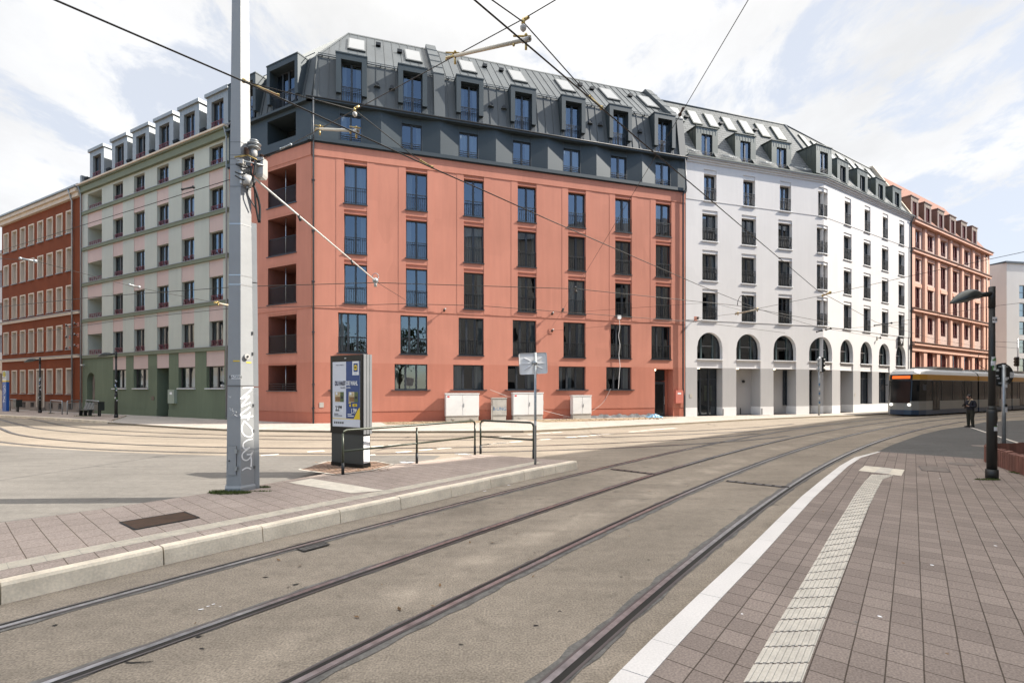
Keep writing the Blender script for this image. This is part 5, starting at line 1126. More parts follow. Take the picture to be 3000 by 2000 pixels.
# cross drains and covers between the rails
def gratebar(pa, pb, wdt, label):
    a_, b_ = Vector(pa), Vector(pb); d = (b_ - a_).normalized(); n = Vector((-d.y, d.x, 0)) * wdt / 2; u = Vector((0, 0, .012)); v = Vector((0, 0, .016))
    q = MB(); q.face([a_ - n + u, b_ - n + u, b_ + n + u, a_ + n + u], M['groove']); L = (b_ - a_).length; k = 0.05
    for e in (-1, 1): q.face([a_ + n * e + v, b_ + n * e + v, b_ + n * e * .8 + v, a_ + n * e * .8 + v], M['rail_old'])
    while k < L - .2: p0, p1 = a_ + d * k, a_ + d * (k + .13); q.face([p0 - n * .75 + v, p1 - n * .75 + v, p1 + n * .75 + v, p0 + n * .75 + v], M['rail_old']); k += .19
    thing('drain_channel', q, label, 'drain')
gratebar(gnd(2128, 1409), gnd(2312, 1428), .16, 'long iron drain channel across the track by the white kerb'); gratebar(gnd(1790, 1374), gnd(1918, 1389), .16, 'long iron drain channel across the track beside the tip of the island')
def cover(pts, z, label, mt, slots=0, name='cover_plate', cat='cover plate', zt=.006):
    q = MB(); p = [Vector((*gnd(*a_, z)[:2], z + zt)) for a_ in pts]; q.face(p, mt)
    c = sum(p, Vector()) / 4; u = Vector((0, 0, .002))
    for a_, b_ in zip(p, p[1:] + p[:1]): q.face([a_ + u, b_ + u, b_ + (c - b_) * .06 + u, a_ + (c - a_) * .06 + u], M['iron'])
    for k in range(slots): t = (k + .5) / slots; m0, m1 = p[0].lerp(p[3], t), p[1].lerp(p[2], t); e = (p[3] - p[0]).normalized() * .008; q.face([m0 - e + u, m1 - e + u, m1 + e + u, m0 + e + u], M['iron'])
    thing(name, q, label, cat)
cover([(347, 1530), (541, 1498.5), (587, 1516), (393, 1552)], PZ, 'rusty ribbed cover plate in the island paving left of the mast', M['grate'], 9)
cover([(868, 1610), (948, 1590), (968, 1597), (890, 1618)], 0, 'small grey cover plate between the rails near the island kerb', M['seal'], 3, zt=.018)
cover([(2690, 1364), (2770, 1369), (2787, 1384), (2700, 1378)], RZ, 'rectangular paver filled manhole cover in the right hand pavement', M['manhole'], 0, 'manhole_cover', 'manhole cover')
def round_cover(p, r, z, label):
    q = MB(); c = gnd(*p, z); q.lathe([(r, 0), (r, .008)], M['manhole'], (c[0], c[1], z), 24); q.lathe([(r * .8, .0), (r * .8, .0095)], M['seal'], (c[0], c[1], z), 24); q.lathe([(r * .7, 0), (r * .7, .0105)], M['manhole'], (c[0], c[1], z), 24); thing('manhole_cover', q, label, 'manhole cover')
round_cover((2890, 1307), .42, 0, 'round manhole cover in the dark asphalt behind the lamp post'); round_cover((2815, 1359), .3, RZ, 'round half hidden manhole cover in the right hand pavement near the lamp post')
# road paint
q = MB()
def dash(a_, b_, wdt=.13, z=.0045):
    a_, b_ = Vector(gnd(*a_)), Vector(gnd(*b_)); d = (b_ - a_).normalized(); n = Vector((-d.y, d.x, 0)) * wdt; u = Vector((0, 0, z + .003)); q.face([a_ - n + u, b_ - n + u, b_ + n + u, a_ + n + u], M['paint'])
f7 = lambda x, y: (750 + x / 3, 1180 + y / 3); f14 = lambda x, y: (1400 + x / 3, 1180 + y / 3)
for a_, b_ in [((40, 462), (200, 453)), ((450, 431), (600, 421)), ((1010, 387), (1130, 378)), ((1165, 373), (1285, 364)), ((1230, 436), (1370, 425)), ((1430, 417), (1550, 408)), ((1590, 404), (1715, 395)), ((1960, 370), (2070, 361)), ((2095, 358), (2210, 350)), ((1000, 458), (1050, 455))]: dash(f7(*a_), f7(*b_))
for a_, b_ in [((25, 370), (115, 362)), ((145, 356), (255, 348)), ((280, 346), (390, 338)), ((540, 324), (640, 318)), ((190, 299), (295, 293)), ((440, 280), (530, 275)), ((545, 268), (640, 263)), ((650, 261), (740, 256)), ((775, 304), (870, 298)), ((880, 296), (970, 290)), ((985, 287), (1075, 280)), ((1085, 277), (1175, 271)), ((1328, 255), (1415, 250)), ((1422, 247), (1500, 241)), ((1505, 238), (1740, 221))]: dash(f14(*a_), f14(*b_))
dash((2845, 1252), (3000, 1303), .05)
structure('road_marking', q)
q = MB(); rnd = random.Random(21)
def blot(px, w_, h_, ang_=0.0, z=.0065, n=16, mt='groove'):
    c = gnd(*px); P = []
    for k in range(n):
        t = 2 * math.pi * k / n; r = rnd.uniform(.45, 1.1); x, y = math.cos(t) * w_ * r, math.sin(t) * h_ * r; P.append((c[0] + x * math.cos(ang_) - y * math.sin(ang_), c[1] + x * math.sin(ang_) + y * math.cos(ang_), z))
    q.face(P, M[mt])
blot((393, 1941), .09, .012, .1); blot((365, 1938), .05, .008, -.2); blot((430, 1939), .06, .006, .3); blot((777, 1691), .04, .015); blot((866, 1712), .05, .02, .5); blot((583, 1865), .03, .02); blot((590, 1900), .03, .012); blot((1660, 1620), .03, .012); blot((1640, 1790), .02, .01); blot((1820, 1690), .02, .012); blot((160, 1832), .03, .02); blot((1570, 1832), .03, .012); blot((1350, 1888), .025, .01); blot((1900, 1640), .02, .015)
for p, w_ in (((590, 1785), .03), ((610, 1776), .02), ((625, 1770), .025), ((645, 1777), .015), ((1420, 1438), .06), ((1490, 1421), .06), ((2050, 1360), .04)): blot(p, w_, w_ * .4, .6, .0066, 10, 'spray')
def seam_line(pa, pb, wd=.008):
    a_, b_ = Vector(gnd(*pa)), Vector(gnd(*pb)); N = 14; d = (b_ - a_).normalized(); n = Vector((-d.y, d.x, 0)); u = Vector((0, 0, .0062)); P = [a_.lerp(b_, k / N) + n * rnd.uniform(-.012, .012) for k in range(N + 1)]
    for x, y in zip(P, P[1:]): q.face([x - n * wd + u, y - n * wd + u, y + n * wd + u, x + n * wd + u], M['seal'])
seam_line((1765, 1450), (1945, 1477), .005)
for _ in range(170):
    p = (rnd.uniform(1.2, 13), rnd.uniform(3.4, 12)); t = toloc(p, ain[2], ang)
    if t[1] > -.15 or -1.05 < t[1] < -.35: continue
    r = rnd.choice([.012, .015, .02, .008]); q.face([(p[0] + r * math.cos(k * 1.05) * rnd.uniform(.7, 1.2), p[1] + r * math.sin(k * 1.05) * rnd.uniform(.7, 1.2), RZ + .0012) for k in range(6)], M[rnd.choice(['seal', 'seal', 'spray', 'litter'])])
structure('road_repair', q)
# stray patches: worn pale scuffs next to the rails
# ------------------------------------------------------------------ catenary mast
mc = (-5.286, 9.434)
mast = empty('catenary_mast', (mc[0], mc[1], PZ), 'thick grey six sided tram mast with white spray writing on the left island', 'mast')
q = MB()
def hexr(r, z): return [(r * math.cos(R(60 * k + 240)), r * math.sin(R(60 * k + 240)), z) for k in range(6)]
lv = [(.30, -.02), (.30, .06), (.272, .1), (.164, 9.6), (.15, 12.0)]
for (r0, z0), (r1, z1) in zip(lv, lv[1:]):
    A, B_ = hexr(r0, z0), hexr(r1, z1)
    for k in range(6): q.face([A[k], A[(k + 1) % 6], B_[(k + 1) % 6], B_[k]], M['mast'])
q.face(hexr(.15, 12.0), M['mast']); part('shaft', q, mast)
rad = lambda z: .272 + (.164 - .272) * (z - .1) / 9.5
q = MB()
for z, mt in ((5.08, 'alu'), (4.1, 'alu'), (3.92, 'alu'), (6.4, 'mast_trim'), (6.33, 'mast_trim'), (6.65, 'mast_trim'), (6.22, 'mast_trim'), (5.8, 'mast_trim'), (1.6, 'mast'), (1.39, 'mast')):
    A, B_ = hexr(rad(z) + .004, z), hexr(rad(z) + .004, z + (.02 if mt == 'alu' else .008))
    for k in range(6): q.face([A[k], A[(k + 1) % 6], B_[(k + 1) % 6], B_[k]], M[mt])
A, B_ = hexr(rad(2.0) + .012, 1.99), hexr(rad(2.0) + .012, 2.01)
for k in range(6): q.face([A[k], A[(k + 1) % 6], B_[(k + 1) % 6], B_[k]], M['mast_trim'])
q.tube([(-.30, -.1, 2.0), (-.24, -.16, 2.0)], .03, M['insul'], 6)
part('strap', q, mast)
# cable duct on the right hand edge
q = MB(); d = Vector((math.cos(R(30)), math.sin(R(30)), 0)); t = Vector((-d.y, d.x, 0))
for z0, z1 in ((0, 1.97), (1.99, 4.0), (4.02, 5.17)):
    r0, r1 = rad(z0) * .866 - .01, rad(z1) * .866 - .01
    p = [d * r0 - t * .11, d * (r0 + .1) - t * .11, d * (r0 + .1) + t * .11, d * r0 + t * .11]; p2 = [d * r1 - t * .11, d * (r1 + .1) - t * .11, d * (r1 + .1) + t * .11, d * r1 + t * .11]
    q.hexa([v + Vector((0, 0, z0)) for v in p] + [v + Vector((0, 0, z1)) for v in p2], M['mast'])
for z in (.4, 1.1, 1.6, 2.6, 3.0): b_ = d * (rad(z) * .866 + .0) - t * .13; q.box(b_.x - .015, b_.x + .015, b_.y - .02, b_.y + .01, z, z + .05, M['mast_trim'])
part('cable_duct', q, mast)
# access hatch on the face towards the viewer
q = MB(); yf = lambda z: -rad(z) * .866
def fpt(x, z, o=0): return (x, yf(z) - o, z)
q.hexa([fpt(-.10, .31), fpt(.055, .31), fpt(.055, .31, .018), fpt(-.10, .31, .018), fpt(-.10, .86), fpt(.055, .86), fpt(.055, .86, .018), fpt(-.10, .86, .018)], M['mast']); h = part('access_hatch', q, mast)
q = MB(); q.box(.04, .085, yf(.5) - .05, yf(.5), .40, .48, M['galv']); q.box(.04, .085, yf(.8) - .05, yf(.8), .72, .80, M['galv']); q.tube([(-.07, yf(.58) - .03, .58), (-.07, yf(.58), .58)], .014, M['iron'], 8)
for x0, x1, z0, z1 in ((-.105, -.1, .42, .86), (.055, .06, .42, .86), (-.1, .055, .86, .865), (-.1, .055, .415, .31)): q.box(x0, x1, yf(z0) - .012, yf(z1) + .02, z0, z1, M['mast_trim'])
part('hinge', q, mast)
# spray writing on the right hand face; (u across the face, v height) taken along the face plane
fd, fo = Vector((math.cos(R(-60 + 120 - 0)), 0, 0)), None
def face_pt(u, z, o=.004):      # right hand face between hexagon corners 300 and 0 degrees
    r = rad(z); a_ = Vector((r * math.cos(R(300)), r * math.sin(R(300)), z)); b_ = Vector((r, 0, z)); n = Vector((math.cos(R(-30)), math.sin(R(-30)), 0)); return a_ + (b_ - a_) * u + n * o
def px2face(X, Y_):  # pixels of the enlarged detail -> (u, z)
    y = 1000 + Y_ * .29333; z = (YH - y) / F * 9.3 + H - PZ; xl, xr = 146 - (Y_ - 900) * .006, 277 + (Y_ - 900) * .008
    return ((X - xl) / (xr - xl), z)
strokes = [[(170, 465), (225, 460), (272, 455)], [(256, 478), (205, 522), (150, 568), (185, 558), (232, 545), (195, 590), (155, 645), (205, 628), (246, 608)],
           [(238, 655), (190, 690), (150, 722), (158, 742), (205, 738), (226, 722)], [(240, 705), (230, 740), (220, 785)], [(150, 762), (205, 756), (268, 748)],
           [(180, 792), (160, 840), (158, 890), (180, 930), (215, 952), (252, 950), (264, 915), (250, 870), (215, 825), (180, 792)],
           [(262, 978), (215, 985), (175, 1010), (170, 1050), (195, 1070), (235, 1062), (195, 1085), (160, 1120), (165, 1165), (200, 1185), (235, 1165), (258, 1120)],
           [(205, 1128), (240, 1130), (262, 1112)], [(245, 1140), (250, 1195), (246, 1255)], [(158, 1278), (190, 1262), (220, 1264), (246, 1280)]]
q = MB()
def catmull(P, n=6):
    o = []; P = [P[0]] + P + [P[-1]]
    for i in range(1, len(P) - 2):
        for k in range(n):
            t = k / n; o.append(tuple(.5 * (2 * b_ + (c_ - a_) * t + (2 * a_ - 5 * b_ + 4 * c_ - d_) * t * t + (3 * b_ - a_ - 3 * c_ + d_) * t ** 3) for a_, b_, c_, d_ in zip(P[i - 1], P[i], P[i + 1], P[i + 2])))
    return o + [tuple(P[-1])]
for st in strokes:
    pl = catmull(st); wd = 7.0
    for (a_, b_), (c_, d_) in zip(pl, pl[1:]):
        l = math.hypot(c_ - a_, d_ - b_) or 1; nx_, ny_ = -(d_ - b_) / l * wd, (c_ - a_) / l * wd
        ex, ey = (c_ - a_) / l * 1.5, (d_ - b_) / l * 1.5
        q.face([face_pt(*px2face(x, y)) for x, y in ((a_ - ex + nx_, b_ - ey + ny_), (a_ - ex - nx_, b_ - ey - ny_), (c_ + ex - nx_, d_ + ey - ny_), (c_ + ex + nx_, d_ + ey + ny_))], M['spray'])
part('graffiti', q, mast)
q = MB()
for st in [[(50, 660), (60, 690), (75, 670), (80, 700), (95, 690)], [(70, 735), (100, 700), (112, 710), (95, 730), (118, 745)], [(40, 545), (55, 560), (60, 545)]]:
    pl = catmull(st)
    for (a_, b_), (c_, d_) in zip(pl, pl[1:]):
        f2 = lambda X, Y_: (-.137 + (X - 22) / 123 * .26, (YH - (1000 + Y_ * .29333)) / F * 9.2 + H - PZ)
        (xa, za), (xc, zc) = f2(a_, b_), f2(c_, d_); q.tube([(xa, yf(za) - .002, za), (xc, yf(zc) - .002, zc)], .004, M['sticker_w'], 4, cap=False)
part('graffiti', q, mast)
q = MB(); q.hexa([fpt(-.055, 2.13), fpt(.115, 2.13), fpt(.115, 2.13, .003), fpt(-.055, 2.13, .003), fpt(-.055, 2.2), fpt(.115, 2.2), fpt(.115, 2.2, .003), fpt(-.055, 2.2, .003)], M['white_paint'])
for z, a_, b_ in ((2.46, -.02, .1),): q.hexa([fpt(a_, z), fpt(b_, z), fpt(b_, z, .003), fpt(a_, z, .003), fpt(a_, z + .022), fpt(b_, z + .022), fpt(b_, z + .022, .003), fpt(a_, z + .022, .003)], M['yellow'])
c4 = [face_pt(.45, 2.44), face_pt(.85, 2.44), face_pt(.85, 2.462), face_pt(.45, 2.462)]; q.face(c4, M['yellow'])
st_ = part('sticker', q, mast)
link('lettering', text_mesh('EAGEIN', .07, M['ink_black']), st_, (.03, yf(2.165) - .0045, 2.165), rot=(R(90), 0, 0))
q = MB(); c = face_pt(.42, 2.56); n = Vector((math.cos(R(-30)), math.sin(R(-30)), 0)); q.tube([c, c + n * .05], .05, M['insul'], 12); q.tube([c + n * .05, c + n * .065], .02, M['iron'], 8); part('bolt', q, mast)
# fittings half way up: insulators, arrester box, cables, bracket
q = MB(); b0 = Vector((.30, -.06, 6.42))
q.lathe([(.05, .0), (.10, .015), (.115, .03), (.10, .04), (.045, .05), (.05, .075), (.115, .085), (.125, .10), (.105, .11), (.045, .12), (.045, .14), (.08, .15), (.08, .165), (.02, .175)], M['galv'], tuple(b0 + Vector((0, 0, .15))), 16)
q.lathe([(.04, -.02), (.06, .06), (.05, .16)], M['insul'], tuple(b0), 12); part('insulator', q, mast)
q = MB()
for x, y, z in ((.2, -.16, 6.42), (.42, -.02, 6.36)):
    for k in range(5): q.lathe([(.03, 0), (.048, .011), (.03, .022)], M['brown_ins'], (x, y, z + .026 * k), 8)
q.tube([(.02, -.24, 6.33), (.22, -.14, 6.42), (.46, -.02, 6.32)], .016, M['gold'], 5); q.tube([(.06, -.26, 6.28), (.48, -.06, 6.26)], .016, M['galv'], 5); q.box(.08, .18, -.24, -.15, 6.22, 6.3, M['insul']); q.tube([(.05, -.24, 6.2), (.18, -.2, 6.15), (.24, -.1, 6.22)], .02, M['iron'], 5)
part('clamp', q, mast)
q = MB(); q.box(.30, .47, -.06, .12, 6.1, 6.42, M['insul']); q.hexa([(.32, -.04, 6.04), (.45, -.04, 6.04), (.45, .1, 6.04), (.32, .1, 6.04), (.3, -.06, 6.1), (.47, -.06, 6.1), (.47, .12, 6.1), (.3, .12, 6.1)], M['insul']); part('arrester_box', q, mast)
q = MB(); q.tube([(.21, -.12, 6.02), (.21, -.12, 5.84)], .085, M['insul'], 14); q.box(.1, .135, -.2, -.06, 5.86, 6.08, M['white_paint']); q.tube([(.21, -.12, 5.84), (.21, -.12, 5.78)], .028, M['galv'], 8); part('sensor', q, mast)
for pts, r in (([(.42, -.05, 6.36), (.36, -.12, 6.3), (.33, -.12, 6.05), (.28, -.1, 5.95), (.33, -.04, 5.75), (.35, .05, 5.5), (.33, .08, 5.2)], .022), ([(.38, -.08, 6.34), (.3, -.14, 6.2), (.28, -.12, 6.0), (.31, -.06, 5.8), (.3, 0, 5.5), (.32, .08, 5.2)], .02), ([(.21, -.12, 5.8), (.22, -.13, 5.65), (.31, -.04, 5.45)], .012), ([(.04, -.25, 6.05), (.15, -.22, 6.02), (.28, -.14, 6.12)], .014), ([(.04, -.25, 5.98), (.18, -.2, 5.92), (.3, -.12, 6.05)], .014), ([(.33, -.12, 6.0), (.36, -.16, 5.88), (.31, -.12, 5.82)], .02)):
    q = MB(); q.tube(catmull([tuple(p) for p in pts], 4), r, M['iron'], 6); part('cable', q, mast)

# ------------------------------------------------------------------ overhead line (heights about 5.6 m)
def wire(pts, label, r=.010, group='overhead wires of the tram', name='overhead_wire', smooth=False, cat='wire'):
    q = MB(); q.tube(catmull([tuple(p) for p in pts], 5) if smooth else pts, r, M['wire'], 5); return thing(name, q, label, cat, group)
zc = 5.6
def back(p, q_, L): d = (Vector(p) - Vector(q_)).normalized(); return tuple(Vector(p) + d * L)
P1 = [ray(x, y, zc) for x, y in [(160, 0), (712, 238), (1046, 392), (1270, 494), (1400, 551), (1621, 650), (2050, 836), (2221, 905), (2393, 957), (2640, 1000)]]
wire([back(P1[0], P1[1], 7)] + P1, 'contact wire crossing from the upper left past the mast over the near left track', .010)
P2 = [ray(x, y, zc) for x, y in [(1390, 0), (1530, 119), (1759, 314), (1920, 450), (2050, 559), (2164, 656), (2394, 850), (2565, 943), (2740, 994), (2900, 1020)]]
wire([back(P2[0], P2[1], 7)] + P2, 'contact wire descending from top centre over the track by the white kerb', .009)
P3 = [ray(x, y, zc) for x, y in [(0, 899), (300, 868), (668, 842), (757, 838), (1100, 828), (1685, 846), (2160, 895), (2430, 945)]]
wire([back(P3[0], P3[1], 25)] + P3, 'nearly level contact wire over the far track, the upper one across the terracotta front', .012)
P4 = [ray(x, y, zc) for x, y in [(224, 957), (400, 932), (668, 904), (757, 901), (1185, 890), (1400, 895), (2050, 944), (2300, 975)]]
wire([back(P4[0], P4[1], 25)] + P4, 'nearly level contact wire over the far track, the lower one across the terracotta front', .012)
u0, u1 = Vector((-5.0, 9.4, 6.50)), Vector((.12, 5.34, 6.22)); span = lambda t: tuple(u0 + (u1 - u0) * t)
wire([span(.02), span(.5), span(1.0), tuple(u1 + (u1 - u0) * 1.15 + Vector((0, 0, .3)))], 'span wire rising from the mast to the top edge, carrying two insulating tubes', .006)
wire([P1[1], span(.513), ray(1209, 456, 5.72), ray(1266, 490, 5.62)], 'short bridle wire held by a white bead under the span wire, near the terracotta corner', .007)
wire([back(ray(1441, 0, 5.95), ray(1533, 65, 6.1), .5), ray(1533, 65, 6.15), ray(1721, 276, 5.8), ray(1755, 308, 5.65)], 'short bridle wire held by a white bead under the span wire, near the top edge', .007)
wire([(2.6, 33.25, 6.2), ray(1685, 850, 5.72), ray(2000, 325, 5.9), (2.34, 4.8, 6.0), (2.3, 2.0, 6.1)], 'thin wire running from the terracotta wall up to the top edge right of centre', .0045)
wire([(-5.1, 9.3, 6.26), ray(0, 735, 6.5), (-42, 38, 6.9)], 'thin wire leaving the mast to the left across the sage green house', .007)
wire([ray(0, 757, 6.2), ray(102, 764, 6.15), ray(396, 841, 6.0), ray(614, 883, 5.9)], 'thin span wire sloping across the rust brown and sage green houses', .008)
wire([ray(1100, 824, 5.6), ray(1187, 878, 5.62)], 'very short wire below the end of the bracket tube', .008)
wire([FR.P(27.0, -.3, 7.45), ray(2160, 918, 5.75), ray(2225, 903, 5.8), ray(2425, 862, 5.8), ray(2660, 810, 5.95), ray(3000, 738, 6.1), (34, 16, 7.5)], 'span wire from the white house up to the right, past the lamp head', .008)
wire([FR.P(15.2, -.35, 7.25), ray(2080, 886, 6.3), ray(2170, 908, 5.85)], 'thin wire from the terracotta wall to the fitting before the white house', .007)
wire([FR.P(15.2, -.35, 6.1), ray(1900, 945, 6.0), FR.P(27.0, -.3, 7.4)], 'thin slack wire between the lower wall anchor and the white house', .007)
wire([ray(2393, 968, 5.7), ray(2470, 962, 5.75), ray(2660, 950, 5.8), ray(2614, 945, 5.75), ray(2900, 898, 6.0), ray(3000, 886, 6.1)], 'thin span wire over the tram towards the right edge', .008)
wire([ray(2900, 1000, 5.6), ray(3000, 1004, 5.6)], 'upper of two short wires at the right edge before the pale block', .012); wire([ray(2900, 1013, 5.6), ray(3000, 1022, 5.6)], 'lower of two short wires at the right edge before the pale block', .012)
def fitting(pa, pb, label, r=.03, tube='tube', ends=True, grp='insulating tubes of the overhead line'):
    a_, b_ = Vector(pa), Vector(pb); d = (b_ - a_).normalized(); e = empty('insulating_tube', tuple(a_), label, 'tube', grp)
    q = MB(); q.tube([Vector(), b_ - a_], r, M[tube], 10); q.tube([(b_ - a_) - d * .06, (b_ - a_) + d * .06], r * 1.35, M['insul'], 10); part('tube', q, e)
    q = MB()
    for k, c in ((0, Vector()), (1, b_ - a_)):
        q.tube([c - d * .22 * (1 - k), c + d * .06], r * .8, M['gold'], 6); q.blob(tuple(c + Vector((0, 0, .05))), r * .9, M['gold'], 6, 4); q.blob(tuple(c - d * .1 + Vector((.03, 0, .03))), r * .8, M['gold'], 6, 4); q.tube([c + Vector((0, 0, -.02)), c + Vector((0, 0, -.1))], r * .7, M['gold'], 6)
        q.tube([c + Vector((.05, .02, .05)), c - d * .15 + Vector((-.04, 0, .06))], r * .5, M['gold'], 5); q.blob(tuple(c - d * .18 + Vector((-.02, 0, -.03))), r * .8, M['gold'], 6, 4)
    part('clamp', q, e)
fitting(span(.839), ray(1541, 117, 5.72), 'pale insulating tube with brass clamps against the sky at top centre', .02); fitting(span(.363), ray(1044, 384, 5.72), 'pale insulating tube with brass clamps before the dark attic corner', .02)
fitting(ray(2162, 918, 5.8), ray(2219, 906, 5.75), 'small insulating tube before the white house windows', .035)
fitting(ray(640, 888, 5.9), ray(676, 895, 5.9), 'short insulating tube just left of the mast', .03)
def bead(p, label):
    q = MB(); q.lathe([(.01, -.075), (.032, -.05), (.036, -.02), (.02, 0)], M['insul'], p, 12); q.lathe([(.02, 0), (.022, .04), (.012, .07)], M['gold'], p, 8); q.tube([Vector(p) + Vector((0, 0, .05)), Vector(p) + Vector((.06, .02, .1))], .018, M['gold'], 6); thing('wire_insulator', q, label, 'insulator', 'insulators on the overhead wires')
bead(tuple(Vector(span(.513)) + Vector((0, 0, -.03))), 'white and brass bead insulator before the dark attic window'); bead(tuple(Vector(ray(1533, 65, 6.15)) + Vector((0, 0, -.03))), 'white and brass bead insulator against the sky at top centre')
def rod(pa, pb, label, mt='gold', r=.013):
    a_, b_ = Vector(pa), Vector(pb); q = MB(); q.tube([a_, b_], r, M[mt], 6); q.blob(tuple(b_), r * 2, M[mt], 6, 4); q.blob(tuple(a_), r * 1.6, M[mt], 6, 4); thing('wire_clamp', q, label, 'clamp', 'clamps on the overhead wires')
rod(ray(815, 279, 5.85), ray(714, 237, 5.63), 'brass wire clamp crossing the mast'); rod(ray(1232, 470, 5.68), ray(1266, 490, 5.62), 'brass wire clamp at the lower end of the bridle before the terracotta wall'); rod(ray(1728, 284, 5.75), ray(1762, 316, 5.62), 'brass wire clamp above the dark attic roof')
rod(ray(2001, 318, 5.9), ray(1992, 336, 5.89), 'brown wire clamp before the last attic dormer', 'brown_ins', .014); rod(ray(822, 436, 6.36), ray(852, 424, 6.38), 'grey wire clamp near the mast before the terracotta corner', 'galv', .013)
rod(ray(2410, 866, 5.78), ray(2432, 857, 5.8), 'brass clamp on the wire before the corner of the white house', 'gold', .03); rod(ray(2393, 972, 5.68), ray(2408, 968, 5.7), 'dark clamp on the wire over the second shop pillar', 'iron', .035); rod(ray(2420, 966, 5.7), ray(2434, 962, 5.72), 'dark clamp on the wire just right of the similar one', 'iron', .035); rod(ray(2562, 953, 5.7), ray(2612, 946, 5.75), 'long dark clamp bar on the wire before the white house', 'iron', .03); rod(ray(1685, 842, 5.74), ray(1687, 854, 5.7), 'dark clamp where two wires cross before a terracotta house window', 'iron', .03); rod(ray(1650, 905, 5.7), ray(1648, 910, 5.7), 'small dark clamp low on the rising wire', 'iron', .03)
rod(ray(534, 555, 6.36), ray(567, 548, 6.35), 'dark wire clamp before the sage green house', 'iron', .018); rod(ray(380, 834, 6.0), ray(408, 841, 6.0), 'clamp pair before the sage green house', 'galv', .03); rod(ray(60, 757, 6.15), ray(104, 765, 6.12), 'pale clamp before the rust brown house', 'galv', .03)
def loop(c, w_, h_, label):
    q = MB(); c = Vector(c); q.tube([c + Vector((math.cos(t) * w_, 0, math.sin(t) * h_)) for t in [math.pi * k / 14 for k in range(15)]], .014, M['iron'], 5); thing('jumper_loop', q, label, 'cable loop', 'jumper loops on the overhead line')
loop(ray(2176, 895, 5.75), .23, .45, 'dark arched jumper cable before a white house window')
# bracket arm from the mast
a_, b_ = (-4.98, 9.42, 6.22), ray(1100, 822, 5.64); e = empty('bracket_arm', a_, 'long pale bracket tube slanting from the mast down to a far wire', 'bracket arm')
q = MB(); d = Vector(b_) - Vector(a_); q.tube([Vector(), d], .021, M['tubew'], 10, .018); part('tube', q, e); q = MB(); q.blob(tuple(d), .1, M['galv'], 8, 5); q.tube([d, d + Vector((0, 0, -.2))], .05, M['insul'], 8); q.tube([d + Vector((.1 * math.cos(t), 0, .12 + .12 * math.sin(t))) for t in [math.pi * k / 6 for k in range(13)]], .012, M['galv'], 5)
for t in (.25, .7): q.tube([d * t, d * t + Vector((.05, 0, -.12))], .03, M['iron'], 6)
part('clamp', q, e)
# wall anchors
def anchor(fr, s, z, label):
    e = empty('wire_anchor', fr.P(s, 0, z), label, 'wall anchor', 'wire anchors on the house walls', fr.rz)
    q = MB(); q.box(-.14, .14, -.03, .0, -.16, .16, M['concrete'] if fr is FW else M['red']); q.tube([(0, 0, 0), (0, -.22, 0)], .03, M['galv'], 8); part('plate', q, e)
    q = MB(); q.lathe([(.03, -.1), (.08, -.06), (.06, 0), (.08, .05), (.03, .1)], M['brown_ins'], (0, -.26, 0), 10); q.blob((.06, -.3, .08), .06, M['insul'], 8, 5); part('insulator', q, e)
anchor(FR, 7.85, 7.15, 'insulated wire anchor on the terracotta wall below the third window column'); anchor(FR, 15.2, 7.25, 'upper of two stacked wire anchors on the terracotta wall'); anchor(FR, 15.2, 6.1, 'lower of two stacked wire anchors on the terracotta wall'); anchor(FS, -5.6, 7.2, 'wire anchor on the shaded side wall beside the mast'); anchor(FR, 26.9, 7.45, 'wire anchor at the left edge of the white house'); anchor(FW, 9.8, 6.9, 'wire anchor on the white house above the arches')
for k, (s, z) in enumerate(((-30.9, 7.75), (-30.9, 6.75), (-30.9, 5.75), (-29.3, 7.8), (-29.3, 6.85), (-29.3, 5.9))): anchor(FS, s, z, ['upper left', 'middle left', 'lower left', 'upper right', 'middle right', 'lower right'][k] + ' of six dark wire anchors beside the drainpipe of the rust brown house')

# ------------------------------------------------------------------ advertising pillar
Aa, Ab = Vector((-4.6, 12.36, 0)), Vector((-3.64, 11.83, 0)); fx = (Ab - Aa).normalized(); aw = (Ab - Aa).length
ad = empty('advertising_pillar', (Aa.x, Aa.y, PZ), 'dark upright light box pillar with a blue and white grocery poster on the island', 'advertising pillar', None, math.atan2(fx.y, fx.x))
q = MB(); q.box(0, aw, 0, .24, 0, .80, M['ad_grey']); q.box(-.01, aw + .01, -.012, .25, 0, .1, M['ad_black']); q.box(aw, aw + .006, .02, .22, .12, .78, M['white_paint']); part('base', q, ad)
q = MB(); q.box(-.01, aw + .012, -.03, .0, .83, 2.78, M['ad_black']); q.box(.0, aw, .0, .24, .8, .83, M['iron']); q.box(-.01, aw, .0, .27, .83, 2.78, M['ad_grey']); q.box(aw, aw + .03, .0, .085, .83, 2.79, M['ad_side']); q.box(aw, aw + .022, .085, .1, .83, 2.785, M['ad_grey']); q.box(aw, aw + .03, .1, .185, .83, 2.79, M['ad_side']); q.box(aw, aw + .022, .185, .2, .83, 2.785, M['ad_grey']); q.box(aw, aw + .03, .2, .27, .83, 2.79, M['ad_side']); part('housing', q, ad)
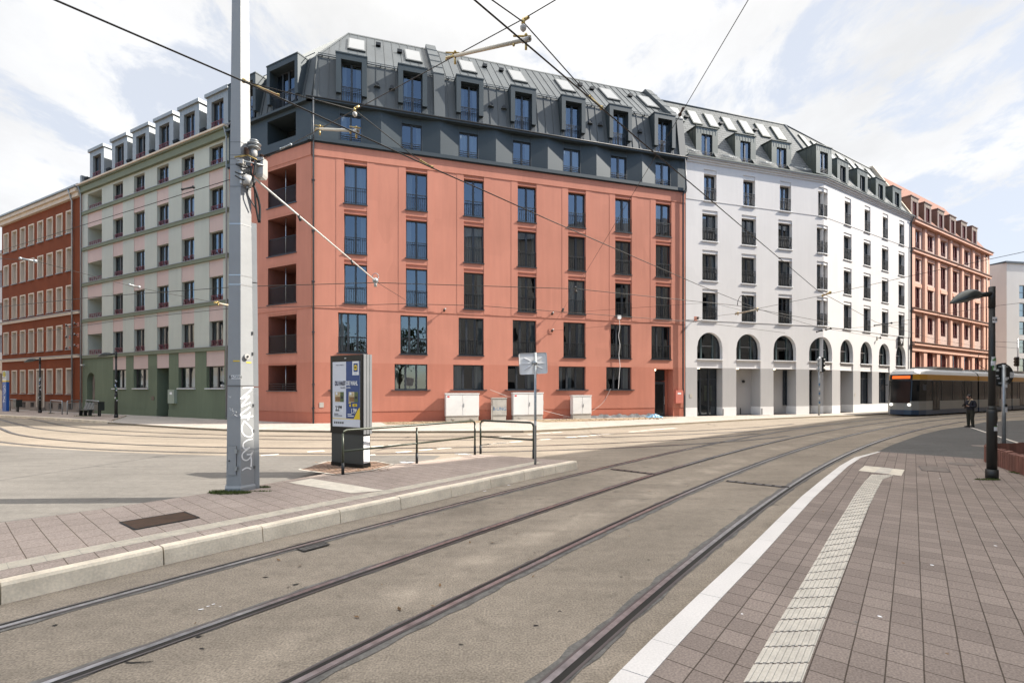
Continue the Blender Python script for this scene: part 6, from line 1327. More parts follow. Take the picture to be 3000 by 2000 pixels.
# poster: x 0..1 across, z by the photograph
q = MB(); x0, x1 = .075, aw - .06; pw = x1 - x0; zb_, zt_ = 1.0, 2.62; Y0 = -.033
X = lambda u: x0 + pw * u
Zp = lambda v: zt_ - (zt_ - zb_) * v
def rect(u0, u1, v0, v1, mt, lay=0): y = Y0 - .0015 * lay; q.face([(X(u0), y, Zp(v1)), (X(u1), y, Zp(v1)), (X(u1), y, Zp(v0)), (X(u0), y, Zp(v0))], M[mt])
rect(0, 1, 0, 1, 'poster_w'); rect(.5, .995, .0, .872, 'poster_b', 1); rect(.73, .96, .0, .21, 'white_paint', 2); rect(.77, .92, .03, .16, 'poster_b', 3)
q.face([(X(.78), Y0 - .003, Zp(.872)), (X(.995), Y0 - .003, Zp(.872)), (X(.995), Y0 - .003, Zp(.70)), (X(.93), Y0 - .003, Zp(.725)), (X(.86), Y0 - .003, Zp(.79))], M['yellow'])
rect(0, 1, .872, .882, 'yellow', 1)
for c0, r_, mt, lay in (((.845, .095), .055, 'yellow', 4),):
    q.face([(X(c0[0]) + r_ * 1.05 * math.cos(t), Y0 - .0015 * lay, Zp(c0[1]) + r_ * 1.25 * math.sin(t)) for t in [2 * math.pi * k / 24 for k in range(24)]], M[mt])
rect(.07, .4, .70 - .03, .81 - .03, 'card', 2)
for u in (.09, .60): rect(u, u + .2, .465, .62, 'food1', 3); rect(u + .2, u + .33, .465, .62, 'food2', 3); rect(u + .02, u + .2, .54, .61, 'food3', 4); rect(u + .03, u + .1, .47, .51, 'card', 4); rect(u + .22, u + .31, .53, .57, 'ink_black', 4)
rect(.60, .68, .625, .64, 'yellow', 4); rect(.74, .9, .645, .685, 'yellow', 4); rect(.63, .68, .655, .69, 'yellow', 4)
for k in range(5): rect(.06 + .075 * k, .06 + .075 * k + .05, .925, .955, 'ad_grey', 2)
po = part('poster', q, ad)
def adtext(t, u, v, sz, mt, bold=.002, al='CENTER', sx=.72): o = link('lettering', text_mesh(t, sz, M[mt], bold, .0005, al), po, (X(u), Y0 - .010, Zp(v)), rot=(R(90), 0, 0)); o.scale = (sx, 1, 1)
adtext('DU HAST', .487, .335, .15, 'ink', .004, 'RIGHT', .60); adtext('DIE WAHL', .515, .335, .15, 'white_paint', .005, 'LEFT', .56); adtext('Ohne Lidl Plus', .485, .4, .05, 'ink', .0004, 'RIGHT', .6); adtext('mit Lidl Plus', .515, .4, .05, 'white_paint', .001, 'LEFT', .6)
adtext('Dienstag, 13.5. bis Montag, 19.5.', .28, .05, .03, 'ink', .0003); adtext('2.29*', .235, .725, .185, 'ink_black', .005, sx=.58); adtext('1.79*', .79, .76, .16, 'white_paint', .004, sx=.58); adtext('-21%', .82, .665, .05, 'ink', .001); adtext('LIDL', .845, .095, .05, 'ink', .002, sx=.8); adtext('I', .855, .095, .05, 'logo_red', .003); adtext('Lohnt sich', .845, .185, .026, 'ink', .0002)
rect(.06, .22, .80, .812, 'ad_grey', 2); rect(.06, .36, .826, .838, 'ad_grey', 2); rect(.56, .7, .80, .812, 'white_paint', 2); rect(.56, .78, .826, .838, 'white_paint', 2); po.data = q.mesh('poster')
adtext('nur', .79, .70, .03, 'white_paint', .0006)
q = MB(); q.box(.50, .56, -.036, -.031, 2.69, 2.72, M['ad_side']); part('badge', q, ad)

# ------------------------------------------------------------------ guard railings on the island
def guard(pts, label, bx):
    P = [Vector((*p, PZ)) for p in pts]; e = empty('guard_railing', tuple(P[0]), label, 'railing', 'green tube railings on the island')
    for k, p in enumerate(P):
        q = MB(); o = p - P[0]; q.tube([o + Vector((0, 0, .2)), o + Vector((0, 0, .93))], .028, M['railing'], 8); q.tube([o, o + Vector((0, 0, .26))], .035, M['iron'], 8); part('post', q, e)
    q = MB(); o1_, o2_ = Vector(), P[-1] - P[0]; d = o2_.normalized(); q.tube([o1_ + Vector((0, 0, .9)), o1_ + d * .03 + Vector((0, 0, .97)), o1_ + d * .1 + Vector((0, 0, 1.0)), o2_ - d * .1 + Vector((0, 0, 1.0)), o2_ - d * .03 + Vector((0, 0, .97)), o2_ + Vector((0, 0, .9))], .03, M['railing'], 8); part('top_rail', q, e)
    q = MB(); q.tube([o1_ + Vector((0, 0, .52)), o2_ + Vector((0, 0, .52))], .024, M['railing'], 8); part('middle_rail', q, e)
guard([(-3.85, 11.03), (-2.49, 12.68), (-1.10, 14.36)], 'longer dark green tube railing with three posts beside the advertising pillar', 0); guard([(-.94, 14.5), (.6, 13.5)], 'shorter dark green tube railing ending at the sign post', 0)
q = MB()
for k in range(2):
    c = Vector([(-2.75, 12.55, PZ + .02), (-1.4, 14.2, PZ + .02)][k]); rnd = random.Random(k); q.tube(catmull([tuple(c + Vector((rnd.uniform(-.3, .3), rnd.uniform(-.12, .12), rnd.uniform(0, .03)))) for _ in range(9)], 4), .007, M['white_paint'], 4)
thing('litter_string', q, 'white plastic string lying by the railing posts', 'string')
# sign post (seen from behind)
sp_ = empty('sign_post', (.6, 12.5, PZ), 'grey post carrying a blank white sign seen from the back, right of the railings', 'road sign')
q = MB(); q.tube([(0, 0, 0), (0, 0, 2.88)], .033, M['galv'], 10); part('post', q, sp_)
def rrect(w_, h_, r, n=5): return [(cx + r * math.cos(t), cz + r * math.sin(t)) for cx, cz, t0 in ((w_ / 2 - r, h_ / 2 - r, 0), (-w_ / 2 + r, h_ / 2 - r, 90), (-w_ / 2 + r, -h_ / 2 + r, 180), (w_ / 2 - r, -h_ / 2 + r, 270)) for t in [R(t0 + 90 * k / n) for k in range(n + 1)]]
q = MB(); pl = rrect(.74, .55, .05)
q.face([(x, .06, z) for x, z in pl], M['white_paint']); q.face([(x, .10, z) for x, z in pl], M['white_paint'])
for (xa, za), (xb, zb2) in zip(pl, pl[1:] + pl[:1]): q.face([(xa, .04, za), (xb, .04, zb2), (xb, .105, zb2), (xa, .105, za)], M['galv']); f = .965; q.face([(xa, .04, za), (xb, .04, zb2), (xb * f, .045, zb2 * f), (xa * f, .045, za * f)], M['white_paint']); q.face([(xa * f, .045, za * f), (xb * f, .045, zb2 * f), (xb * f, .06, zb2 * f), (xa * f, .06, za * f)], M['galv'])
for a_ in (0, 38, 142, 180, 218, 322): q.hexa([(math.cos(R(a_)) * .1 - math.sin(R(a_)) * s * .02, .059 if s * 0 == 0 else 0, math.sin(R(a_)) * .1 + math.cos(R(a_)) * s * .02) for s in (-1, 1)] + [(math.cos(R(a_)) * .3 - math.sin(R(a_)) * s * .015, .059, math.sin(R(a_)) * .24 + math.cos(R(a_)) * s * .015) for s in (1, -1)] + [(math.cos(R(a_)) * .1 - math.sin(R(a_)) * s * .012, .045, math.sin(R(a_)) * .1 + math.cos(R(a_)) * s * .012) for s in (-1, 1)] + [(math.cos(R(a_)) * .3 - math.sin(R(a_)) * s * .01, .045, math.sin(R(a_)) * .24 + math.cos(R(a_)) * s * .01) for s in (1, -1)], M['white_paint'])
o = part('sign_plate', q, sp_, (-.04, 0, 2.6)); o.rotation_euler = (0, R(-3), R(11))
q = MB(); q.tube([(-.08, .02, 2.62), (.05, .0, 2.62)], .05, M['galv'], 8); q.tube([(0, 0, 2.56), (0, 0, 2.68)], .04, M['galv'], 10); part('clamp', q, sp_)
q = MB(); q.box(-.02, .03, -.037, -.032, 1.0, 1.12, M['sticker_w']); part('sticker', q, sp_)
# ------------------------------------------------------------------ cabinets along the terracotta wall
def cabinet(s0, s1, dpt, h, label, doors, mt='cab', mark=True):
    e = empty('utility_cabinet', FR.P((s0 + s1) / 2, -.12, .1), label, 'utility cabinet', 'utility cabinets along the wall', FR.rz); w_ = (s1 - s0) / 2
    q = MB(); q.box(-w_ + .03, w_ - .03, -dpt + .02, 0, 0, .32, M['concrete']); q.box(-w_, w_, -dpt, 0, .32, h, M[mt]); q.box(-w_ - .03, w_ + .03, -dpt - .04, .02, h, h + .06, M[mt]); part('housing', q, e)
    for k in range(doors):
        a_, b_ = -w_ + 2 * w_ * k / doors + .03, -w_ + 2 * w_ * (k + 1) / doors - .012; q = MB(); q.box(a_, b_, -dpt - .018, -dpt - .001, .36, h - .04, M[mt]); dr = part('door', q, e)
        if k == doors - 1 and doors > 1 or doors == 1: q = MB(); q.box(a_ + .04, a_ + .07, -dpt - .045, -dpt - .019, h * .52, h * .66, M['galv']); part('handle', q, dr)
    if mark: q = MB(); q.box(-w_ + .1, -w_ + .24, -dpt - .022, -dpt - .0185, h - .2, h - .11, M['logo_red']); part('warning_plate', q, e)
    if mark:
        q = MB(); 
        for x in (-w_ * .55, w_ * .55): q.box(x - .08, x + .08, -dpt + .0, -dpt + .019, .12, .2, M['cab_grey'])
        part('vent', q, e)
    return e
cabinet(7.9, 10.05, .42, 1.72, 'leftmost large white two door utility cabinet with a red mark by the terracotta wall', 2); c_ = cabinet(10.95, 11.9, .4, 1.42, 'small grey concrete cabinet with blue scrawl between two white cabinets', 1, 'cab_grey', False)
q = MB(); q.box(-.56, -.5, -.45, -.38, 0, .95, M['cab_grey']); part('marker_stone', q, c_)
link('graffiti', text_mesh('B-UNG', .3, M['sticker_b'], .002), c_, (0, -.42, .75), rot=(R(90), 0, 0))
cabinet(12.35, 14.45, .42, 1.76, 'middle large white two door utility cabinet, behind the sign post', 2); cabinet(16.6, 18.0, .42, 1.56, 'rightmost white cabinet with ribbed doors on a high plinth', 2, 'cab', False)
q = MB()
for k in range(60):
    s0, s1 = 18.1 + 5.3 * k / 60, 18.1 + 5.3 * (k + 1) / 60; f = lambda s: .22 + .05 * math.sin(s * 5) + .03 * math.sin(s * 13); g = lambda s: -.07 + .018 * math.sin(s * 7)
    q.face([FR.P(s0, g(s0) - .05, .1), FR.P(s1, g(s1) - .05, .1), FR.P(s1, g(s1), .1 + f(s1)), FR.P(s0, g(s0), .1 + f(s0))], M['membrane'], True)
thing('plastic_membrane', q, 'grey dimpled membrane strip standing along the foot of the terracotta wall', 'membrane')
q = MB(); rnd = random.Random(3); c = FR.P(22.9, -.7); N = 14; G_ = [[(c[0] + (i - N / 2) * .085, c[1] + (j - N / 2) * .07, .1 + max(0, .26 * math.exp(-((i - N / 2) ** 2 + (j - N / 2) ** 2) / 22) + rnd.uniform(-.03, .05))) for j in range(N)] for i in range(N)]
for i in range(N - 1):
    for j in range(N - 1): q.face([G_[i][j], G_[i + 1][j], G_[i + 1][j + 1], G_[i][j + 1]], M['tarp'])
thing('crumpled_tarp', q, 'crumpled blue plastic tarp on the ground near the terracotta entrance', 'tarp')
rt = empty('wifi_router', FR.P(20.35, -.12, 7.25), 'white box hanging by its cable outside a terracotta house window', 'router', None, FR.rz)
q = MB(); pl = rrect(.27, .27, .06); q.face([(x, -.12, z) for x, z in pl], M['white_paint'])
for (xa, za), (xb, zb2) in zip(pl, pl[1:] + pl[:1]): q.face([(xa, -.12, za), (xb, -.12, zb2), (xb * 1.05, 0, zb2 * 1.05), (xa * 1.05, 0, za * 1.05)], M['white_paint'])
part('housing', q, rt); q = MB(); q.tube(catmull([(0, -.05, -.12), (.06, -.04, -.7), (-.03, -.03, -1.3), (.07, -.04, -2.0), (.0, -.02, -2.7), (.08, -.03, -3.4), (.02, -.03, -4.1), (-.05, -.1, -4.6), (-.1, -.12, -5.1)], 5), .018, M['white_paint'], 5); part('cable', q, rt)
for pts, lb in (([FR.P(19.7, -.12, 2.15), FR.P(18.9, -.3, 1.1), FR.P(17.5, -.35, .35), FR.P(16.0, -.3, .2)], 'thin grey cable sagging from the right hand ground floor window to the cabinet'), ([FR.P(10.9, -.12, 2.1), FR.P(12.5, -.14, 1.5), FR.P(14.6, -.3, .7), FR.P(16.4, -.4, .25)], 'thin white cable sagging along the wall behind the sign post')):
    q = MB(); q.tube(catmull(pts, 6), .012, M['insul'], 4); thing('loose_cable', q, lb, 'cable')

# ------------------------------------------------------------------ street lamps
def lamp_head(L): 
    q = MB(); N = 18; M_ = 24
    def prof(t):   # t 0 at mast side .. 1 tip
        r = .03 + .185 * max(0.0, math.sin(math.pi * min(1.0, t * .93 + .07)) ** .8) * (1 - .25 * t); return r
    ringp = []
    for i in range(N + 1):
        t = i / N; x = -.28 - L * t; ww = prof(t) * 1.0; up = prof(t) * .95; dn = .075 * math.sin(math.pi * t) + .01; dz = -.05 * t - .12 * t * t
        ringp.append([(x, ww * math.cos(a_), (up if math.sin(a_) > 0 else dn) * math.sin(a_) + dz) for a_ in [2 * math.pi * k / M_ for k in range(M_)]])
    q.rings(ringp, lambda k, n: M['lamp_head'] if k < n / 2 or k in (n // 2, n - 1) else M['lens'])
    q.face(ringp[-1], M['lamp_head']); q.face(ringp[0][::-1], M['lamp_head'])
    return q
def street_lamp(p, sc, label, hl=.72, rz=0.0, stick=True):
    e = empty('street_lamp', p, label, 'street lamp', 'black street lamps', rz); e.scale = (sc, sc, sc)
    q = MB(); q.tube([(0, 0, 0), (0, 0, .22)], .115, M['lamp'], 14); q.tube([(0, 0, .2), (0, 0, 1.5), (0, 0, 1.58)], .092, M['lamp'], 14); q.tube([(0, 0, 1.55), (0, 0, 1.66)], .092, M['lamp'], 14, .066); q.tube([(0, 0, 1.6), (0, 0, 3.95)], .066, M['lamp'], 14, .056); q.tube([(0, 0, 3.9), (0, 0, 4.38)], .064, M['lamp'], 12); part('pole', q, e)
    q = MB(); q.tube([(-.02, 0, 4.22), (-.2, 0, 4.2), (-.36, 0, 4.16)], .055, M['lamp'], 10, .06); part('arm', q, e)
    part('lamp_head', lamp_head(hl), e, (0, 0, 4.17))
    if stick:
        rnd = random.Random(int(p[0] * 7)); q = MB()
        for k in range(16):
            z = rnd.choice([rnd.uniform(.95, 1.4), rnd.uniform(1.7, 2.75), rnd.uniform(1.7, 2.75)]); r = .095 if z < 1.55 else .066; a0 = rnd.uniform(-2.6, -.6); da = rnd.uniform(.25, .5) * .07 / r * 1.4; h_ = rnd.uniform(.04, .13); mt = M[rnd.choice(['sticker_w', 'sticker_w', 'sticker_b', 'sticker_g', 'sticker_w'])]
            for i in range(3): t0, t1 = a0 + da * 2 * i / 3, a0 + da * 2 * (i + 1) / 3; rr = r + .003 + k * .0003; q.face([(rr * math.cos(t0), rr * math.sin(t0), z), (rr * math.cos(t1), rr * math.sin(t1), z), (rr * math.cos(t1), rr * math.sin(t1), z + h_), (rr * math.cos(t0), rr * math.sin(t0), z + h_)], mt)
        (q.box(-.05, .05, -.072, -.066, 3.55, 3.68, M['white_paint']) if p[0] > 0 else None); sk = part('sticker', q, e); o = p[0] > 0 and link('lettering', text_mesh('436', .075, M['ink_black']), sk, (0, -.0735, 3.615), rot=(R(90), 0, 0))
street_lamp((10.96, 11.07, RZ), 1.0, 'black street lamp with sticker covered pole on the right hand pavement', .66)
street_lamp((*gnd(340, 1223, .16)[:2], .16), 1.05, 'black street lamp in front of the sage green house, right of the bench', .8, R(10)); street_lamp((*gnd(117, 1209, .16)[:2], .16), 1.05, 'black street lamp in front of the rust brown house, next to the stop column', .8, R(10))
# round sign on post
rs = empty('sign_post', (17.81, 17.55, 0), 'thin grey post with a black round sign back covered in stickers, behind the right lamp', 'road sign'); q = MB(); q.tube([(0, 0, 0), (0, 0, 3.06)], .06, M['galv'], 10); q.tube([(0, 0, 3.04), (0, 0, 3.09)], .065, M['iron'], 10); part('post', q, rs)
q = MB(); q.tube([(0, .08, 0), (0, .11, 0)], .42, M['lamp'], 28); 
for x, z in ((0, .3), (0, -.3)): q.box(-.14, .14, .0, .08, z - .03, z + .03, M['galv'])
o = part('sign_plate', q, rs, (.02, 0, 2.66)); q = MB()
for x, z, w_, h_, mt in ((.28, .0, .14, .2, 'sticker_w'), (.12, -.12, .12, .08, 'sticker_w'), (-.24, .17, .12, .08, 'sticker_w'), (-.26, -.03, .12, .04, 'sticker_w'), (-.2, -.12, .1, .04, 'sticker_w')): q.box(x, x + w_, .074, .0785, z - h_ / 2, z + h_ / 2, M[mt])
for z, h_ in ((2.2, .12), (1.5, .1), (1.3, .3), (2.45, .1)): q.box(-.04, .04, -.068, -.06, z - 2.66, z - 2.66 + h_, M['sticker_w'])
part('sticker', q, rs, (.02, 0, 2.66))
# curved low palisade wall
pw_ = [(11.3, 9.6), (11.75, 10.6), (12.35, 11.9), (12.9, 12.9), (13.35, 13.7), (14.1, 14.3), (15.2, 14.5), (16.6, 14.2)]
pl = catmull(pw_, 8); q = MB(); rnd = random.Random(5)
for a_, b_ in zip(pl, pl[1:]):
    d = unit(b_[0] - a_[0], b_[1] - a_[1]); n = (d[1] * .16, -d[0] * .16); z = .1 + .46 + rnd.uniform(-.02, .02); g = .006
    A, B_ = (a_[0] + d[0] * g, a_[1] + d[1] * g), (b_[0] - d[0] * g, b_[1] - d[1] * g); q.hexa([(*A, .05), (*B_, .05), (B_[0] + n[0], B_[1] + n[1], .05), (A[0] + n[0], A[1] + n[1], .05), (*A, z - .03), (*B_, z - .03), (B_[0] + n[0] * .8, B_[1] + n[1] * .8, z), (A[0] + n[0] * .8, A[1] + n[1] * .8, z)], M['palisade'])
thing('palisade_wall', q, 'low curved wall of reddish concrete stakes at the right edge, behind the lamp', 'low wall')
# ------------------------------------------------------------------ traffic lights
def signal(p, h, label, face, hz):
    e = empty('traffic_light', p, label, 'traffic light', 'traffic lights'); q = MB(); q.tube([(0, 0, 0), (0, 0, h)], .07, M['galv'], 10); part('pole', q, e)
    hd = empty('signal_head', (0, 0, 0), None, None); hd.parent = e; bpy.data.objects.remove(hd)
    q = MB(); q.box(-.08 + face * .06, .08 + face * .06, -.2, .16, hz, hz + 1.05, M['cab']); q.box(.09 if face > 0 else -.2, .2 if face > 0 else -.09, -.26, .22, hz - .05, hz + 1.1, M['lamp']); s = part('signal_head', q, e)
    q = MB()
    for k in range(3):
        z = hz + .17 + .36 * k; x = .2 * face
        q.tube([(x, -.02, z), (x + .2 * face, -.02, z - .03)], .14, M['lamp'], 10); q.tube([(-.08, -.02, z), (-.2 * face, -.02, z)], .13, M['galv'], 10, .06)
    part('visor', q, e)
    q = MB()
    for k in range(5): q.box(-.072, .05, -.074, -.07, .9 + .35 * k, 1.1 + .35 * k, M['sticker_w' if k % 2 else 'sticker_b'])
    part('sticker', q, e)
signal((23.95, 37.81, .1), 4.55, 'traffic light on a sticker covered pole before the corner pillar of the white house', 1, 3.4)
signal((62.6, 60.0, 0), 8.4, 'far traffic light on a tall pinkish pole before the pale block at the right', -1, 5.0)
# wall sign with the triangle mark on the white house
e = empty('hanging_sign', FW.P(14.6, -.05, 6.85), 'black square sign with a white triangle mark above the last white arch', 'sign', None, FW.rz)
q = MB(); q.box(-.45, .45, -.14, -.03, -.45, .45, M['ad_black']); part('plate', q, e); q = MB()
tri = [(-.3, .22), (.3, .22), (0, -.32)]; tin = [(-.12, .1), (.12, .1), (0, -.1)]
for k in range(3): a_, b_, c_, d_ = tri[k], tri[(k + 1) % 3], tin[(k + 1) % 3], tin[k]; q.face([(a_[0], -.145, a_[1]), (b_[0], -.145, b_[1]), (c_[0], -.145, c_[1]), (d_[0], -.145, d_[1])], M['white_paint'])
part('emblem', q, e)

# ------------------------------------------------------------------ left stop: column, bins, hoops, bench
c = gnd(17, 1204, .16); e = empty('stop_column', (c[0], c[1], .16), 'tall blue and white tram stop column with a green H disc at far left', 'stop column', None, FS.rz)
q = MB(); q.box(-.43, .43, -.1, .1, 0, 2.62, M['blue_sign']); q.box(-.43, .43, -.102, .1, 2.62, 2.74, M['yellow']); q.box(-.43, .43, -.1, .1, 2.74, 3.42, M['stele_white']); q.box(-.40, .40, -.1, .1, 3.42, 3.62, M['stele_white']); part('panel', q, e)
q = MB(); q.face([(.36 * math.cos(t), -.104, 3.3 + .27 * math.sin(t)) for t in [2 * math.pi * k / 28 for k in range(28)]], M['signgreen']); q.face([(.27 * math.cos(t), -.107, 3.3 + .21 * math.sin(t)) for t in [2 * math.pi * k / 28 for k in range(28)]], M['yellow']); em = part('emblem', q, e)
link('lettering', text_mesh('H', .36, M['signgreen'], .012), em, (0, -.111, 3.3), rot=(R(90), 0, 0))
link('lettering', text_mesh('Wilhelm-Leuschner-Platz', .075, M['ink'], .001), e, (0, -.104, 2.95), rot=(R(90), 0, 0))
q = MB()
for st in [[(85, 225), (88, 230)], [(40, 265), (70, 245), (110, 245), (115, 270), (70, 280), (80, 240)], [(70, 290), (110, 285), (130, 310), (110, 335), (75, 325), (80, 300), (105, 310)], [(60, 340), (45, 365), (85, 355), (110, 340)], [(50, 400), (75, 380), (90, 400), (70, 420)], [(100, 380), (60, 440), (115, 455)], [(110, 385), (80, 425), (120, 415)], [(40, 460), (70, 430), (60, 465), (80, 465)]]:
    q.tube([((x - 80) / 62 * .43, -.106, 2.62 - (y - 192) * (2.62 / 392)) for x, y in catmull(st, 5)], .016, M['spray'], 4, cap=False)
part('graffiti', q, e)
def bin_(p, label):
    e = empty('litter_bin', (p[0], p[1], .16), label, 'litter bin', 'litter bins at the far stop', FS.rz); q = MB(); q.box(-.28, .28, -.2, .2, .42, 1.02, M['lamp_head']); part('body', q, e); q = MB(); q.box(-.3, .3, -.22, .22, 1.02, 1.06, M['lamp']); q.box(-.2, .2, -.206, -.2, .86, .96, M['iron']); part('lid', q, e); q = MB()
    for x in (-.12, .12): q.box(x - .04, x + .04, -.04, .04, 0, .42, M['lamp'])
    part('stand', q, e)
bin_(gnd(291, 1219, .16), 'dark litter bin right of the bench'); bin_(gnd(52, 1206, .16), 'dark litter bin beside the blue stop column')
def hoop(pa, pb, label):
    a_, b_ = Vector((*pa[:2], .16)), Vector((*pb[:2], .16)); d = b_ - a_; e = empty('barrier_hoop', tuple(a_), label, 'barrier', 'tube hoops at the far stop'); u = d.normalized() * .1
    q = MB(); q.tube([Vector((0, 0, 0)), Vector((0, 0, .95)), u * .3 + Vector((0, 0, 1.02)), u + Vector((0, 0, 1.05)), d - u + Vector((0, 0, 1.05)), d - u * .3 + Vector((0, 0, 1.02)), d + Vector((0, 0, .95)), d], .04, M['galv'], 8); part('frame', q, e)
hoop(gnd(148, 1209.5, .16), gnd(182, 1213, .16), 'tube hoop between the lamp and the bench, the left one'); hoop(gnd(197, 1213.5, .16), gnd(233, 1209, .16), 'tube hoop directly left of the bench'); hoop(gnd(252, 1208, .16), gnd(289, 1214, .16), 'tube hoop behind the bench'); hoop(gnd(30, 1203, .16), gnd(48, 1204, .16), 'tube hoop behind the blue stop column')
c = gnd(250, 1217.5, .16); e = empty('bench', (c[0], c[1], .16), 'dark wire mesh bench at the far stop before the sage green house', 'bench', None, FS.rz)
q = MB(); q.hexa([(-.85, -.25, .42), (.85, -.25, .42), (.85, .2, .44), (-.85, .2, .44), (-.85, -.25, .46), (.85, -.25, .46), (.85, .2, .48), (-.85, .2, .48)], M['lamp_head']); part('seat', q, e)
q = MB()
for k in range(4): x0_ = -.85 + .43 * k; q.hexa([(x0_, .2, .48), (x0_ + .4, .2, .48), (x0_ + .4, .24, .48), (x0_, .24, .48), (x0_ + .06, .36, .98), (x0_ + .42, .36, .98), (x0_ + .42, .4, .98), (x0_ + .06, .4, .98)], M['lamp_head'])
part('backrest', q, e)
for x in (-.7, 0, .7): q = MB(); q.box(x - .05, x + .05, -.1, .1, 0, .42, M['lamp']); part('leg', q, e)

# ------------------------------------------------------------------ tram
T0 = (31.3, 37.4); TF = Fr(T0, unit(.867, .5)); tr = empty('tram', (T0[0], T0[1], 0), 'grey white tram with a yellow roof stripe and blue skirt on the street', 'tram', None, TF.rz)
TW = 2.3
def ring(x, inset, zs, rake): return [(x + rake(z), y0 + (inset if y0 == 0 else -inset), z) for y0, z in zs]
Lt = 33.0
secs = [(.0, 12.0), (12.35, 20.6), (20.95, Lt)]
lev = [('skirt', .14, .5, 'tram_blue'), ('body_side', .5, 1.2, 'tram_low'), ('window_band', 1.2, 2.84, 'tram_glass'), ('stripe', 2.88, 3.3, 'tram_yellow')]
nose = lambda z: .0 if z < 1.0 else .0 + .28 * ((z - 1.0) / 2.3) ** 1.5
def outline(z, x0, x1, front, back, ins=0.0):
    p = []
    if front:
        f = nose(z) + ins
        p += [(x0 + f + 1.5, ins), (x0 + f + .55, .12 + ins), (x0 + f + .12, .45), (x0 + f, .9), (x0 + f, TW - .9), (x0 + f + .12, TW - .45), (x0 + f + .55, TW - .12 - ins), (x0 + f + 1.5, TW - ins)]
    else: p += [(x0, ins), (x0, TW - ins)]
    p += [(x1, TW - ins), (x1, ins)]
    return p
def loft(q, z0, z1, x0, x1, fr_, mt, i0=0, i1=0, cap=False):
    A, B_ = outline(z0, x0, x1, fr_, False, i0), outline(z1, x0, x1, fr_, False, i1); n = len(A)
    for k in range(n): q.face([(*A[k], z0), (*A[(k + 1) % n], z0), (*B_[(k + 1) % n], z1), (*B_[k], z1)], M[mt])
    if cap: q.face([(*p, z1) for p in B_], M[mt])
for nm, z0, z1, mt in lev:
    q = MB()
    for i, (a_, b_) in enumerate(secs): loft(q, z0, z1, a_, b_, i == 0, mt, .0 if nm != 'window_band' else .012, .0 if nm != 'window_band' else .012)
    part(nm, q, tr)
q = MB()
for i, (a_, b_) in enumerate(secs):
    loft(q, 2.84, 2.88, a_, b_, i == 0, 'tram_low'); loft(q, 3.3, 3.55, a_, b_, i == 0, 'tram_white', 0, .12); loft(q, 3.55, 3.74, a_, b_, i == 0, 'tram_white', .12, .4, True); loft(q, .1, .14, a_, b_, i == 0, 'tram_dark', .1, .0)
part('roof', q, tr)
q = MB()
for a_, b_ in ((12.0, 12.35), (20.6, 20.95)): q.box(a_, b_, .08, TW - .08, .25, 3.5, M['tram_dark'])
part('bellows', q, tr)
q = MB()
for a_ in (2.6, 4.4, 6.6, 8.6, 10.6, 13.6, 15.6, 17.6, 19.4, 22.3, 24.3, 26.3, 28.3, 30.3): q.box(a_, a_ + .09, .0, .013, 1.2, 2.84, M['tram_dark'])
part('window_post', q, tr)
for a_ in (2.69, 9.0, 16.0, 23.0, 29.0): q = MB(); q.box(a_ - .02, a_ + 1.32, -.006, .004, .45, 2.86, M['tram_dark']); q.box(a_ + .08, a_ + .6, -.012, -.006, .6, 2.7, M['tram_glass']); q.box(a_ + .7, a_ + 1.22, -.012, -.006, .6, 2.7, M['tram_glass']); part('door', q, tr)
q = MB(); q.box(-.03, .5, .35, TW - .35, 1.05, 2.85, M['tram_glass']); A = [(nose(1.05) - .012, .5, 1.05), (nose(1.05) - .012, TW - .5, 1.05), (nose(2.8) - .012, TW - .5, 2.8), (nose(2.8) - .012, .5, 2.8)]; q.v = []; q.f = []; q.mi = []; q.sm = []; q.face(A, M['tram_glass']); part('windscreen', q, tr)
q = MB(); A = [(nose(2.86) - .014, .4, 2.86), (nose(2.86) - .014, TW - .4, 2.86), (nose(3.3) - .014, TW - .4, 3.3), (nose(3.3) - .014, .4, 3.3)]; q.face(A, M['ad_black']); ds = part('destination_display', q, tr)
q = MB(); q.face([(nose(2.96) - .02, .55, 2.96), (nose(2.96) - .02, TW - .55, 2.96), (nose(3.2) - .02, TW - .55, 3.2), (nose(3.2) - .02, .55, 3.2)], M['led']); part('led_strip', q, ds)
for y in (.55, TW - .55): q = MB(); q.tube([(-.02, y, .92), (.05, y, .92)], .11, M['headlamp'], 12); part('headlight', q, tr)
for y, s in ((-.02, -1), (TW + .02, 1)): q = MB(); q.tube([(.9, y, 2.5), (.6, y + s * .22, 2.45)], .03, M['tram_dark'], 6); q.box(.52, .64, y + s * .22 - .1, y + s * .22 + .1, 2.05, 2.5, M['tram_dark']); part('mirror', q, tr)
q = MB(); q.box(4, 10, .4, TW - .4, 3.74, 3.98, M['tram_low']); q.box(14, 19, .5, TW - .5, 3.74, 3.95, M['tram_low']); q.box(23, 30, .4, TW - .4, 3.74, 3.98, M['tram_low']); part('roof_equipment', q, tr)
q = MB(); q.tube([(16, .6, 4.0), (14.6, .9, 4.6), (16.2, 1.1, 5.5)], .03, M['iron'], 6); q.tube([(16.2, .5, 5.52), (16.2, 1.8, 5.52)], .03, M['iron'], 6); part('pantograph', q, tr)
for x in (2.2, 4.0, 14.5, 18.3, 28.5, 30.6):
    for y in (.25, TW - .25): q = MB(); q.tube([(x, y - .06, .31), (x, y + .06, .31)], .3, M['rail_old'], 18); part('wheel', q, tr)

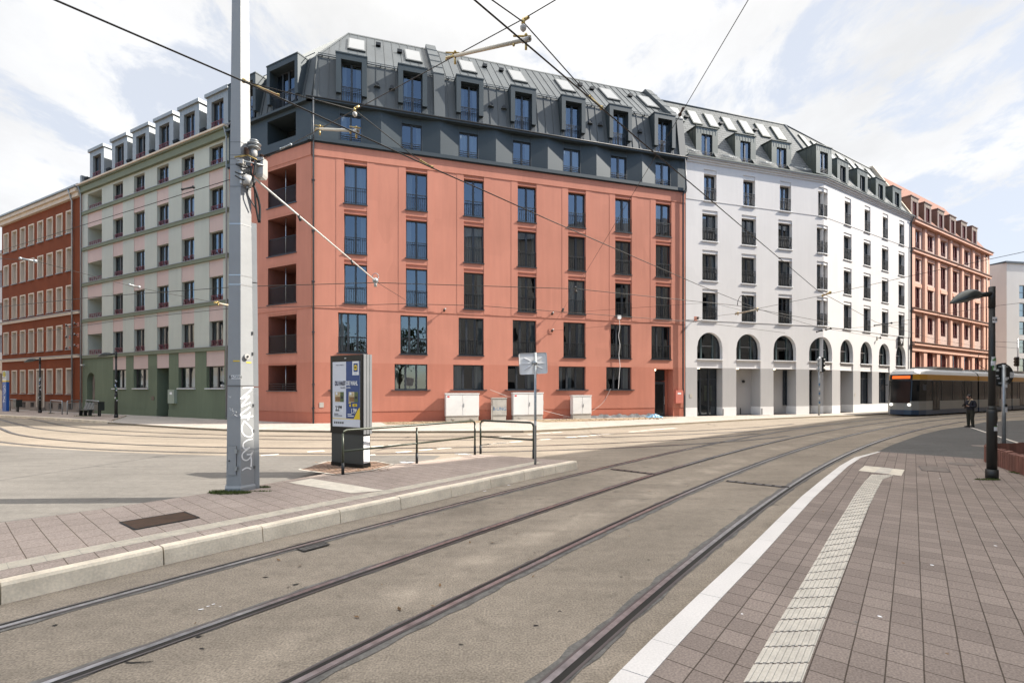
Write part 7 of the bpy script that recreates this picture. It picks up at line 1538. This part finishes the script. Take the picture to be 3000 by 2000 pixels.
# ------------------------------------------------------------------ pedestrian
def skin_obj(name, V, E, Rr, mt, parent, lvl=2, mats=None):
    me = bpy.data.meshes.new(name); me.from_pydata(V, E, []); o = bpy.data.objects.new(name, me); COL.objects.link(o)
    md = o.modifiers.new('s', 'SKIN'); md.use_smooth_shade = True
    for i, d in enumerate(me.skin_vertices[0].data): d.radius = (Rr[i], Rr[i]) if not isinstance(Rr[i], tuple) else Rr[i]; d.use_root = i == 0
    o.modifiers.new('d', 'SUBSURF').levels = lvl; o.modifiers['d'].render_levels = lvl
    me.materials.append(mt)
    dg = bpy.context.evaluated_depsgraph_get(); m2 = bpy.data.meshes.new_from_object(o.evaluated_get(dg)); bpy.data.objects.remove(o); bpy.data.meshes.remove(me)
    m2.name = name; return m2
PX, PY = 25.76, 27.26
pe = empty('person', (PX, PY, 0), 'person in dark jacket and beige hood, head bent over a camera, on the dark asphalt', 'person', None, R(6)); pe.scale = (1.04,) * 3
# the figure faces -x; x forward is negative
V, E, RD = [], [], []
def av(p, r, link_=None):
    V.append(p); RD.append(r); i = len(V) - 1
    if link_ is not None: E.append((link_, i))
    return i
pel = av((.03, 0, .96), .13); ab = av((.03, 0, 1.14), .125, pel); ch = av((.045, 0, 1.34), .14, ab); nk = av((.0, 0, 1.5), .06, ch); hd0 = av((-.055, 0, 1.565), .058, nk); hd1 = av((-.095, 0, 1.635), .088, hd0); hd2 = av((-.075, 0, 1.705), .085, hd1); av((-.185, 0, 1.59), .016, hd1)
for sg in (-1, 1):
    hip = av((.03, sg * .1, .9), .105, pel); kn = av((-.0 if sg < 0 else .03, sg * .11, .5), .062, hip); an = av((.04, sg * .115, .1), .042, kn); he = av((.03, sg * .115, .05), .045, an); av((-.15, sg * .14, .035), .035, he)
    sh = av((.03, sg * .185, 1.4), .06, ch); el = av((.03, sg * .25, 1.12), .05, sh); wr_ = av((-.2, sg * .10, 1.14), .032, el); pa = av((-.255, sg * .055, 1.155), (.04, .022), wr_)
    for f in range(4): a_ = av((-.295, sg * (.07 - .022 * f), 1.185 - .016 * f), .0105, pa); b_ = av((-.322, sg * (.055 - .024 * f), 1.178 - .016 * f), .009, a_); av((-.33, sg * (.035 - .022 * f), 1.165 - .016 * f), .0075, b_)
    th = av((-.25, sg * .03, 1.185), .011, pa); av((-.285, sg * .015, 1.2), .009, th)
bm_ = skin_obj('body', V, E, RD, M['skin'], None)
for m_ in ('jacket', 'trousers', 'hair', 'hood', 'shoe'): bm_.materials.append(M[m_])
for p in bm_.polygons:
    c = p.center; i = 0
    if c.z > 1.685 or (c.z > 1.58 and c.x > -.075): i = 3
    elif c.z > 1.52: i = 0
    elif c.z > 1.46: i = 4
    elif c.z < .09: i = 5
    elif c.z < .95: i = 2
    elif c.x > -.2 : i = 1
    p.material_index = i
link('body', bm_, pe)
V, E, RD = [], [], []
a0 = av((.035, 0, .86), .158); a1 = av((.035, 0, 1.14), .15, a0); a2 = av((.05, 0, 1.36), .16, a1); av((.02, 0, 1.46), .1, a2)
for sg in (-1, 1): s1 = av((.03, sg * .19, 1.4), .075, a2); s2 = av((.03, sg * .255, 1.12), .064, s1); av((-.17, sg * .12, 1.135), .048, s2)
link('jacket', skin_obj('jacket', V, E, RD, M['jacket'], None), pe)
V, E, RD = [], [], []
a0 = av((.07, -.09, 1.47), .05); a1 = av((.1, 0, 1.49), .06, a0); a2 = av((.07, .09, 1.47), .05, a1); a3 = av((-.06, .06, 1.42), .03, a2); a4 = av((-.06, -.06, 1.42), .03, a0); av((-.09, -.01, 1.25), .03, a4)
link('hood', skin_obj('hood', V, E, RD, M['hood'], None, 1), pe)
V, E, RD = [], [], []
aa = av((.03, 0, 1.04), .12); a0 = av((.03, 0, .93), .135, aa)
for sg in (-1, 1): s1 = av((.03, sg * .1, .82), .115, a0); s2 = av((.0 if sg < 0 else .03, sg * .11, .5), .085, s1); av((.04, sg * .115, .14), .066, s2); av((.03, sg * .115, .07), .06, len(V) - 1)
link('trousers', skin_obj('trousers', V, E, RD, M['trousers'], None), pe)
q = MB(); q.blob((-.06, 0, 1.68), .1, M['hair'], 12, 8); part('hair', q, pe)
for y in (-.035, .035): q = MB(); q.blob((-.168, y, 1.632), .008, M['ink_black'], 6, 4); part('eye', q, pe)
q = MB(); q.box(-.158, -.146, -.02, .02, 1.553, 1.56, M['bark']); part('mouth', q, pe)
for y in (-.092, .092): q = MB(); q.blob((-.075, y * .93, 1.632), .022, M['skin'], 8, 5); part('ear', q, pe)
for sg, xo in ((-1, 0), (1, .02)): q = MB(); q.hexa([(-.19 + xo, sg * .13 - .045, 0), (.1 + xo, sg * .115 - .045, 0), (.1 + xo, sg * .115 + .045, 0), (-.19 + xo, sg * .13 + .045, 0), (-.17 + xo, sg * .13 - .035, .06), (.085 + xo, sg * .115 - .045, .11), (.085 + xo, sg * .115 + .045, .11), (-.17 + xo, sg * .13 + .035, .06)], M['shoe']); part('shoe', q, pe)
q = MB()
V, E, RD = [], [], []
a0 = av((.25, 0, 1.02), .1); a1 = av((.26, 0, 1.22), .13, a0); av((.22, 0, 1.42), .08, a1)
bp_ = link('backpack', skin_obj('backpack', V, E, RD, M['jacket'], None), None, (PX, PY, 0), R(6)); bp_.scale = (1.04,) * 3; tag(bp_, 'dark backpack worn by the pedestrian with the camera', 'backpack')
cm = empty('camera', (PX - .36, PY - .04, 1.24), 'small black photo camera in the pedestrian hands', 'camera', None, R(6))
q = MB(); q.box(-.04, .03, -.07, .07, -.05, .05, M['ad_black']); q.box(-.03, .02, -.03, .03, .05, .075, M['ad_black']); part('camera_body', q, cm); q = MB(); q.tube([(-.04, 0, -.01), (-.11, 0, -.04)], .035, M['lamp'], 12); part('lens', q, cm)

# ------------------------------------------------------------------ weeds and dry litter
q = MB(); rnd = random.Random(11)
def tuft(cx, cy, z, rx, ry, n, h=.05):
    for _ in range(n):
        a_ = rnd.uniform(0, 6.28); r = math.sqrt(rnd.random()); x, y = cx + math.cos(a_) * rx * r, cy + math.sin(a_) * ry * r; b_ = rnd.uniform(0, 6.28); l = rnd.uniform(.4, 1) * h
        dx, dy = math.cos(b_) * .007, math.sin(b_) * .007; lx, ly = rnd.uniform(-.03, .03), rnd.uniform(-.03, .03)
        q.face([(x - dx, y - dy, z), (x + dx, y + dy, z), (x + lx, y + ly, z + l)], M['grass'])
tuft(-5.25, 9.05, PZ, .38, .14, 900, .05); tuft(-5.55, 9.12, PZ, .16, .14, 240); tuft(-4.9, 9.55, PZ, .14, .06, 150); tuft(-4.75, 9.2, PZ, .2, .03, 90, .03)
tuft(10.75, 10.95, RZ, .3, .07, 260, .05); tuft(12.3, 11.7, RZ, .1, .3, 160, .06); tuft(*gnd(250, 1219, .16)[:2], .16, .9, .2, 200, .12); tuft(*gnd(150, 1211, .16)[:2], .16, .3, .1, 80, .12)
part('weeds', q, None, kind='stuff')
q = MB()
for k in range(420):
    c = Vector((*gnd(rnd.uniform(915, 1140), rnd.uniform(1353, 1380), PZ)[:2], PZ + .012)) if k < 330 else Vector((rnd.uniform(-3, 6), rnd.uniform(4, 11), .016))
    if k >= 330 and not (-.65 < math.dist((c.x, c.y), cN) - rC < 3.2): continue
    a_ = rnd.uniform(0, 6.28); l = rnd.uniform(.01, .04); u = Vector((math.cos(a_) * l, math.sin(a_) * l, rnd.uniform(0, .012))); v = Vector((-math.sin(a_) * l * .5, math.cos(a_) * l * .5, 0)); q.face([c - u, c + v, c + u, c - v], M['litter'])
part('fallen_leaves', q, None, kind='stuff')

# ------------------------------------------------------------------ sky, sun, camera
EL, AZ = R(39.5), math.atan2(.766, .03)      # sun to the right, a touch ahead
W = bpy.data.worlds.new('World'); SC.world = W; W.use_nodes = True; nt = W.node_tree; L = nt.links.new
bg = nt.nodes['Background']; bg.inputs['Strength'].default_value = .1
sk = nn(nt, 'ShaderNodeTexSky', sky_type='NISHITA'); sk.sun_disc = False; sk.sun_elevation = EL; sk.sun_rotation = AZ; sk.air_density = 1.0; sk.dust_density = .6; sk.ozone_density = 1.6
tc = nn(nt, 'ShaderNodeTexCoord'); sx = nn(nt, 'ShaderNodeSeparateXYZ'); L(tc.outputs['Generated'], sx.inputs[0])
def M2(op, a, b=None):
    n = nn(nt, 'ShaderNodeMath', operation=op)
    for i_, v in enumerate((a, b)):
        if v is None: continue
        if isinstance(v, (int, float)): n.inputs[i_].default_value = v
        else: L(v, n.inputs[i_])
    return n.outputs[0]
def MR(v, a, b, c, d, smooth=False):
    n = nn(nt, 'ShaderNodeMapRange', interpolation_type='SMOOTHSTEP' if smooth else 'LINEAR'); L(v, n.inputs[0])
    for i_, x in enumerate((a, b, c, d)): n.inputs[i_ + 1].default_value = x
    return n.outputs[0]
SX, SY, SZ = sx.outputs[0], sx.outputs[1], sx.outputs[2]
den = M2('ADD', M2('MAXIMUM', SZ, 0.0), .2)
cb = nn(nt, 'ShaderNodeCombineXYZ'); L(M2('DIVIDE', SX, den), cb.inputs[0]); L(M2('DIVIDE', SY, den), cb.inputs[1])
mp_ = nn(nt, 'ShaderNodeMapping'); mp_.inputs['Location'].default_value = (3.6, 2.2, 0); mp_.inputs['Rotation'].default_value = (0, 0, R(25)); mp_.inputs['Scale'].default_value = (1, .75, 1); L(cb.outputs[0], mp_.inputs[0])
def NZ(sc, det, rough, dist=0.0):
    n = nn(nt, 'ShaderNodeTexNoise'); n.inputs['Scale'].default_value = sc; n.inputs['Detail'].default_value = det; n.inputs['Roughness'].default_value = rough; n.inputs['Distortion'].default_value = dist; L(mp_.outputs[0], n.inputs['Vector']); return n.outputs[0]
big, puff, shade = NZ(.9, 4, .5, .2), NZ(4.6, 11, .64, .3), NZ(2.1, 8, .6)
mass = M2('ADD', M2('MULTIPLY', big, .5), M2('MULTIPLY', puff, .5))
# cloud deck ahead of the viewer, broken and mostly clear behind
mass = M2('ADD', mass, M2('ADD', MR(SY, -.3, .3, -.16, .062), MR(SX, .25, .75, 0, -.05)))
cloud = MR(mass, .475, .55, 0, 1, True)
bright = M2('ADD', MR(shade, .32, .68, 3.0, 3.75), M2('ADD', MR(SZ, .55, .95, 0, 7.2, True), MR(SY, .2, -.5, 0, .5)))  # zenith term is fill added above the view
cc = nn(nt, 'ShaderNodeCombineXYZ')
for i_, (f0_, f1_) in enumerate(((.99, 1.04), (1.0, 1.0), (1.02, .935))): L(M2('MULTIPLY', bright, MR(SZ, .5, .9, f0_, f1_)), cc.inputs[i_])
# thin high veil over the open blue ahead
mv = nn(nt, 'ShaderNodeMix', data_type='RGBA'); L(MR(SY, -.15, .4, .05, .9), mv.inputs[0]); L(sk.outputs[0], mv.inputs[6]); mv.inputs[7].default_value = (2.72, 2.86, 3.14, 1)
# unseen sky overhead, brightened to add fill light
mz_ = nn(nt, 'ShaderNodeMix', data_type='RGBA'); L(MR(SZ, .62, .9, 0, .85, True), mz_.inputs[0]); L(mv.outputs[2], mz_.inputs[6]); L(cc.outputs[0], mz_.inputs[7])
mc_ = nn(nt, 'ShaderNodeMix', data_type='RGBA'); L(cloud, mc_.inputs[0]); L(mz_.outputs[2], mc_.inputs[6]); L(cc.outputs[0], mc_.inputs[7]); L(mc_.outputs[2], bg.inputs[0])
sl = bpy.data.lights.new('sun', 'SUN'); sl.energy = 3.5; sl.angle = R(.53); sl.color = (1, .93, .83); so = bpy.data.objects.new('sun', sl); COL.objects.link(so)
sd = Vector((math.cos(EL) * math.sin(AZ), math.cos(EL) * math.cos(AZ), math.sin(EL))); so.rotation_euler = sd.to_track_quat('Z', 'Y').to_euler(); so.location = (40, 0, 40)
cd = bpy.data.cameras.new('viewpoint'); cd.sensor_width = 36; cd.lens = F * 36 / 3000; cd.shift_y = 139 / 3000; cd.clip_end = 2000; cd.clip_start = .1
co = bpy.data.objects.new('viewpoint', cd); COL.objects.link(co); co.location = (0, 0, H); co.rotation_euler = (R(90), 0, 0); SC.camera = co
vs = SC.view_settings; vs.view_transform = 'Standard'; vs.look = 'None'; vs.exposure = 1.5; vs.gamma = 1
SC.cycles.max_bounces = 8; SC.cycles.transparent_max_bounces = 12; SC.cycles.use_denoising = True; SC.cycles.caustics_reflective = False; SC.cycles.caustics_refractive = False
